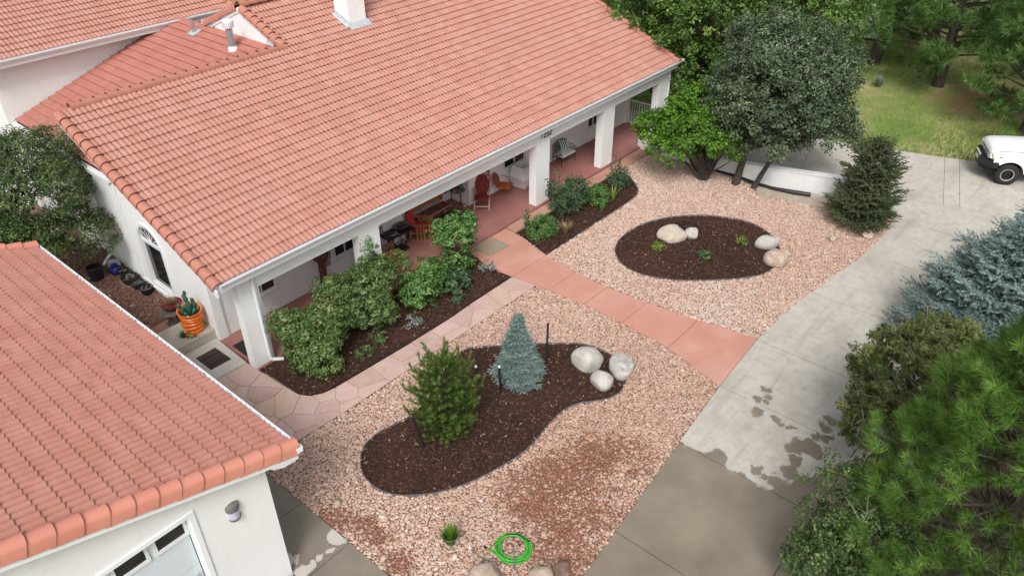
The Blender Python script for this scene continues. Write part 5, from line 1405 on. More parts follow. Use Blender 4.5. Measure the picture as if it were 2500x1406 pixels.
# ------------------------------------------------------------------ side entrance: pots
pt = thing('cactus_pot', 'tall bright orange twisted pot holding a green cactus on the concrete step', 'plant pot', (7.26, 17.98, 0.432))
prof = [(0.24, 0.0), (0.255, 0.02)]
for k in range(5):
    z = 0.03 + k * 0.125; r = 0.235 + 0.02 * k
    prof += [(r, z), (r + 0.035, z + 0.055), (r + 0.04, z + 0.075), (r, z + 0.115)]
prof += [(0.33, 0.66), (0.37, 0.73), (0.38, 0.78), (0.34, 0.775), (0.31, 0.70), (0.30, 0.62)]
mb = MB(); mb.lathe(prof, n=28, cap=False)
vv = []
for (x, y, z) in mb.v:
    tw_ = z * 2.0; k = 1 + 0.05 * cos(2 * (atan2(y, x) + tw_)); vv.append((x * k + 0.02 * sin(z * 16), y * k, z + 0.025 * sin(atan2(y, x) + z * 9)))
mb.v = vv; mb.build('pot', M['orangepot'], pt, smooth=True); pt.scale = (0.9, 0.9, 0.92)
MB().lathe([(0.0, 0.60), (0.30, 0.60)], n=20, cap=False).build('soil', M['redpot'], pt)
mb = MB(); mb.lathe([(0, 0.58), (0.06, 0.60), (0.07, 0.65), (0.03, 0.69), (0, 0.69)], (-0.17, -0.14, 0), 10, cap=False); mb.build('stone', M['porcelain'], pt, smooth=True)
rr = random.Random(8)
def pad(mb, p, d, L, r):
    d = Vector(d).normalized(); p = Vector(p)
    mb.tube([p, p + d * L * 0.25, p + d * L * 0.55, p + d * L * 0.85, p + d * L], [r * 0.5, r * 0.95, r, r * 0.8, r * 0.2], 10)
    return p + d * L
mb = MB()
for (x, y, dx, dy, L, r) in ((0, 0, 0.05, 0, 0.50, 0.085), (-0.12, 0.05, -0.25, 0.1, 0.34, 0.075), (0.12, 0.03, 0.3, 0.1, 0.36, 0.075), (0.05, -0.12, 0.1, -0.3, 0.28, 0.07), (-0.10, -0.08, -0.5, -0.2, 0.26, 0.065), (0.16, -0.08, 0.4, -0.3, 0.26, 0.065), (0.0, 0.12, 0.0, 0.4, 0.30, 0.07)):
    e = pad(mb, (x, y, 0.60), (dx, dy, 1), L, r)
    if L > 0.3: pad(mb, e - Vector((0, 0, 0.04)), (rr.uniform(-0.4, 0.4), rr.uniform(-0.4, 0.4), 1), L * 0.55, r * 0.8)
pad(mb, (0.02, 0, 1.30), (-0.15, 0, 1), 0.16, 0.05)
mb.build('cactus', M['cactus'], pt, smooth=True)

# bird-bath style stone table with a red bowl planter
tb = thing('stone_pedestal', 'grey stone pedestal table on gnarled legs beside the house wall', 'table', (7.20, 19.02, 0.155))
MB().lathe([(0.05, 0.50), (0.34, 0.50), (0.36, 0.53), (0.34, 0.56), (0, 0.562)], n=22, cap=False).build('table_top', M['stone_table'], tb, smooth=True)
for t in (0.5, 2.1, 3.7, 5.2):
    MB().tube([(0.12 * cos(t), 0.12 * sin(t), 0.50), (0.18 * cos(t + 0.3), 0.18 * sin(t + 0.3), 0.34), (0.13 * cos(t), 0.13 * sin(t), 0.2), (0.24 * cos(t), 0.24 * sin(t), 0.0)], [0.05, 0.045, 0.04, 0.05], 7).build('leg', M['barkgrey'], tb)
bp = thing('bowl_planter', 'dark red bowl planter of yellow green grass on the stone pedestal', 'plant pot', (7.24, 19.02, 0.720))
MB().lathe([(0.15, 0), (0.25, 0.08), (0.30, 0.17), (0.31, 0.19), (0.27, 0.18), (0.24, 0.13), (0, 0.12)], n=20, cap=False).build('bowl', M['redpot'], bp, smooth=True)
BOWL_PLANT = bp
# little pots on the step
for k, (x, y, m_, lab) in enumerate(((6.93, 17.80, 'redcush', 'small red flower pot on the concrete step'), (7.0, 17.72, 'green', 'tiny lime green flower pot on the concrete step'), (7.10, 17.70, 'redcush', 'small red flower pot next to the tiny lime green one'))):
    o = thing('flower_pot', lab, 'flower pot', (x, y, 0.432))
    MB().lathe([(0.03, 0), (0.042, 0.07), (0.048, 0.085), (0.035, 0.08), (0, 0.075)], n=12, cap=False).build('pot', M[m_], o, smooth=True)
# black nursery bucket and a row of pots along the wall
az = lambda y: 0.10 + 0.36 * min(1.4, max(0, (y - 18.6) / 4.8))
bk = thing('bucket', 'black plastic bucket standing on the shaded brown gravel', 'bucket', (6.75, 22.75, az(22.75)))
MB().lathe([(0.19, 0), (0.235, 0.40), (0.255, 0.41), (0.255, 0.44), (0.225, 0.44), (0.215, 0.33), (0, 0.33)], n=22, cap=False).build('body', M['blackplast'], bk, smooth=True)
for (x, y, r, m_, lab, soil) in ((7.42, 21.00, 0.20, 'blackplast', 'black round pot of gravel nearest the arched window', 1), (7.38, 21.42, 0.19, 'darkpot', 'dark glazed pot of pebbles second along the wall', 1), (7.35, 21.86, 0.25, 'darkpot', 'wide dark green pot of stones along the wall', 1), (7.40, 22.30, 0.16, 'blackplast', 'small black pot beside the blue bag', 1)):
    o = thing('garden_pot', lab, 'plant pot', (x, y, az(y)))
    MB().lathe([(r * 0.75, 0), (r, 0.2), (r * 1.05, 0.22), (r * 0.93, 0.22), (r * 0.9, 0.17)], n=18, cap=False).build('body', M[m_], o, smooth=True)
    mb = MB(); rr = random.Random(int(y * 10))
    for k in range(26):
        a = rr.uniform(0, 6.28); q = r * 0.82 * sqrt(rr.random()); mb.lathe([(0, -0.02), (0.03, 0), (0.022, 0.022), (0, 0.03)], (q * cos(a), q * sin(a), 0.17), 6, cap=False)
    mb.build('stones', M['stone_table'], o)['kind'] = 'stuff'
o = thing('blue_bag', 'crumpled blue plastic bag among the pots by the downspout', 'bag', (7.30, 22.62, az(22.6)))
mb = MB(); mb.lathe([(0.10, 0), (0.19, 0.06), (0.17, 0.16), (0.09, 0.24), (0.11, 0.30), (0.0, 0.26)], n=14, cap=False)
mb.v = [(x * (1 + 0.25 * sin(9 * atan2(y, x) + z * 20)), y * (1 + 0.25 * sin(7 * atan2(y, x))), z) for x, y, z in mb.v]; mb.build('body', M['blue'], o)
o = thing('white_bag', 'crumpled white plastic bag beside the downspout', 'bag', (7.42, 22.98, az(22.9)))
mb = MB(); mb.lathe([(0.13, 0), (0.2, 0.08), (0.16, 0.2), (0.0, 0.27)], n=14, cap=False)
mb.v = [(x * (1 + 0.25 * sin(8 * atan2(y, x) + z * 18)), y * (1 + 0.2 * sin(5 * atan2(y, x))), z) for x, y, z in mb.v]; mb.build('body', M['plastwhite'], o)

# ------------------------------------------------------------------ boulders
def unit3(a): return a / np.linalg.norm(a)
def boulder(name, label, c, s, rz, mat, seed, sink=0.25, rough=0.10):
    bm = bmesh.new(); bmesh.ops.create_icosphere(bm, subdivisions=4, radius=1.0)
    P = np.array([v.co[:] for v in bm.verts])
    f = 1 + rough * vnoise(P, 1.6, seed, 2) + 0.03 * vnoise(P, 5, seed + 1, 2)
    rb = np.random.default_rng(seed + 50)
    for _ in range(9):
        nn_ = unit3(rb.normal(size=3)); dd = rb.uniform(0.70, 0.95); ov = np.maximum(0, P @ nn_ - dd)
        P = P - ov[:, None] * nn_ * 0.8
    P = P * f[:, None] * np.array(s)
    for v, p in zip(bm.verts, P): v.co = p
    me = bpy.data.meshes.new(name); bm.to_mesh(me); bm.free(); me.materials.append(mat)
    me.polygons.foreach_set('use_smooth', [True] * len(me.polygons))
    o = link(bpy.data.objects.new(name, me)); o.location = (c[0], c[1], G(c[0]) + 0.03 + s[2] * (1 - 2 * sink)); o.rotation_euler = (0, 0, rz)
    return tag(o, label, 'boulder')
def rockmat(name, c0, c1, c2, sc=3.0):
    m, nt, bs = nodes_of(name); p = N(nt, 'ShaderNodeTexCoord').outputs['Object']
    col = ramp(nt, noise(nt, p, sc, 6, 0.65, 0.4), [(0.3, c0), (0.5, c1), (0.7, c2)])
    col = mixc(nt, ramp(nt, noise(nt, p, 40, 4, 0.7), [(0.5, 0.0), (0.7, 0.45)]), col, scl(c0, 0.6))
    setc(nt, bs, col); bs.inputs['Roughness'].default_value = 0.85
    bump(nt, bs, noise(nt, p, 18, 5, 0.7), 0.5, 0.02)
    return m
RG = rockmat('pale_granite', (0.33, 0.30, 0.26), (0.45, 0.425, 0.39), (0.53, 0.51, 0.48), 4)
RW = rockmat('white_veined_rock', (0.16, 0.155, 0.155), (0.47, 0.45, 0.42), (0.58, 0.56, 0.54), 3)
RT = rockmat('tan_rock', (0.36, 0.30, 0.24), (0.47, 0.40, 0.33), (0.56, 0.51, 0.45), 3)
RB = rockmat('tan_brown_rock', (0.30, 0.20, 0.14), (0.46, 0.36, 0.28), (0.56, 0.50, 0.43), 3)
RD = rockmat('dark_lichen_rock', (0.05, 0.05, 0.055), (0.22, 0.13, 0.09), (0.34, 0.22, 0.15), 3)
boulder('boulder', 'large smooth pale grey egg shaped boulder in the kidney bed', (13.36, 8.86), (0.36, 0.43, 0.36), 0.6, RG, 1, 0.24)
boulder('boulder', 'white boulder with grey veins at the rim of the kidney bed', (13.75, 8.02), (0.40, 0.31, 0.30), 0.9, RW, 12, 0.24, 0.18)
boulder('boulder', 'smaller smooth pale oval boulder in front of the two others', (13.02, 8.10), (0.30, 0.33, 0.27), 2.6, RG, 3, 0.24)
boulder('boulder', 'long grey boulder lying in the middle of the oval bed', (20.80, 10.55), (0.50, 0.36, 0.34), -0.75, RT, 14, 0.24, 0.15)
boulder('boulder', 'small pale boulder tucked behind the long grey one', (21.35, 10.18), (0.26, 0.24, 0.22), 0.4, RG, 5, 0.18)
boulder('boulder', 'pointed whitish boulder at the rim of the oval bed', (22.38, 7.92), (0.28, 0.40, 0.30), 0.9, RG, 26, 0.24, 0.15)
boulder('boulder', 'round tan boulder at the rim of the oval bed', (21.62, 7.27), (0.37, 0.36, 0.33), 0.0, RB, 7, 0.24, 0.14)
boulder('boulder', 'broad grey and tan boulder in the gravel next to the green hose', (6.55, 6.45), (0.46, 0.40, 0.36), 0.5, RB, 18, 0.25, 0.14)
boulder('boulder', 'flat tan boulder in the gravel below the hose', (7.32, 5.62), (0.34, 0.28, 0.24), 0.3, RB, 9, 0.25)
boulder('boulder', 'dark rust and black boulder at the gravel edge', (7.78, 5.42), (0.27, 0.22, 0.17), 0.6, RD, 10, 0.3, 0.16)
boulder('boulder', 'flat brown boulder under the dark fir', (25.35, 5.62), (0.42, 0.26, 0.17), 0.7, RB, 11, 0.3, 0.14)
boulder('boulder', 'small tan cobble on the gravel near the apron', (6.0, 10.22), (0.11, 0.09, 0.08), 0.5, RB, 15, 0.2)
boulder('boulder', 'small pale cobble on the gravel near the fir', (24.2, 6.35), (0.16, 0.12, 0.10), 0.5, RT, 16, 0.2)

# ------------------------------------------------------------------ hose, stakes
hs = thing('garden_hose', 'coiled bright green garden hose on the gravel', 'hose', (7.60, 6.55, G(7.6) + 0.03))
pts = []
for k in range(200):
    t = k / 199; a = t * 2 * pi * 4.6; r = 0.365 - 0.030 * (int(t * 4.6) % 4) - 0.010 * sin(a * 1.7); pts.append((r * cos(a + 2.0), r * 1.02 * sin(a + 2.0), 0.03 + 0.035 * (t * 4.6 % 2.2) / 2.2 + 0.045 * (t > 0.5)))
e = Vector(pts[-1]); pts += [tuple(e + Vector((-0.05, 0.1, -0.01))), tuple(e + Vector((-0.12, 0.30, -0.03)))]
MB().tube([(-0.33, 0.05, 0.12), (-0.36, 0.2, 0.08), (-0.34, 0.42, 0.03)], 0.018, 8).build('hose_end', M['green'], hs, smooth=True)
MB().tube(pts[:200], 0.019, 8).build('coil', M['green'], hs, smooth=True)
MB().tube([(-0.34, 0.42, 0.03), (-0.345, 0.47, 0.025), (-0.35, 0.50, 0.025)], [0.026, 0.026, 0.02], 8).build('nozzle', M['black'], hs)
MB().tube([(0.10, 0.30, 0.13), (0.27, 0.10, 0.13), (0.32, -0.22, 0.08)], 0.012, 6).build('strap', M['black'], hs)
hp_ = thing('drip_hose', 'thin grey drip line with white tip beside the green hose', 'hose', (7.05, 6.85, G(7) + 0.03))
MB().tube([(-0.02, 0.35, 0.03), (-0.05, 0.15, 0.03), (0.02, -0.12, 0.02), (0.2, -0.4, 0.02)], 0.013, 6).build('line', M['lampgrey'], hp_)
MB().tube([(-0.02, 0.35, 0.03), (-0.01, 0.42, 0.03)], 0.022, 8).build('tip', M['porcelain'], hp_)
sk = thing('hose_stake', 'grey iron stake with rusty hook standing in the green hose coil', 'stake', (7.22, 6.18, G(7.2)))
MB().bar((0, 0, -0.1), (0.12, 0.14, 0.62), 0.035, 0.012).build('post', M['lampgrey'], sk)
MB().tube([(0.12, 0.14, 0.62), (0.08, 0.2, 0.68), (0.02, 0.22, 0.62)], 0.022, 6).build('hook', M['rust'], sk)
def stake(b, top, label, cap=True):
    t = thing('garden_stake', label, 'stake', (b[0], b[1], G(b[0])))
    MB().tube([(0, 0, -0.1), top], 0.030, 7).build('post', M['blackplast'], t)
    if cap:
        d = Vector(top).normalized(); MB().tube([Vector(top) - d * 0.015, Vector(top) + d * 0.03], 0.0315, 7).build('tip', M['porcelain'], t)
stake((11.04, 9.88), (-0.02, 0.02, 0.92), 'upright dark garden stake with pale tip beside the small blue spruce')
stake((12.72, 9.72), (0.30, 0.20, 1.15), 'long leaning dark garden stake behind the small blue spruce', False)
stake((10.90, 10.55), (0.0, 0.05, 0.62), 'short dark garden stake between the pine and the small blue spruce')
stake((8.39, 9.92), (-0.10, 0.22, 1.0), 'leaning dark garden stake at the foot of the young pine', False)

# ------------------------------------------------------------------ low retaining wall by the drive
rw = thing('retaining_wall', 'low white stucco retaining wall between the gravel and the drive', 'wall', (0, 0, 0))
wl_ = [(26.42, 15.6), (26.55, 12.2), (26.72, 10.6), (27.25, 7.6), (27.45, 6.9)]
WZ = [0.48, 0.52, 0.58, 0.78, 0.80]
wr_ = [(p[0] + 0.24, p[1] + 0.03) for p in wl_]
mb = MB()
for i in range(4):
    q = [wl_[i], wl_[i + 1], wr_[i + 1], wr_[i]]; z1 = WZ[i]; z2 = WZ[i + 1]
    mb.add([(x, y, -0.2) for x, y in q] + [(q[0][0], q[0][1], z1), (q[1][0], q[1][1], z2), (q[2][0], q[2][1], z2), (q[3][0], q[3][1], z1)], [(0, 1, 5, 4), (1, 2, 6, 5), (2, 3, 7, 6), (3, 0, 4, 7), (4, 5, 6, 7)])
mb.build('wall', M['stucco'], rw)
mb = MB()
for i in range(4):
    a, b_ = wl_[i], wl_[i + 1]; z1 = WZ[i] + 0.002; z2 = WZ[i + 1] + 0.002
    q = [(a[0] - 0.03, a[1]), (b_[0] - 0.03, b_[1]), (wr_[i + 1][0] + 0.03, wr_[i + 1][1]), (wr_[i][0] + 0.03, wr_[i][1])]
    mb.add([(q[0][0], q[0][1], z1), (q[1][0], q[1][1], z2), (q[2][0], q[2][1], z2), (q[3][0], q[3][1], z1)] + [(q[0][0], q[0][1], z1 + 0.05), (q[1][0], q[1][1], z2 + 0.05), (q[2][0], q[2][1], z2 + 0.05), (q[3][0], q[3][1], z1 + 0.05)], [(0, 1, 5, 4), (1, 2, 6, 5), (2, 3, 7, 6), (3, 0, 4, 7), (4, 5, 6, 7), (3, 2, 1, 0)])
mb.build('coping', M['trim'], rw)
tag(sheet('drain_slab', [(25.72, 9.82), (26.28, 7.5), (27.2, 7.62), (26.72, 9.6), (26.34, 10.2)], plain('stained_concrete', (0.40, 0.33, 0.27), 0.85, var=0.25, scale=2.5, bmp=0.3), z=0.02, thick=0.06), kind='structure')
dpipe = tag(MB().tube([(26.50, 12.0, 0.05), (26.55, 11.06, 0.07), (26.42, 10.22, 0.08), (26.44, 9.54, 0.08), (26.60, 8.8, 0.09), (26.80, 8.2, 0.10)], [0.05, 0.055, 0.06, 0.065, 0.09, 0.08], 10).build('drain_pipe', M['blackplast'], smooth=True), 'black corrugated drain pipe along the foot of the white retaining wall', 'pipe')

# ------------------------------------------------------------------ parked white truck
tr = thing('pickup_truck', 'lifted white pickup truck with black steel bumper and off-road tyres on the drive', 'truck', (32.53 + 0.80 * 0.912, 2.94 + 0.80 * 0.41, 0.0), atan2(0.912, -0.41) - pi / 2)
# local: +y is forward, origin under the front axle, x to the right of the driver
def side_profile(pts, x0, x1, bulge=0.0):
    mb = MB(); n = len(pts); xs = [x0, x0 + 0.10, x0 + 0.28, 0.0, x1 - 0.28, x1 - 0.10, x1]
    return mb, xs
def loft(sections):
    mb = MB(); n = len(sections[0])
    for s in sections: mb.v += [tuple(p) for p in s]
    for i in range(len(sections) - 1):
        for k in range(n):
            l = (k + 1) % n
            mb.f.append((i * n + k, i * n + l, (i + 1) * n + l, (i + 1) * n + k))
    mb.f.append(tuple(range(n))[::-1]); mb.f.append(tuple(range((len(sections) - 1) * n, len(sections) * n)))
    return mb
# hood: cross-sections along y
def hood_sec(y, w, zt, zb, crown=0.05):
    return [(-w, y, zb), (-w, y, zb + (zt - zb) * 0.65), (-w + 0.035, y, zt - 0.055), (-w + 0.16, y, zt), (-w * 0.4, y, zt + crown), (w * 0.4, y, zt + crown), (w - 0.16, y, zt), (w - 0.035, y, zt - 0.055), (w, y, zb + (zt - zb) * 0.65), (w, y, zb)]
loft([hood_sec(0.76, 0.76, 1.24, 1.00, 0.015), hood_sec(0.66, 0.81, 1.31, 0.98, 0.03), hood_sec(0.45, 0.85, 1.345, 0.98, 0.045), hood_sec(0.0, 0.875, 1.375, 0.98, 0.05), hood_sec(-0.55, 0.885, 1.40, 0.98, 0.05), hood_sec(-0.72, 0.885, 1.41, 0.98, 0.05)]).build('hood', M['carwhite'], tr, smooth=True)
# fenders with wheel arches (outer skins)
def fender(sx, yc, y0, y1, zt, zb=0.62, ra=0.52):
    pts = [(y1, zt), (y0, zt), (y0, zb)]
    arc = [(yc + ra * cos(t), 0.44 + ra * sin(t)) for t in [pi - pi * k / 12 for k in range(13)]]
    arc = [(y, z) for y, z in arc if z >= zb - 0.02 and y0 < y < y1 and not (y > yc and z < 0.80)]
    pts += arc + [(y1, 0.88)]
    return MB().ext([(sx * 0.86, y, z) for y, z in pts], (sx * 0.045, 0, 0))
for sx in (-1, 1):
    fender(sx, 0.0, -0.78, 0.62, 1.08).build('fender', M['carwhite'], tr)
    mb = MB(); mb.tube([(sx * 0.91, 0.54 * cos(t), 0.44 + 0.54 * sin(t)) for t in [pi * (0.24 + 0.70 * k / 12) for k in range(13)]], 0.028, 6); mb.build('wheel_arch', M['carwhite'], tr, smooth=True)
    MB().box(sx * 0.60 - 0.25, sx * 0.60 + 0.25, -0.55, 0.55, 0.94, 0.975).build('inner_arch', M['blackplast'], tr)
# grille, headlights
mb = MB().box(-0.62, 0.62, 0.70, 0.775, 0.92, 1.22); mb.build('grille', M['carwhite'], tr, bevel=0.015)
mb = MB()
for z in (0.98, 1.10): mb.box(-0.50, 0.50, 0.774, 0.782, z - 0.02, z + 0.02)
mb.build('grille_slot', M['blackplast'], tr)
MB().lathe([(0.0, 0), (0.085, 0.0), (0.085, 0.012), (0, 0.012)], (0, 0, 0), 20, cap=False, sx=1.0, sy=0.5).build('badge', M['chrome'], tr).matrix_local = Matrix.Translation((0, 0.785, 1.14)) @ Matrix.Rotation(radians(-90), 4, 'X')
for sx in (-1, 1):
    hl = MB().ext([(sx * 0.60, 0.74, 0.95), (sx * 0.60, 0.765, 1.20), (sx * 0.82, 0.67, 1.20), (sx * 0.85, 0.60, 0.97)], (0, 0.045, 0)); hl.build('headlight', M['lens'], tr, bevel=0.01)
    MB().box(sx * 0.90 - 0.012, sx * 0.90 + 0.012, 0.38, 0.46, 1.09, 1.12).build('marker_light', M['blackplast'], tr)
# steel bumper
bpts = [(-0.92, 0.58), (-0.70, 0.84), (-0.42, 0.98), (0.42, 0.98), (0.70, 0.84), (0.92, 0.58), (0.92, 0.40), (0.5, 0.66), (-0.5, 0.66), (-0.92, 0.40)]
MB().ext([(x, y, 0.64) for x, y in bpts], (0, 0, 0.26)).build('bumper', M['blackplast'], tr, bevel=0.03)
MB().ext([(x * 0.72, y * 0.93, 0.44) for x, y in bpts], (0, 0, 0.20)).build('skid_plate', M['black'], tr, bevel=0.02)
MB().box(-0.20, 0.20, 0.985, 0.995, 0.70, 0.83).build('number_plate', M['porcelain'], tr)
MB().box(-0.30, 0.30, 0.95, 1.0, 0.905, 0.955).build('light_bar', M['lens'], tr)
# cab
def cab_sec(y, w, zt, zb): return [(-w, y, zb), (-w, y, zt - 0.06), (-w + 0.08, y, zt), (w - 0.08, y, zt), (w, y, zt - 0.06), (w, y, zb)]
loft([cab_sec(-0.72, 0.885, 1.40, 0.62), cab_sec(-0.9, 0.90, 1.40, 0.60), cab_sec(-2.5, 0.90, 1.40, 0.60)]).build('cab', M['carwhite'], tr, smooth=True)
loft([cab_sec(-0.78, 0.80, 1.44, 1.39), cab_sec(-1.35, 0.70, 1.92, 1.39), cab_sec(-2.35, 0.70, 1.93, 1.39), cab_sec(-2.5, 0.74, 1.80, 1.39)]).build('cabin_glass', M['glass'], tr, smooth=True)
loft([cab_sec(-1.30, 0.68, 1.955, 1.90), cab_sec(-1.5, 0.72, 1.985, 1.90), cab_sec(-2.3, 0.72, 1.985, 1.90), cab_sec(-2.45, 0.70, 1.95, 1.90)]).build('roof', M['carwhite'], tr, smooth=True)
mb = MB()
for sx in (-1, 1):
    mb.bar((sx * 0.79, -0.80, 1.42), (sx * 0.69, -1.36, 1.94), 0.06, 0.06); mb.bar((sx * 0.71, -2.35, 1.94), (sx * 0.76, -2.48, 1.40), 0.08, 0.08); mb.bar((sx * 0.73, -1.75, 1.94), (sx * 0.83, -1.75, 1.40), 0.06, 0.07)
mb.build('pillar', M['carwhite'], tr)
mb = MB()
for sx in (-1, 1):
    mb.box(sx * 0.907 - 0.004, sx * 0.907 + 0.004, -0.806, -0.794, 0.64, 1.38); mb.box(sx * 0.907 - 0.004, sx * 0.907 + 0.004, -1.99, -1.978, 0.64, 1.38)
    mb.bar((sx * 0.84, 0.60, 1.315), (sx * 0.852, -0.70, 1.385), 0.012, 0.012)
mb.build('panel_gap', M['blackplast'], tr)
MB().box(-0.80, 0.80, -0.90, -0.70, 1.405, 1.445).build('cowl', M['blackplast'], tr)
for sx in (-1, 1):
    MB().box(sx * 1.03 - 0.09, sx * 1.03 + 0.09, -1.08, -1.0, 1.38, 1.62).build('mirror', M['blackplast'], tr, bevel=0.02)
    MB().box(sx * 0.91 - 0.01, sx * 0.91 + 0.01, -2.2, -2.02, 1.18, 1.22).build('door_handle', M['blackplast'], tr)
    MB().box(sx * 0.9115 - 0.01, sx * 0.9115 + 0.01, -0.70, -0.50, 1.13, 1.17).build('fender_badge', M['blackplast'], tr)
# bed
mb = MB(); mb.box(-0.90, -0.84, -4.7, -2.55, 0.62, 1.38); mb.box(0.84, 0.90, -4.7, -2.55, 0.62, 1.38); mb.box(-0.84, 0.84, -2.62, -2.55, 0.62, 1.38); mb.box(-0.84, 0.84, -4.7, -4.63, 0.62, 1.38); mb.box(-0.84, 0.84, -4.63, -2.62, 0.75, 0.82)
mb.build('bed', M['carwhite'], tr)
MB().box(-0.5, 0.5, -4.5, 0.6, 0.48, 0.60).build('chassis', M['black'], tr)
for sx in (-1, 1):
    for y in (0.0, -3.3):
        w = MB(); R_ = Matrix.Translation((sx * 0.74, y, 0.42)) @ Matrix.Rotation(radians(90) * sx, 4, 'Y')
        prof = [(0.24, -0.15), (0.37, -0.16), (0.405, -0.14), (0.42, -0.10), (0.42, 0.10), (0.405, 0.14), (0.37, 0.16), (0.24, 0.15)]
        w.lathe(prof, n=32, cap=False); w.v = [tuple(R_ @ Vector(p)) for p in w.v]
        wo_ = w.build('wheel', M['blackrub'], tr, smooth=True)
        tr_ = MB()
        for k in range(32):
            tr_.box(-0.02, 0.02, 0.415, 0.432, -0.13 if k % 2 else 0.02, -0.02 if k % 2 else 0.13, R_ @ Matrix.Rotation(2 * pi * k / 32, 4, 'Z'))
        tr_.build('tread', M['blackrub'], wo_)
        w = MB(); w.lathe([(0.0, 0.05), (0.07, 0.06), (0.075, 0.11), (0.085, 0.05), (0.19, 0.03), (0.205, 0.12)], n=28, cap=False); w.v = [tuple(R_ @ Vector(p)) for p in w.v]; w.build('rim', M['rimdark'], wo_, smooth=True)
        w = MB(); w.lathe([(0.20, 0.125), (0.215, 0.15), (0.242, 0.153), (0.245, 0.13)], n=28, cap=False); w.v = [tuple(R_ @ Vector(p)) for p in w.v]; w.build('rim_ring', M['chrome'], wo_, smooth=True)
# ------------------------------------------------------------------ foliage machinery
def unit(a): return a / np.maximum(1e-9, np.linalg.norm(a, axis=-1, keepdims=True))

def leaves(Cn, Nn, L, W, rng, fold=0.18, tl=1.0):
    """diamond leaves folded along the midrib; Cn centres, Nn facing"""
    n = len(Cn); Nn = unit(Nn)
    r = rng.normal(size=(n, 3)); a = unit(r - (r * Nn).sum(1, keepdims=True) * Nn)
    b = np.cross(Nn, a)
    L = np.broadcast_to(L, (n,))[:, None]; W = np.broadcast_to(W, (n,))[:, None]
    base = Cn - a * L * 0.5; tip = Cn + a * L * 0.5 - Nn * L * 0.12
    s1 = Cn - a * L * 0.05 + b * W * 0.5 + Nn * W * fold; s2 = Cn - a * L * 0.05 - b * W * 0.5 + Nn * W * fold
    return np.stack([base, s1, tip, s2], 1)

def crown(rng, c, rad, nclump, per, clr, leaf, flat=0.0, lump=0.22, lo=-0.55, fill=0.55, seed=0, tb=0.0, wr=0.58):
    """clumped broadleaf crown. returns quads, tints, clump centres"""
    D = unit(rng.normal(size=(nclump * 4, 3))); D = D[D[:, 2] > lo][:nclump]; n = len(D)
    f = 1 + lump * vnoise(D, 3.0, seed, 2)
    rr = fill + (1 - fill) * rng.random(n) ** 0.45
    P = np.array(c) + D * np.array(rad) * (f * rr)[:, None]
    k = rng.poisson(per, n) + 3
    idx = np.repeat(np.arange(n), k); m = len(idx)
    cr = clr * rng.uniform(0.6, 1.35, n)
    off = unit(rng.normal(size=(m, 3))) * (rng.random(m) ** 0.5)[:, None] * cr[idx][:, None]
    off[:, 2] *= 0.75
    Cn = P[idx] + off
    Nn = unit(off) * 0.5 + D[idx] * 0.45 + np.array([0, 0, 0.55]) + rng.normal(size=(m, 3)) * 0.45
    L = leaf * rng.uniform(0.7, 1.3, m)
    Q = leaves(Cn, Nn, L, L * rng.uniform(wr * 0.85, wr * 1.15, m), rng)
    ct = rng.normal(0, 0.16, n)
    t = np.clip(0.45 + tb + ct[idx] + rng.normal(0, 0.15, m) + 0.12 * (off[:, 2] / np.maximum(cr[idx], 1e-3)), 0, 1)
    return Q, t, P

def limb_tree(mb, base, targets, r0, rng, fork=0.45, stems=1):
    """tapering limbs from the base to the clump centres"""
    base = Vector(base)
    for t in targets:
        t = Vector(t); mid = base.lerp(t, fork); mid.z = base.z + (t.z - base.z) * (fork * 1.25)
        mid += Vector(rng.normal(size=3) * 0.12)
        mb.tube([base, base.lerp(mid, 0.5) + Vector((0, 0, 0.1)), mid, mid.lerp(t, 0.6), t], [r0, r0 * 0.72, r0 * 0.5, r0 * 0.28, r0 * 0.1], 6)

def quad_obj(name, Q, t, mat, parent):
    Q = np.concatenate(Q) if isinstance(Q, list) else Q; t = np.concatenate(t) if isinstance(t, list) else t
    return fast_obj(name, Q.reshape(-1, 3), np.arange(len(Q) * 4).reshape(-1, 4), mat, parent, tint=t)

def tri_obj(name, T, t, mat, parent):
    return fast_obj(name, T.reshape(-1, 3), np.arange(len(T) * 3).reshape(-1, 3), mat, parent, tint=t)

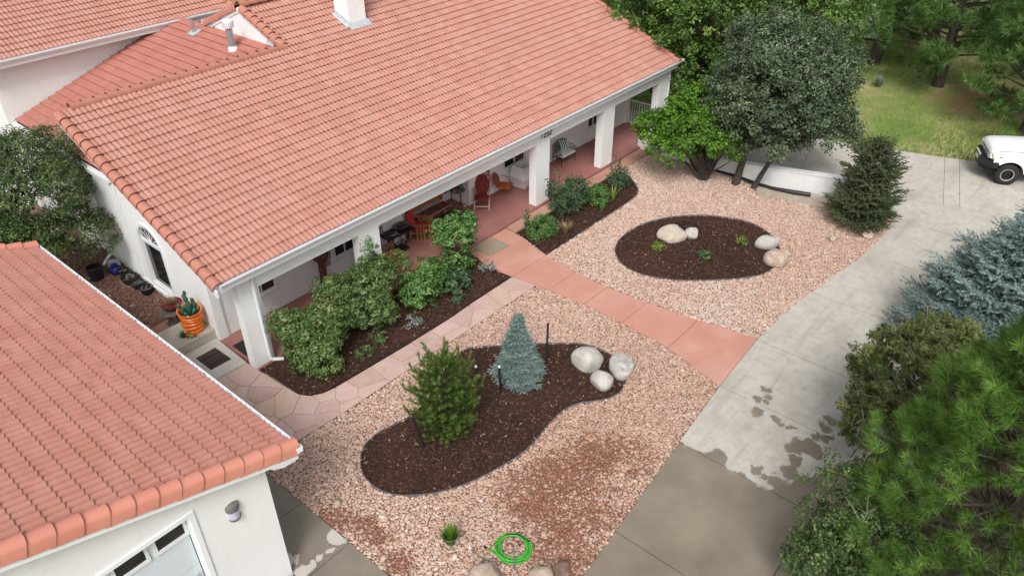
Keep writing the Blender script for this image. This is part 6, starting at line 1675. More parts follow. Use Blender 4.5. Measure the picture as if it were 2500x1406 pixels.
def broadleaf(name, label, cat, base, blobs, mat, leafsize, nclump, per, clr, seed, trunk=0.12, stems=1, limbs=14, group=None, lump=0.22, lo=-0.55, fill=0.5, barkmat='bark', trunk_top=None, tb=0.0, twigs=0, needle=0, wr=0.58):
    """blobs: list of (centre, radii, weight) in world space"""
    rng = np.random.default_rng(seed)
    t = thing(name, label, cat, base, 0, group); B = np.array(base)
    Q, T, P = [], [], []
    for k, (c, r, w) in enumerate(blobs):
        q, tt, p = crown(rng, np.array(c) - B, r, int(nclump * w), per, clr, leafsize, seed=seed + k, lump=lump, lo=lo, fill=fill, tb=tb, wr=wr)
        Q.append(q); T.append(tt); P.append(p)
    if needle:
        Qa = np.concatenate(Q); Ta = np.concatenate(T); cen = Qa.mean(1); dv = np.cross(Qa[:, 1] - Qa[:, 3], Qa[:, 2] - Qa[:, 0])
        tri, kk = tufts(cen, dv + rng.normal(size=dv.shape) * 0.002, np.full(len(cen), leafsize) * rng.uniform(0.8, 1.2, len(cen)), needle, rng, leafsize * 0.16, 0.95)
        tri_obj('crown', tri, np.clip(Ta[kk] + rng.normal(0, 0.12, len(kk)), 0, 1), mat, t)
    else:
        quad_obj('crown', Q, T, mat, t)
    P = np.concatenate(P); tg = P[rng.permutation(len(P))[:limbs]]
    mb = MB()
    if trunk_top is not None and stems == 1:
        mb.tube([(0, 0, -0.1), tuple(np.array(trunk_top) * 0.5), trunk_top], [trunk * 1.3, trunk, trunk * 0.8], 10)
        limb_tree(mb, trunk_top, tg, trunk * 0.6, rng)
    else:
        for s in range(stems):
            a = 2 * pi * s / max(1, stems); o = Vector((0.10 * cos(a), 0.10 * sin(a), -0.05)) * (1 if stems > 1 else 0)
            limb_tree(mb, o, tg[s::stems], trunk, rng)
    mb.build('trunk', M[barkmat], t, smooth=True)
    if twigs:
        mb = MB()
        for p in P[rng.permutation(len(P))[:twigs]]:
            d = Vector(unit(p + np.array([0, 0, 0.3]) + rng.normal(size=3) * 0.4)); p = Vector(p)
            e = p + d * rng.uniform(0.15, 0.35)
            m1 = p.lerp(e, 0.5) + Vector(rng.normal(size=3) * 0.05)
            mb.tube([p - d * 0.3, p, m1, e], [0.009, 0.007, 0.005, 0.002], 4)
            for _ in range(3): mb.tube([m1, m1 + (d + Vector(rng.normal(size=3) * 0.8)) * 0.12, m1 + (d + Vector(rng.normal(size=3) * 0.9)) * 0.22], [0.005, 0.004, 0.002], 4)
        mb.build('bare_twigs', M['twig'], t)['kind'] = 'stuff'
    return t

def brush(A, Dv, L, r, nn, rng, wid=0.010, fwd=0.55):
    """needle-covered twigs: A start points, Dv directions, L lengths; nn needles each -> triangles"""
    n = len(A); Dv = unit(Dv)
    k = np.repeat(np.arange(n), nn); m = len(k)
    s = rng.random(m) ** 0.9
    rad = rng.normal(size=(m, 3)); rad = unit(rad - (rad * Dv[k]).sum(1, keepdims=True) * Dv[k])
    p = A[k] + Dv[k] * (s * L[k])[:, None]
    nl = r * rng.uniform(0.8, 1.2, m) * (1.0 - 0.35 * s)
    tip = p + (rad * (1 - fwd * 0.4) + Dv[k] * fwd) * nl[:, None]
    side = unit(np.cross(rad, Dv[k])) * (wid * 0.5)
    w2 = Dv[k] * wid * 0.35
    return np.stack([p - side - w2, p + side + w2, tip], 1), k

def spruce(name, label, base, h, rad, mat, seed, levels=18, per=11, tw=0.22, nr=0.045, nn=26, droop=0.18, group=None, cat='spruce', top_bias=0.85, wid=0.012, ang0=0.05, density=1.0, dead=0.0, lean=(0, 0), rag=0.0):
    rng = np.random.default_rng(seed)
    t = thing(name, label, cat, base, 0, group)
    A, Dv, L, TT = [], [], [], []
    mb = MB(); mb.tube([(0, 0, -0.1), (lean[0] * 0.5, lean[1] * 0.5, h * 0.5), (lean[0], lean[1], h * 0.97)], [0.035 * h * 0.5 + 0.02, 0.02 * h * 0.5 + 0.012, 0.008], 8)
    for i in range(levels):
        f = i / (levels - 1); z = h * (ang0 + (0.97 - ang0) * f)
        R_ = rad * (1 - f) ** top_bias * rng.uniform(0.92, 1.08) + 0.04 * h * 0.4
        nb = max(4, int(per * (1 - 0.45 * f)))
        for b in range(nb):
            a = 2 * pi * (b + rng.uniform(-0.3, 0.3)) / nb + i * 1.3
            ln = R_ * rng.uniform(0.72 - rag * 0.6, 1.12 + rag)
            out = np.array([cos(a), sin(a), 0.0]); up = 0.45 * f - droop * (1 - f) + rag * rng.uniform(-0.3, 1.3)
            ns = max(3, int(ln / (tw * 0.42) * density))
            o0 = np.array([lean[0] * f, lean[1] * f, z])
            if ln > 0.5 and b % 2 == 0: mb.tube([tuple(o0), tuple(o0 + out * ln * 0.5 + np.array([0, 0, up * ln * 0.4])), tuple(o0 + out * ln + np.array([0, 0, up * ln]))], [0.02, 0.012, 0.005], 4)
            bt = rng.normal(0, 0.10)
            for s in range(ns + 1):
                q = (0.22 + 0.78 * s / ns) if ln > 0.35 else s / ns
                p = o0 + out * (ln * q) + np.array([0, 0, up * ln * q + 0.12 * ln * q * q])
                if s == ns:
                    A.append(p); Dv.append(out + np.array([0, 0, up + 0.25])); L.append(tw * rng.uniform(0.7, 1.1)); TT.append(0.62 + bt)
                    continue
                for sg in (-1, 1):
                    perp = np.array([-out[1], out[0], 0]) * sg
                    l2 = min(ln * (1 - q) * 0.9 + tw * 0.6, tw * 2.2) * rng.uniform(0.6, 1.1)
                    d = unit(perp * 0.75 + out * 0.65 + np.array([0, 0, rng.uniform(-0.15, 0.3)]))
                    nsub = max(1, int(l2 / (tw * 0.8)))
                    for u in range(nsub):
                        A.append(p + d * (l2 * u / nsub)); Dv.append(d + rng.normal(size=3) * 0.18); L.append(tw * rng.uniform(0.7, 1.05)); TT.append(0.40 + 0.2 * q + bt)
                        if rng.random() < 0.6:
                            A.append(p + d * (l2 * (u + 0.5) / nsub)); Dv.append(d * 0.7 + out * 0.6 + rng.normal(size=3) * 0.3 + np.array([0, 0, 0.2])); L.append(tw * rng.uniform(0.5, 0.9)); TT.append(0.5 + 0.2 * q + bt)
                if rng.random() < 0.55:
                    A.append(p); Dv.append(out * 0.6 + np.array([0, 0, 0.8]) + rng.normal(size=3) * 0.3); L.append(tw * rng.uniform(0.5, 0.8)); TT.append(0.62 + bt)
    A.append(np.array([lean[0], lean[1], h * 0.9])); Dv.append(np.array([0, 0, 1.0])); L.append(h * 0.17); TT.append(0.6)
    A, Dv, L, TT = np.array(A), np.array(Dv), np.array(L), np.array(TT)
    T, k = brush(A, Dv, L, nr, nn, rng, wid)
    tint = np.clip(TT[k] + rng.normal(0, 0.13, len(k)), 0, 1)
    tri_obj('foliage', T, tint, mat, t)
    mb.build('trunk', M['bark'], t, smooth=True)
    return t

def tufts(A, Dv, nl, nn, rng, wid=0.009, spread=0.9):
    """pine needle tufts at branch tips -> thin triangles"""
    n = len(A); Dv = unit(Dv); k = np.repeat(np.arange(n), nn); m = len(k)
    d = unit(Dv[k] * rng.uniform(0.35, 1.2, m)[:, None] + rng.normal(size=(m, 3)) * spread * 0.62)
    L = nl[k] * rng.uniform(0.7, 1.15, m)
    back = rng.random(m) ** 1.5 * 0.6
    p = A[k] - Dv[k] * (back * nl[k])[:, None]
    tip = p + d * L[:, None] + np.array([0, 0, -0.05]) * L[:, None]
    side = unit(np.cross(d, rng.normal(size=(m, 3)))) * (wid * 0.5)
    return np.stack([p - side, p + side, tip], 1), k

def pine(name, label, base, h, rad, mat, seed, ntuft, nl, nn, wid, z0=0.25, trunk=0.2, lean=(0, 0), group=None, shape=0.7, buds=False, fill=0.35, clump=0, spread=0.9, shell=False):
    rng = np.random.default_rng(seed)
    t = thing(name, label, 'pine', base, 0, group)
    mb = MB()
    mb.tube([(0, 0, -0.2), (lean[0] * 0.3, lean[1] * 0.3, h * 0.3), (lean[0] * 0.65, lean[1] * 0.65, h * 0.65), (lean[0], lean[1], h * 0.97)], [trunk * 1.15, trunk * 0.85, trunk * 0.5, 0.03], 10)
    f = rng.random(ntuft) ** 0.85
    R_ = rad * np.where(f < 0.2, 0.72 + 1.4 * f, np.maximum(0.12, (1 - (f - 0.2) / 0.8)) ** shape)
    a = rng.uniform(0, 6.283, ntuft); q = fill + (1 - fill) * rng.random(ntuft) ** (0.25 if shell else 0.5)
    lum = 1 + 0.28 * vnoise(np.stack([np.cos(a) * 2, np.sin(a) * 2, f * 6], 1), 1.6, seed)
    r = R_ * q * lum
    z = h * (z0 + (1 - z0) * f)
    A = np.stack([np.cos(a) * r + lean[0] * z / h, np.sin(a) * r + lean[1] * z / h, z + 0.12 * r], 1)
    if clump:
        K = A[rng.permutation(ntuft)[:clump]]; own = rng.integers(0, clump, ntuft)
        o = unit(rng.normal(size=(ntuft, 3))) * (rng.random(ntuft) ** 0.4)[:, None] * np.array([0.75, 0.75, 0.42]) * (rad * 0.30)
        A = K[own] + o; Dv = unit(o) + np.array([0, 0, 0.55]) + 0.3 * np.stack([np.cos(a), np.sin(a), 0 * a], 1)
    else:
        Dv = np.stack([np.cos(a), np.sin(a), 0.55 + 0.7 * f], 1) + rng.normal(size=(ntuft, 3)) * 0.25
    T, k = tufts(A, Dv, nl * rng.uniform(0.8, 1.15, ntuft), nn, rng, wid, spread)
    ct = rng.normal(0, 0.2 if shell else 0.13, ntuft)
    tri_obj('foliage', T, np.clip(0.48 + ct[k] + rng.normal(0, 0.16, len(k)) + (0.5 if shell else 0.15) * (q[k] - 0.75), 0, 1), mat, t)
    src = K if clump else A[rng.permutation(ntuft)[:max(20, ntuft // 6)]]
    for p in src:
        zt = max(h * 0.12, p[2] - 0.35 * hypot(p[0], p[1]))
        o0 = (lean[0] * zt / h, lean[1] * zt / h, zt)
        mb.tube([o0, tuple(np.array(o0) * 0.45 + p * 0.55 - np.array([0, 0, 0.05])), tuple(p)], [0.035 * trunk / 0.15 + 0.006, 0.02 * trunk / 0.15 + 0.004, 0.006], 5)
    mb.build('trunk', M['bark'], t, smooth=True)
    if buds:
        bb = MB()
        for p, dv in zip(A[::5], unit(Dv)[::5]):
            p = Vector(p); dv = Vector(dv); bb.tube([p - dv * 0.02, p + dv * 0.02, p + dv * 0.05], [0.009, 0.011, 0.003], 5)
        bb.build('buds', M['tan'], t)['kind'] = 'stuff'
    return t

L_ = {}
L_['shrub'] = leafmat('shrub_leaf', (0.040, 0.085, 0.020), (0.125, 0.205, 0.058), (0.34, 0.42, 0.17), trans=0.28)
L_['shrub2'] = leafmat('bright_shrub_leaf', (0.032, 0.090, 0.022), (0.098, 0.215, 0.050), (0.27, 0.41, 0.13))
L_['shrubdk'] = leafmat('dark_shrub_leaf', (0.024, 0.057, 0.024), (0.068, 0.128, 0.054), (0.150, 0.225, 0.105))
L_['oakdk'] = leafmat('dark_grey_green_leaf', (0.036, 0.062, 0.028), (0.112, 0.158, 0.082), (0.27, 0.33, 0.19), trans=0.25)
L_['lime'] = leafmat('lime_leaf', (0.040, 0.098, 0.009), (0.109, 0.247, 0.021), (0.230, 0.380, 0.046), trans=0.3)
L_['back'] = leafmat('yellow_green_leaf', (0.033, 0.075, 0.012), (0.105, 0.188, 0.033), (0.255, 0.360, 0.075))
L_['left'] = leafmat('left_tree_leaf', (0.026, 0.055, 0.018), (0.085, 0.135, 0.042), (0.29, 0.36, 0.10), trans=0.25)
L_['oak'] = leafmat('scrub_oak_leaf', (0.035, 0.072, 0.020), (0.105, 0.170, 0.050), (0.32, 0.40, 0.14), trans=0.28)
L_['juniper'] = leafmat('pinyon_needle', (0.050, 0.078, 0.022), (0.155, 0.195, 0.058), (0.38, 0.40, 0.15), trans=0.15)
L_['bluesp'] = leafmat('blue_spruce_needle', (0.075, 0.120, 0.108), (0.225, 0.315, 0.285), (0.42, 0.54, 0.50), trans=0.12)
L_['fir'] = leafmat('dark_fir_needle', (0.030, 0.048, 0.020), (0.088, 0.118, 0.052), (0.18, 0.21, 0.09), trans=0.1)
L_['pine'] = leafmat('pine_needle', (0.050, 0.070, 0.014), (0.125, 0.255, 0.040), (0.30, 0.50, 0.11), trans=0.3)
L_['pineyoung'] = leafmat('young_pine_needle', (0.036, 0.078, 0.014), (0.110, 0.180, 0.036), (0.22, 0.30, 0.08), trans=0.25)
L_['ponderosa'] = leafmat('ponderosa_needle', (0.030, 0.080, 0.020), (0.115, 0.225, 0.055), (0.30, 0.42, 0.11), trans=0.3)
L_['grass'] = leafmat('meadow_grass', (0.10, 0.22, 0.025), (0.23, 0.37, 0.06), (0.60, 0.52, 0.25), trans=0.35)
L_['dry'] = leafmat('dry_straw_leaf', (0.200, 0.150, 0.060), (0.360, 0.270, 0.130), (0.500, 0.420, 0.260))
L_['purple'] = leafmat('purple_leaf', (0.021, 0.013, 0.016), (0.065, 0.034, 0.042), (0.130, 0.072, 0.081))
L_['silver'] = leafmat('silver_leaf', (0.14, 0.17, 0.14), (0.27, 0.31, 0.27), (0.42, 0.45, 0.41))
L_['yg'] = leafmat('yellow_green_small_leaf', (0.100, 0.170, 0.020), (0.220, 0.320, 0.040), (0.400, 0.460, 0.080))

# ------------------------------------------------------------------ shrubs before the porch
SH = 'leafy shrubs in the mulch bed before the porch'
def shrub(label, c, r, h, mat, seed, ls=0.088, n=185, per=30, clr=0.15, name='shrub', group=SH, extra=(), lo=-0.8, cat='shrub', fill=0.45, wr=0.45):
    z = G(c[0])
    blobs = [((c[0], c[1], z + h * 0.52), (r[0], r[1], h * 0.5), 1.0)] + [((c[0] + a, c[1] + b, z + zz), (q, q, qh), w) for (a, b, zz, q, qh, w) in extra]
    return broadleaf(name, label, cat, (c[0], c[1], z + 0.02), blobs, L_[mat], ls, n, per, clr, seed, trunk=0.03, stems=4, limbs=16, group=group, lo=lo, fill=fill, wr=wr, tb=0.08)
shrub('broad grey green shrub next to the white corner column', (8.72, 14.42), (0.84, 0.76), 1.75, 'shrub', 101, n=200, extra=((-0.42, 0.30, 1.45, 0.5, 0.5, 0.4), (0.45, -0.05, 1.2, 0.6, 0.5, 0.4), (-0.1, -0.35, 0.6, 0.6, 0.5, 0.4)))
shrub('largest spreading grey green shrub in the middle of the porch bed', (10.65, 14.75), (0.95, 0.72), 2.0, 'shrub', 102, n=190, extra=((-0.75, 0.25, 1.55, 0.5, 0.45, 0.35), (0.7, 0.2, 1.45, 0.6, 0.55, 0.4), (0.2, -0.35, 0.8, 0.7, 0.5, 0.4)))
shrub('upright light green shrub touching the white porch column', (11.55, 15.12), (0.40, 0.32), 2.25, 'shrub2', 103, n=60, per=22)
shrub('rounded yellow green shrub growing beside the porch column', (12.45, 14.95), (0.42, 0.40), 1.75, 'shrub', 108, n=70, per=26, ls=0.06)
shrub('low glossy green leafy shrub in the porch bed', (12.55, 14.40), (0.75, 0.55), 1.15, 'shrub2', 104, ls=0.11, n=120, per=20, extra=((0.6, 0.1, 0.9, 0.45, 0.35, 0.4),))
shrub('tall open shrub with large leaves next to the salmon walk', (14.55, 14.75), (0.68, 0.55), 2.05, 'shrub2', 105, ls=0.12, n=120, per=18, clr=0.2, extra=((-0.45, 0.25, 1.6, 0.4, 0.4, 0.3), (0.3, -0.1, 1.75, 0.4, 0.4, 0.3)))
shrub('dark green peony clump at the front of the porch bed', (13.75, 14.05), (0.55, 0.36), 0.8, 'shrubdk', 106, ls=0.11, n=70, per=20)
for k, (x, y, r, h, m_, lab) in enumerate(((9.75, 13.72, 0.24, 0.36, 'shrub', 'small young plant alone in the dark mulch near the corner'), (10.45, 13.85, 0.26, 0.42, 'shrub', 'small young plant in the mulch below the largest shrub'), (11.65, 13.72, 0.28, 0.34, 'silver', 'low silvery lavender clump at the edge of the porch bed'), (13.35, 13.62, 0.28, 0.30, 'shrubdk', 'low dark creeping clump at the edge of the flagstones'), (15.15, 14.05, 0.30, 0.42, 'silver', 'grey green sage clump at the corner of the walk'))):
    shrub(lab, (x, y), (r, r), h, m_, 120 + k, ls=0.055, n=22, per=14, clr=0.09, group=None, name='small_plant', cat='plant')

# ------------------------------------------------------------------ narrow bed right of the walk
R2 = 'shrubs in the narrow bed beside the porch'
shrub('dense mint green rounded plant at the end of the narrow bed', (18.05, 14.15), (0.55, 0.50), 0.85, 'shrub2', 130, ls=0.06, n=150, per=24, clr=0.12, group=R2)
shrub('wide dark green shrub in the middle of the narrow bed', (20.0, 14.35), (0.85, 0.52), 1.25, 'shrubdk', 131, ls=0.07, n=170, per=24, group=R2, extra=((-0.5, 0.2, 1.0, 0.4, 0.5, 0.3), (0.5, 0.1, 0.85, 0.5, 0.4, 0.3)))
shrub('bright green leafy clump beside the wide dark shrub', (21.25, 14.05), (0.48, 0.45), 0.75, 'shrub2', 132, ls=0.08, n=90, per=20, group=R2)
shrub('small dark shrub at the rounded end of the narrow bed', (22.75, 14.1), (0.50, 0.42), 0.85, 'shrubdk', 133, ls=0.06, n=90, per=20, group=R2)
def sprig(label, base, tips, mat, seed):
    rng = np.random.default_rng(seed); t = thing('tall_sprig', label, 'plant', base)
    mb = MB(); Cn, Nn = [], []
    for tip in tips:
        mb.tube([(0, 0, 0), tuple(np.array(tip) * 0.5 + np.array([0.03, 0, 0.05])), tip], [0.010, 0.007, 0.003], 5)
        for s in np.linspace(0.25, 1, 22):
            p = np.array(tip) * s; Cn.append(p + rng.normal(size=3) * 0.04); Nn.append(rng.normal(size=3) * 0.6 + np.array([0, 0, 0.6])); Cn.append(p + rng.normal(size=3) * 0.05); Nn.append(rng.normal(size=3) + np.array([0, 0, 0.6]))
    Cn = np.array(Cn); Nn = np.array(Nn)
    quad_obj('leaves', leaves(Cn, Nn, 0.085, 0.05, rng), np.clip(rng.normal(0.45, 0.2, len(Cn)), 0, 1), L_[mat], t)
    mb.build('stem', M['barkgrey'], t)
sprig('tall upright sprigs rising from the wide dark shrub', (19.55, 14.75, 0.05), [(0.05, 0.05, 1.95), (-0.3, 0.1, 1.45), (0.3, 0.0, 1.55)], 'shrubdk', 140)
sprig('spindly twiggy shrub at the far end of the narrow bed', (23.2, 14.55, 0.04), [(0.0, 0.1, 1.15), (0.25, 0.0, 0.95), (-0.2, 0.1, 0.8), (0.4, 0.1, 0.7)], 'shrubdk', 141)
sprig('thin dry stemmed plant at the corner of the sidewalk', (18.0, 14.72, 0.04), [(0, 0.05, 0.9), (0.12, 0.05, 0.75), (-0.12, 0, 0.7)], 'shrub', 142)
def blades(name, label, base, n, L, w, mat, seed, spread=0.8, cat='plant', parent=None):
    rng = np.random.default_rng(seed)
    t = parent or thing(name, label, cat, base)
    a = rng.uniform(0, 6.283, n); sp = rng.uniform(0.1, spread, n); l = L * rng.uniform(0.65, 1.1, n)
    d = np.stack([np.cos(a) * sp, np.sin(a) * sp, np.ones(n)], 1); d = unit(d)
    p0 = np.stack([np.cos(a), np.sin(a), 0 * a], 1) * (0.12 * L * rng.random(n))[:, None]
    m = p0 + d * (l * 0.55)[:, None]; e = m + unit(d + np.stack([np.cos(a), np.sin(a), -0.5 + 0 * a], 1) * 0.5 * sp[:, None]) * (l * 0.45)[:, None]
    s = np.stack([-np.sin(a), np.cos(a), 0 * a], 1) * w / 2
    V = np.concatenate([np.stack([p0 - s, p0 + s, m + s, m - s], 1), np.stack([m - s, m + s, e + s * 0.1, e - s * 0.1], 1)])
    quad_obj('blades', V, np.tile(np.clip(rng.normal(0.5, 0.2, n), 0, 1), 2), L_[mat], t)
    return t
blades('dry_yucca', 'dry straw coloured yucca in the narrow bed', (18.75, 13.62, 0.04), 46, 0.55, 0.045, 'dry', 150, 0.75)
blades('iris_clump', 'pale green iris leaves at the edge of the narrow bed', (20.85, 13.55, 0.04), 34, 0.50, 0.035, 'shrub2', 151, 0.7)
blades('iris_clump', 'yellow green iris leaves beside the bright leafy clump', (21.85, 13.75, 0.04), 30, 0.55, 0.035, 'yg', 152, 0.7)
blades('grass_clump', 'small tuft of green grass inside a wire ring on the gravel', (6.86, 7.62, 0.14), 330, 0.50, 0.015, 'lime', 153, 0.42, 'grass')
rg = thing('wire_ring', 'thin wire plant support with white tag around the grass tuft', 'wire', (6.86, 7.62, 0.13))
for z in (0.2, 0.34): MB().tube([(0.17 * cos(t), 0.17 * sin(t), z) for t in [k * pi / 10 for k in range(20)]], 0.004, 5, close=True).build('hoop', M['metal'], rg)
for t in (0.4, 2.5, 4.6): MB().tube([(0.17 * cos(t), 0.17 * sin(t), -0.05), (0.17 * cos(t), 0.17 * sin(t), 0.36)], 0.004, 5).build('leg', M['metal'], rg)
MB().box(-0.20, -0.15, 0.06, 0.065, 0.24, 0.32).build('tag', M['porcelain'], rg)
# bowl planter grass, seedlings on the step
blades('grass', '', (0, 0, 0), 170, 0.30, 0.008, 'dry', 154, 1.0, parent=BOWL_PLANT)
for c_ in list(BOWL_PLANT.children):
    if c_.name.startswith('blades'): c_.location = (0, 0, 0.13); c_.name = 'grass'
blades('seedlings', 'sprawling dark seedlings beside the little pots on the step', (6.88, 17.92, 0.432), 30, 0.22, 0.03, 'shrubdk', 155, 1.1)

# oval bed seedlings
for k, (x, y, m_, r, lab) in enumerate(((19.83, 10.61, 'yg', 0.20, 'small yellow green shrub beside the long grey boulder'), (20.37, 9.14, 'shrub2', 0.24, 'small green shrub at the centre of the oval bed'), (21.95, 8.63, 'yg', 0.20, 'small yellow green shrub near the pale boulders at the rim'), (21.75, 10.48, 'purple', 0.24, 'small purple grey lavender behind the boulders'))):
    shrub(lab, (x, y), (r, r), 0.30, m_, 160 + k, ls=0.06, n=24, per=13, clr=0.09, group=None, name='small_plant', cat='plant', lo=-0.2)

# ------------------------------------------------------------------ kidney bed conifers
def young_pine(label, base, h, rad, mat, seed):
    """open young pine: whorls of ascending shoots, every shoot a brush of long needles"""
    rng = np.random.default_rng(seed); t = thing('young_pine', label, 'pine', base)
    mb = MB(); mb.tube([(0, 0, -0.1), (0.02, 0.01, h * 0.5), (0, 0, h * 0.95)], [0.045, 0.03, 0.008], 7)
    A, Dv, L, TT = [], [], [], []
    def shoot(p, d, l, tt):
        A.append(np.array(p)); Dv.append(np.array(d)); L.append(l); TT.append(tt)
    for i in range(10):
        f = i / 9.0; z = h * (0.06 + 0.78 * f); R_ = rad * (0.80 + 0.5 * f if f < 0.35 else 0.98 * (1 - (f - 0.35) * 1.12)) ** 0.8
        nb = 8 if f < 0.7 else 5
        for b in range(nb):
            a = 2 * pi * (b + rng.uniform(-0.25, 0.25)) / nb + i * 0.9
            out = np.array([cos(a), sin(a), 0]); rise = 0.10 + 0.85 * f + rng.uniform(-0.05, 0.2)
            ln = R_ * rng.uniform(0.7, 1.15); o0 = np.array([0, 0, z]); e = o0 + out * ln + np.array([0, 0, rise * ln])
            mb.tube([tuple(o0), tuple(o0 + out * ln * 0.5 + np.array([0, 0, rise * ln * 0.4])), tuple(e)], [0.014, 0.010, 0.005], 4)
            ns = max(2, int(ln / 0.13)); bt = rng.normal(0, 0.08)
            for s_ in range(ns):
                q = 0.25 + 0.7 * s_ / ns; p = o0 + out * ln * q + np.array([0, 0, rise * ln * (0.8 * q + 0.2 * q * q)])
                shoot(p, out + np.array([0, 0, rise]), 0.16, 0.38 + bt + 0.1 * q)
                for sg in (-1, 1):
                    if rng.random() < 0.4: continue
                    d = np.array([-out[1], out[0], 0]) * sg * rng.uniform(0.5, 0.9) + out * 0.6 + np.array([0, 0, 0.35 + rng.uniform(0, 0.4)])
                    shoot(p, d, rng.uniform(0.12, 0.24) * (1.1 - 0.4 * q), 0.45 + bt + 0.15 * q)
            shoot(e, out * 0.5 + np.array([0, 0, 1.0]) + rng.normal(size=3) * 0.15, rng.uniform(0.12, 0.22), 0.66 + bt)
    for k in range(6):
        a = k * 1.05 + 0.3; shoot((0.0, 0.0, h * 0.86), (cos(a) * 0.55, sin(a) * 0.55, 1.0), h * rng.uniform(0.10, 0.17), 0.62)
    shoot((0, 0, h * 0.88), (0, 0, 1.0), h * 0.18, 0.62)
    A, Dv, L, TT = np.array(A), np.array(Dv), np.array(L), np.array(TT)
    T, k = brush(A, Dv, L, 0.125, 62, rng, 0.010, 0.95)
    tri_obj('foliage', T, np.clip(TT[k] + rng.normal(0, 0.13, len(k)), 0, 1), mat, t)
    mb.build('trunk', M['bark'], t, smooth=True)
    return t
young_pine('bushy young green pine in the kidney shaped mulch bed', (9.18, 10.0, 0.14), 2.42, 0.92, L_['pineyoung'], 201)
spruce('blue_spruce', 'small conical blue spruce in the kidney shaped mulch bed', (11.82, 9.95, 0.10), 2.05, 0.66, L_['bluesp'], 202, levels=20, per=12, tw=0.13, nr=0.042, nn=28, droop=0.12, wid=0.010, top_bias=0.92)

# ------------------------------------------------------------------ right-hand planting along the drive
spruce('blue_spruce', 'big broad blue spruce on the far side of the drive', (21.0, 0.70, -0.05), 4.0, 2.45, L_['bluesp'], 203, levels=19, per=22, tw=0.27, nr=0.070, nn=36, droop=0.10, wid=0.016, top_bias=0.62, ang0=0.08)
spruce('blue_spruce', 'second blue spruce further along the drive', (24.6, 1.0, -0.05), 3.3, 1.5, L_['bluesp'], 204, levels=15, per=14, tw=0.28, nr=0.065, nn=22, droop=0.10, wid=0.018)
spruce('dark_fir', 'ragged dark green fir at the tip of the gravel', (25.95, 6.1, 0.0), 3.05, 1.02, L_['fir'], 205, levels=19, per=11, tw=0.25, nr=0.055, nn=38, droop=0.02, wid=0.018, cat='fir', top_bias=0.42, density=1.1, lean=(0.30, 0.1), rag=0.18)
broadleaf('pinyon_tree', 'grey green bushy pinyon with bare twigs over the drive', 'tree', (15.7, 1.0, 0.0), [((15.7, 1.50, 2.1), (1.6, 1.55, 1.35), 1.0), ((14.6, 1.7, 1.5), (0.9, 0.9, 0.8), 0.35), ((16.3, 1.3, 2.5), (0.9, 0.9, 0.8), 0.3)], L_['juniper'], 0.085, 480, 17, 0.16, 211, needle=20, trunk=0.09, stems=1, limbs=40, barkmat='barkgrey', twigs=30, lump=0.3)
broadleaf('scrub_oak', 'loose light green scrub oak at the edge of the wet drive', 'shrub', (11.0, 0.6, 0.0), [((11.0, 0.95, 1.9), (1.15, 1.1, 1.3), 1.0), ((10.5, 1.25, 1.0), (0.85, 0.85, 0.9), 0.5), ((11.6, 1.0, 2.6), (0.7, 0.7, 0.6), 0.3)], L_['oak'], 0.068, 360, 32, 0.17, 212, trunk=0.05, stems=4, limbs=36, barkmat='barkgrey', twigs=14, lump=0.32)
pine('tall_pine', 'vivid green long needled pine close beside the drive', (11.0, -0.8, -0.05), 9.2, 2.3, L_['pine'], 213, 1900, 0.235, 130, 0.0080, z0=0.12, trunk=0.13, shape=0.6, buds=True, fill=0.2, spread=0.8, shell=True)
shrub('dark purple leaved barberry between the blue spruce and the pinyon', (18.15, 0.75), (0.9, 0.7), 1.7, 'purple', 214, ls=0.06, n=150, per=20, group=None, extra=((0.3, 0.3, 1.5, 0.35, 0.5, 0.3), (-0.3, 0.0, 1.4, 0.35, 0.5, 0.3)))

# trees at the end of the house
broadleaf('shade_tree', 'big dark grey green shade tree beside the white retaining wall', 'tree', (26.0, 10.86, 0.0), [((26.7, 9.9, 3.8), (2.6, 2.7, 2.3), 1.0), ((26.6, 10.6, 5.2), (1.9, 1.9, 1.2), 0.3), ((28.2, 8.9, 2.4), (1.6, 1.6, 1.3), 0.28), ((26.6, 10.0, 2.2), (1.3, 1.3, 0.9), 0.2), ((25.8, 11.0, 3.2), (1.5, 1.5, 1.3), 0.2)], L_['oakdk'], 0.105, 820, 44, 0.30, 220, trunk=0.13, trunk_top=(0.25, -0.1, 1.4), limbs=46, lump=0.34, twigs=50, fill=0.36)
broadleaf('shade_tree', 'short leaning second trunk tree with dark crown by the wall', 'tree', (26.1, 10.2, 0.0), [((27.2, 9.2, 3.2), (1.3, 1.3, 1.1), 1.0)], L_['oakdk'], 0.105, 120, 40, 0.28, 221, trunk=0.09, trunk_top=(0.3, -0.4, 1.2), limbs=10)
broadleaf('lime_green_tree', 'small lime green multi stemmed tree by the end of the porch', 'tree', (25.6, 12.0, 0.0), [((25.15, 12.15, 2.35), (1.55, 1.5, 1.15), 1.0), ((24.7, 12.9, 1.7), (1.1, 1.0, 0.8), 0.45), ((25.9, 11.3, 1.75), (1.0, 0.9, 0.8), 0.4), ((25.5, 12.4, 3.2), (0.9, 0.9, 0.55), 0.25), ((24.7, 13.7, 2.0), (0.95, 0.8, 0.75), 0.35)], L_['lime'], 0.12, 260, 34, 0.25, 222, trunk=0.055, stems=6, limbs=30, lump=0.25)
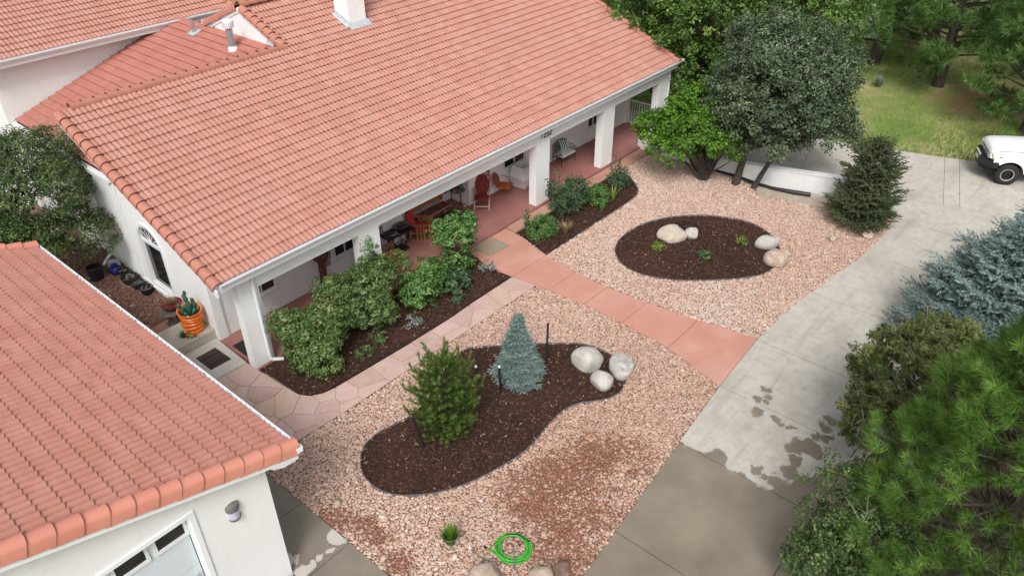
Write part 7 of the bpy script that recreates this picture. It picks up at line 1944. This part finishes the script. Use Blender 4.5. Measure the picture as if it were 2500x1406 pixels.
broadleaf('broadleaf_tree', 'tall yellow green tree rising behind the dark shade tree', 'tree', (31.6, 14.6, -0.1), [((31.4, 15.0, 5.4), (3.2, 3.4, 3.6), 1.0), ((33.0, 12.2, 5.0), (2.4, 2.4, 2.6), 0.45), ((30.2, 17.2, 4.2), (2.2, 2.2, 2.6), 0.45), ((30.2, 15.2, 2.3), (1.8, 2.2, 1.6), 0.35)], L_['back'], 0.14, 620, 40, 0.38, 223, trunk=0.16, trunk_top=(0, 0, 1.8), limbs=40, lump=0.3)
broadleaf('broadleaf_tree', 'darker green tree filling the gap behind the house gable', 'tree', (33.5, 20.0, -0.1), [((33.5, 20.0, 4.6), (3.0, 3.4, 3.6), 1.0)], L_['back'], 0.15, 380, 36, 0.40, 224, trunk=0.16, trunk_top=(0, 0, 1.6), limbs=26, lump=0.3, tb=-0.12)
broadleaf('evergreen_oak', 'dark green tree with bare twigs squeezed between garage and house', 'tree', (5.3, 24.0, 0.4), [((5.9, 23.6, 3.3), (1.75, 1.75, 1.5), 1.0), ((6.9, 24.6, 3.9), (1.2, 1.3, 1.0), 0.4), ((6.5, 22.6, 2.2), (1.0, 0.9, 0.9), 0.35), ((4.6, 22.0, 2.6), (1.3, 1.2, 1.0), 0.4), ((5.2, 25.6, 4.0), (1.5, 1.5, 1.1), 0.4)], L_['left'], 0.075, 560, 34, 0.21, 225, trunk=0.09, trunk_top=(0, 0, 1.3), limbs=40, lump=0.3, twigs=70)

# ------------------------------------------------------------------ pines of the meadow
PG_ = 'ponderosa pines of the meadow'
pl_ = [
    ((44.2, 11.9), 13.0, 3.2, 0.30, (1.6, -0.5), 0.36, 'leaning dark trunked ponderosa standing in the meadow grass'),
    ((42.4, 8.1), 12.5, 3.6, 0.26, (0.3, 0.2), 0.16, 'full ponderosa with low branches above the orange needle litter'),
    ((38.6, 3.4), 11.0, 3.0, 0.24, (0, 0), 0.06, 'bushy bright ponderosa nearest the white truck'),
    ((42.5, 0.5), 12.5, 3.4, 0.25, (0, 0), 0.08, 'ponderosa standing behind the white truck'),
    ((47.5, 4.0), 13.0, 3.4, 0.25, (0, 0), 0.08, 'ponderosa further back behind the needle litter'),
    ((50.0, 10.5), 12.5, 3.2, 0.25, (0, 0), 0.08, 'ponderosa at the back of the meadow near the path'),
    ((48.0, 16.5), 11.0, 3.2, 0.24, (0, 0), 0.06, 'ponderosa behind the tall yellow green tree'),
    ((44.5, 22.0), 11.5, 3.4, 0.24, (0, 0), 0.05, 'ponderosa at the left end of the far row'),
    ((40.0, 26.5), 10.5, 3.2, 0.24, (0, 0), 0.05, 'ponderosa showing over the roof gable'),
    ((55.0, 19.5), 13.0, 3.6, 0.25, (0, 0), 0.05, 'tallest ponderosa in the far row'),
    ((57.0, 8.0), 13.0, 3.6, 0.25, (0, 0), 0.05, 'far ponderosa beyond the needle litter'),
    ((51.0, 25.0), 12.0, 3.6, 0.25, (0, 0), 0.05, 'far ponderosa beyond the house roof'),
]
for k, ((x, y), h, r, tr_, ln_, z0, lab) in enumerate(pl_):
    near = k < 5
    pine('ponderosa_pine', lab, (x, y, terrain_z(x, y)), h * 0.72, r * 1.0, L_['ponderosa'], 300 + k, 2600 if near else 1700, 0.30 if near else 0.36, 24 if near else 18, 0.030 if near else 0.042, z0=z0 * 0.5, trunk=tr_, lean=ln_, group=None, shape=0.6, fill=0.3, clump=90 if near else 70)

# ------------------------------------------------------------------ meadow grass
rng = np.random.default_rng(77)
n = 120000
gx_ = rng.uniform(29, 60, n); gy_ = rng.uniform(-6, 26, n)
dp_ = drive_poly
k = ~pip(gx_, gy_, dp_) & (gx_ > 28.6) & (gx_ - 31.2 + 0.0 * gy_ > -0.32 * (gy_ - 13) if False else np.ones(n, bool))
gx_, gy_ = gx_[k], gy_[k]
P = np.stack([gx_, gy_], 1)
dens = 0.75 + 0.5 * vnoise(P, 0.55, 3, 3)
litter = np.hypot(gx_ - 41.5, gy_ - 5.4) + 1.2 * vnoise(P, 0.9, 8) < 2.4
k = (rng.random(len(gx_)) < dens) & (~litter | (rng.random(len(gx_)) < 0.08)) & cull(np.stack([gx_, gy_, 0 * gx_], 1), 150)
gx_, gy_, P = gx_[k], gy_[k], P[k]; n = len(gx_)
gz_ = np.array([terrain_z(a, b) for a, b in zip(gx_, gy_)])
hh = (0.22 + 0.16 * vnoise(P, 0.4, 12)) * rng.uniform(0.6, 1.4, n)
a = rng.uniform(0, 6.283, n); ln2 = rng.normal(0, 0.3, (n, 2)) * hh[:, None]
c = np.stack([gx_, gy_, gz_ - 0.02], 1); tip = c + np.stack([ln2[:, 0], ln2[:, 1], hh], 1)
sd_ = np.stack([np.cos(a), np.sin(a), 0 * a], 1) * (rng.uniform(0.016, 0.04, n) / 2)[:, None]
tri = np.stack([c - sd_, c + sd_, tip], 1)
tt = np.clip(0.42 + 0.34 * vnoise(P, 0.38, 21, 3) + rng.normal(0, 0.12, n) + 0.18 * (gx_ > 37), 0, 1)
gm = tri_obj('meadow_grass', tri, tt, L_['grass'], None)
tag(gm, 'tall green and straw coloured meadow grass beyond the drive', 'grass', kind='stuff')
blades('sagebrush', 'grey sage tuft in the meadow grass', (40.6, 10.4, terrain_z(40.6, 10.4)), 160, 0.65, 0.02, 'silver', 401, 0.8)
for k, (x, y, s) in enumerate(((38.6, 11.4, 0.7), (37.6, 12.0, 0.6))):
    shrub(['patch of yellow flowering weeds in the meadow', 'low yellow weeds at the edge of the meadow'][k], (x, y), (0.9, 0.7), 0.55, 'yg', 410 + k, ls=0.07, n=60, per=18, group=None, name='yellow_weeds', cat='weeds')
# far track seen between the trunks
tag(sheet('far_path', [(48.5, 13.2), (56, 15.5), (60, 18.5), (58.5, 20.5), (53.5, 17.5), (48.0, 14.6)], M['slab_grey'], z=0.02, ground=False), kind='structure')
tag(sheet('side_gravel_path', [(28.6, 14.9), (30.6, 14.9), (29.6, 20.6), (28.6, 21.5)], M['gravelbase'] if False else plain('pale_path', (0.52, 0.42, 0.33), 0.95, var=0.2, scale=12, bmp=0.6), z=-0.02, ground=False), kind='structure')

broadleaf('scrub_oak', 'scrub oak thicket behind the blue spruce and pinyon', 'shrub', (18.6, -1.2, -0.05), [((18.6, -1.2, 1.3), (1.7, 1.2, 1.2), 1.0)], L_['oak'], 0.09, 220, 26, 0.22, 231, trunk=0.05, stems=4, limbs=16)

tag(sheet('planting_strip', [(4.0, 0.85), (14.0, 0.85), (21.0, 0.75), (24.0, 0.15), (27.4, -1.65), (30, -4.5), (30, -9), (4, -9)], M['mulch'], z=-0.02), kind='structure')
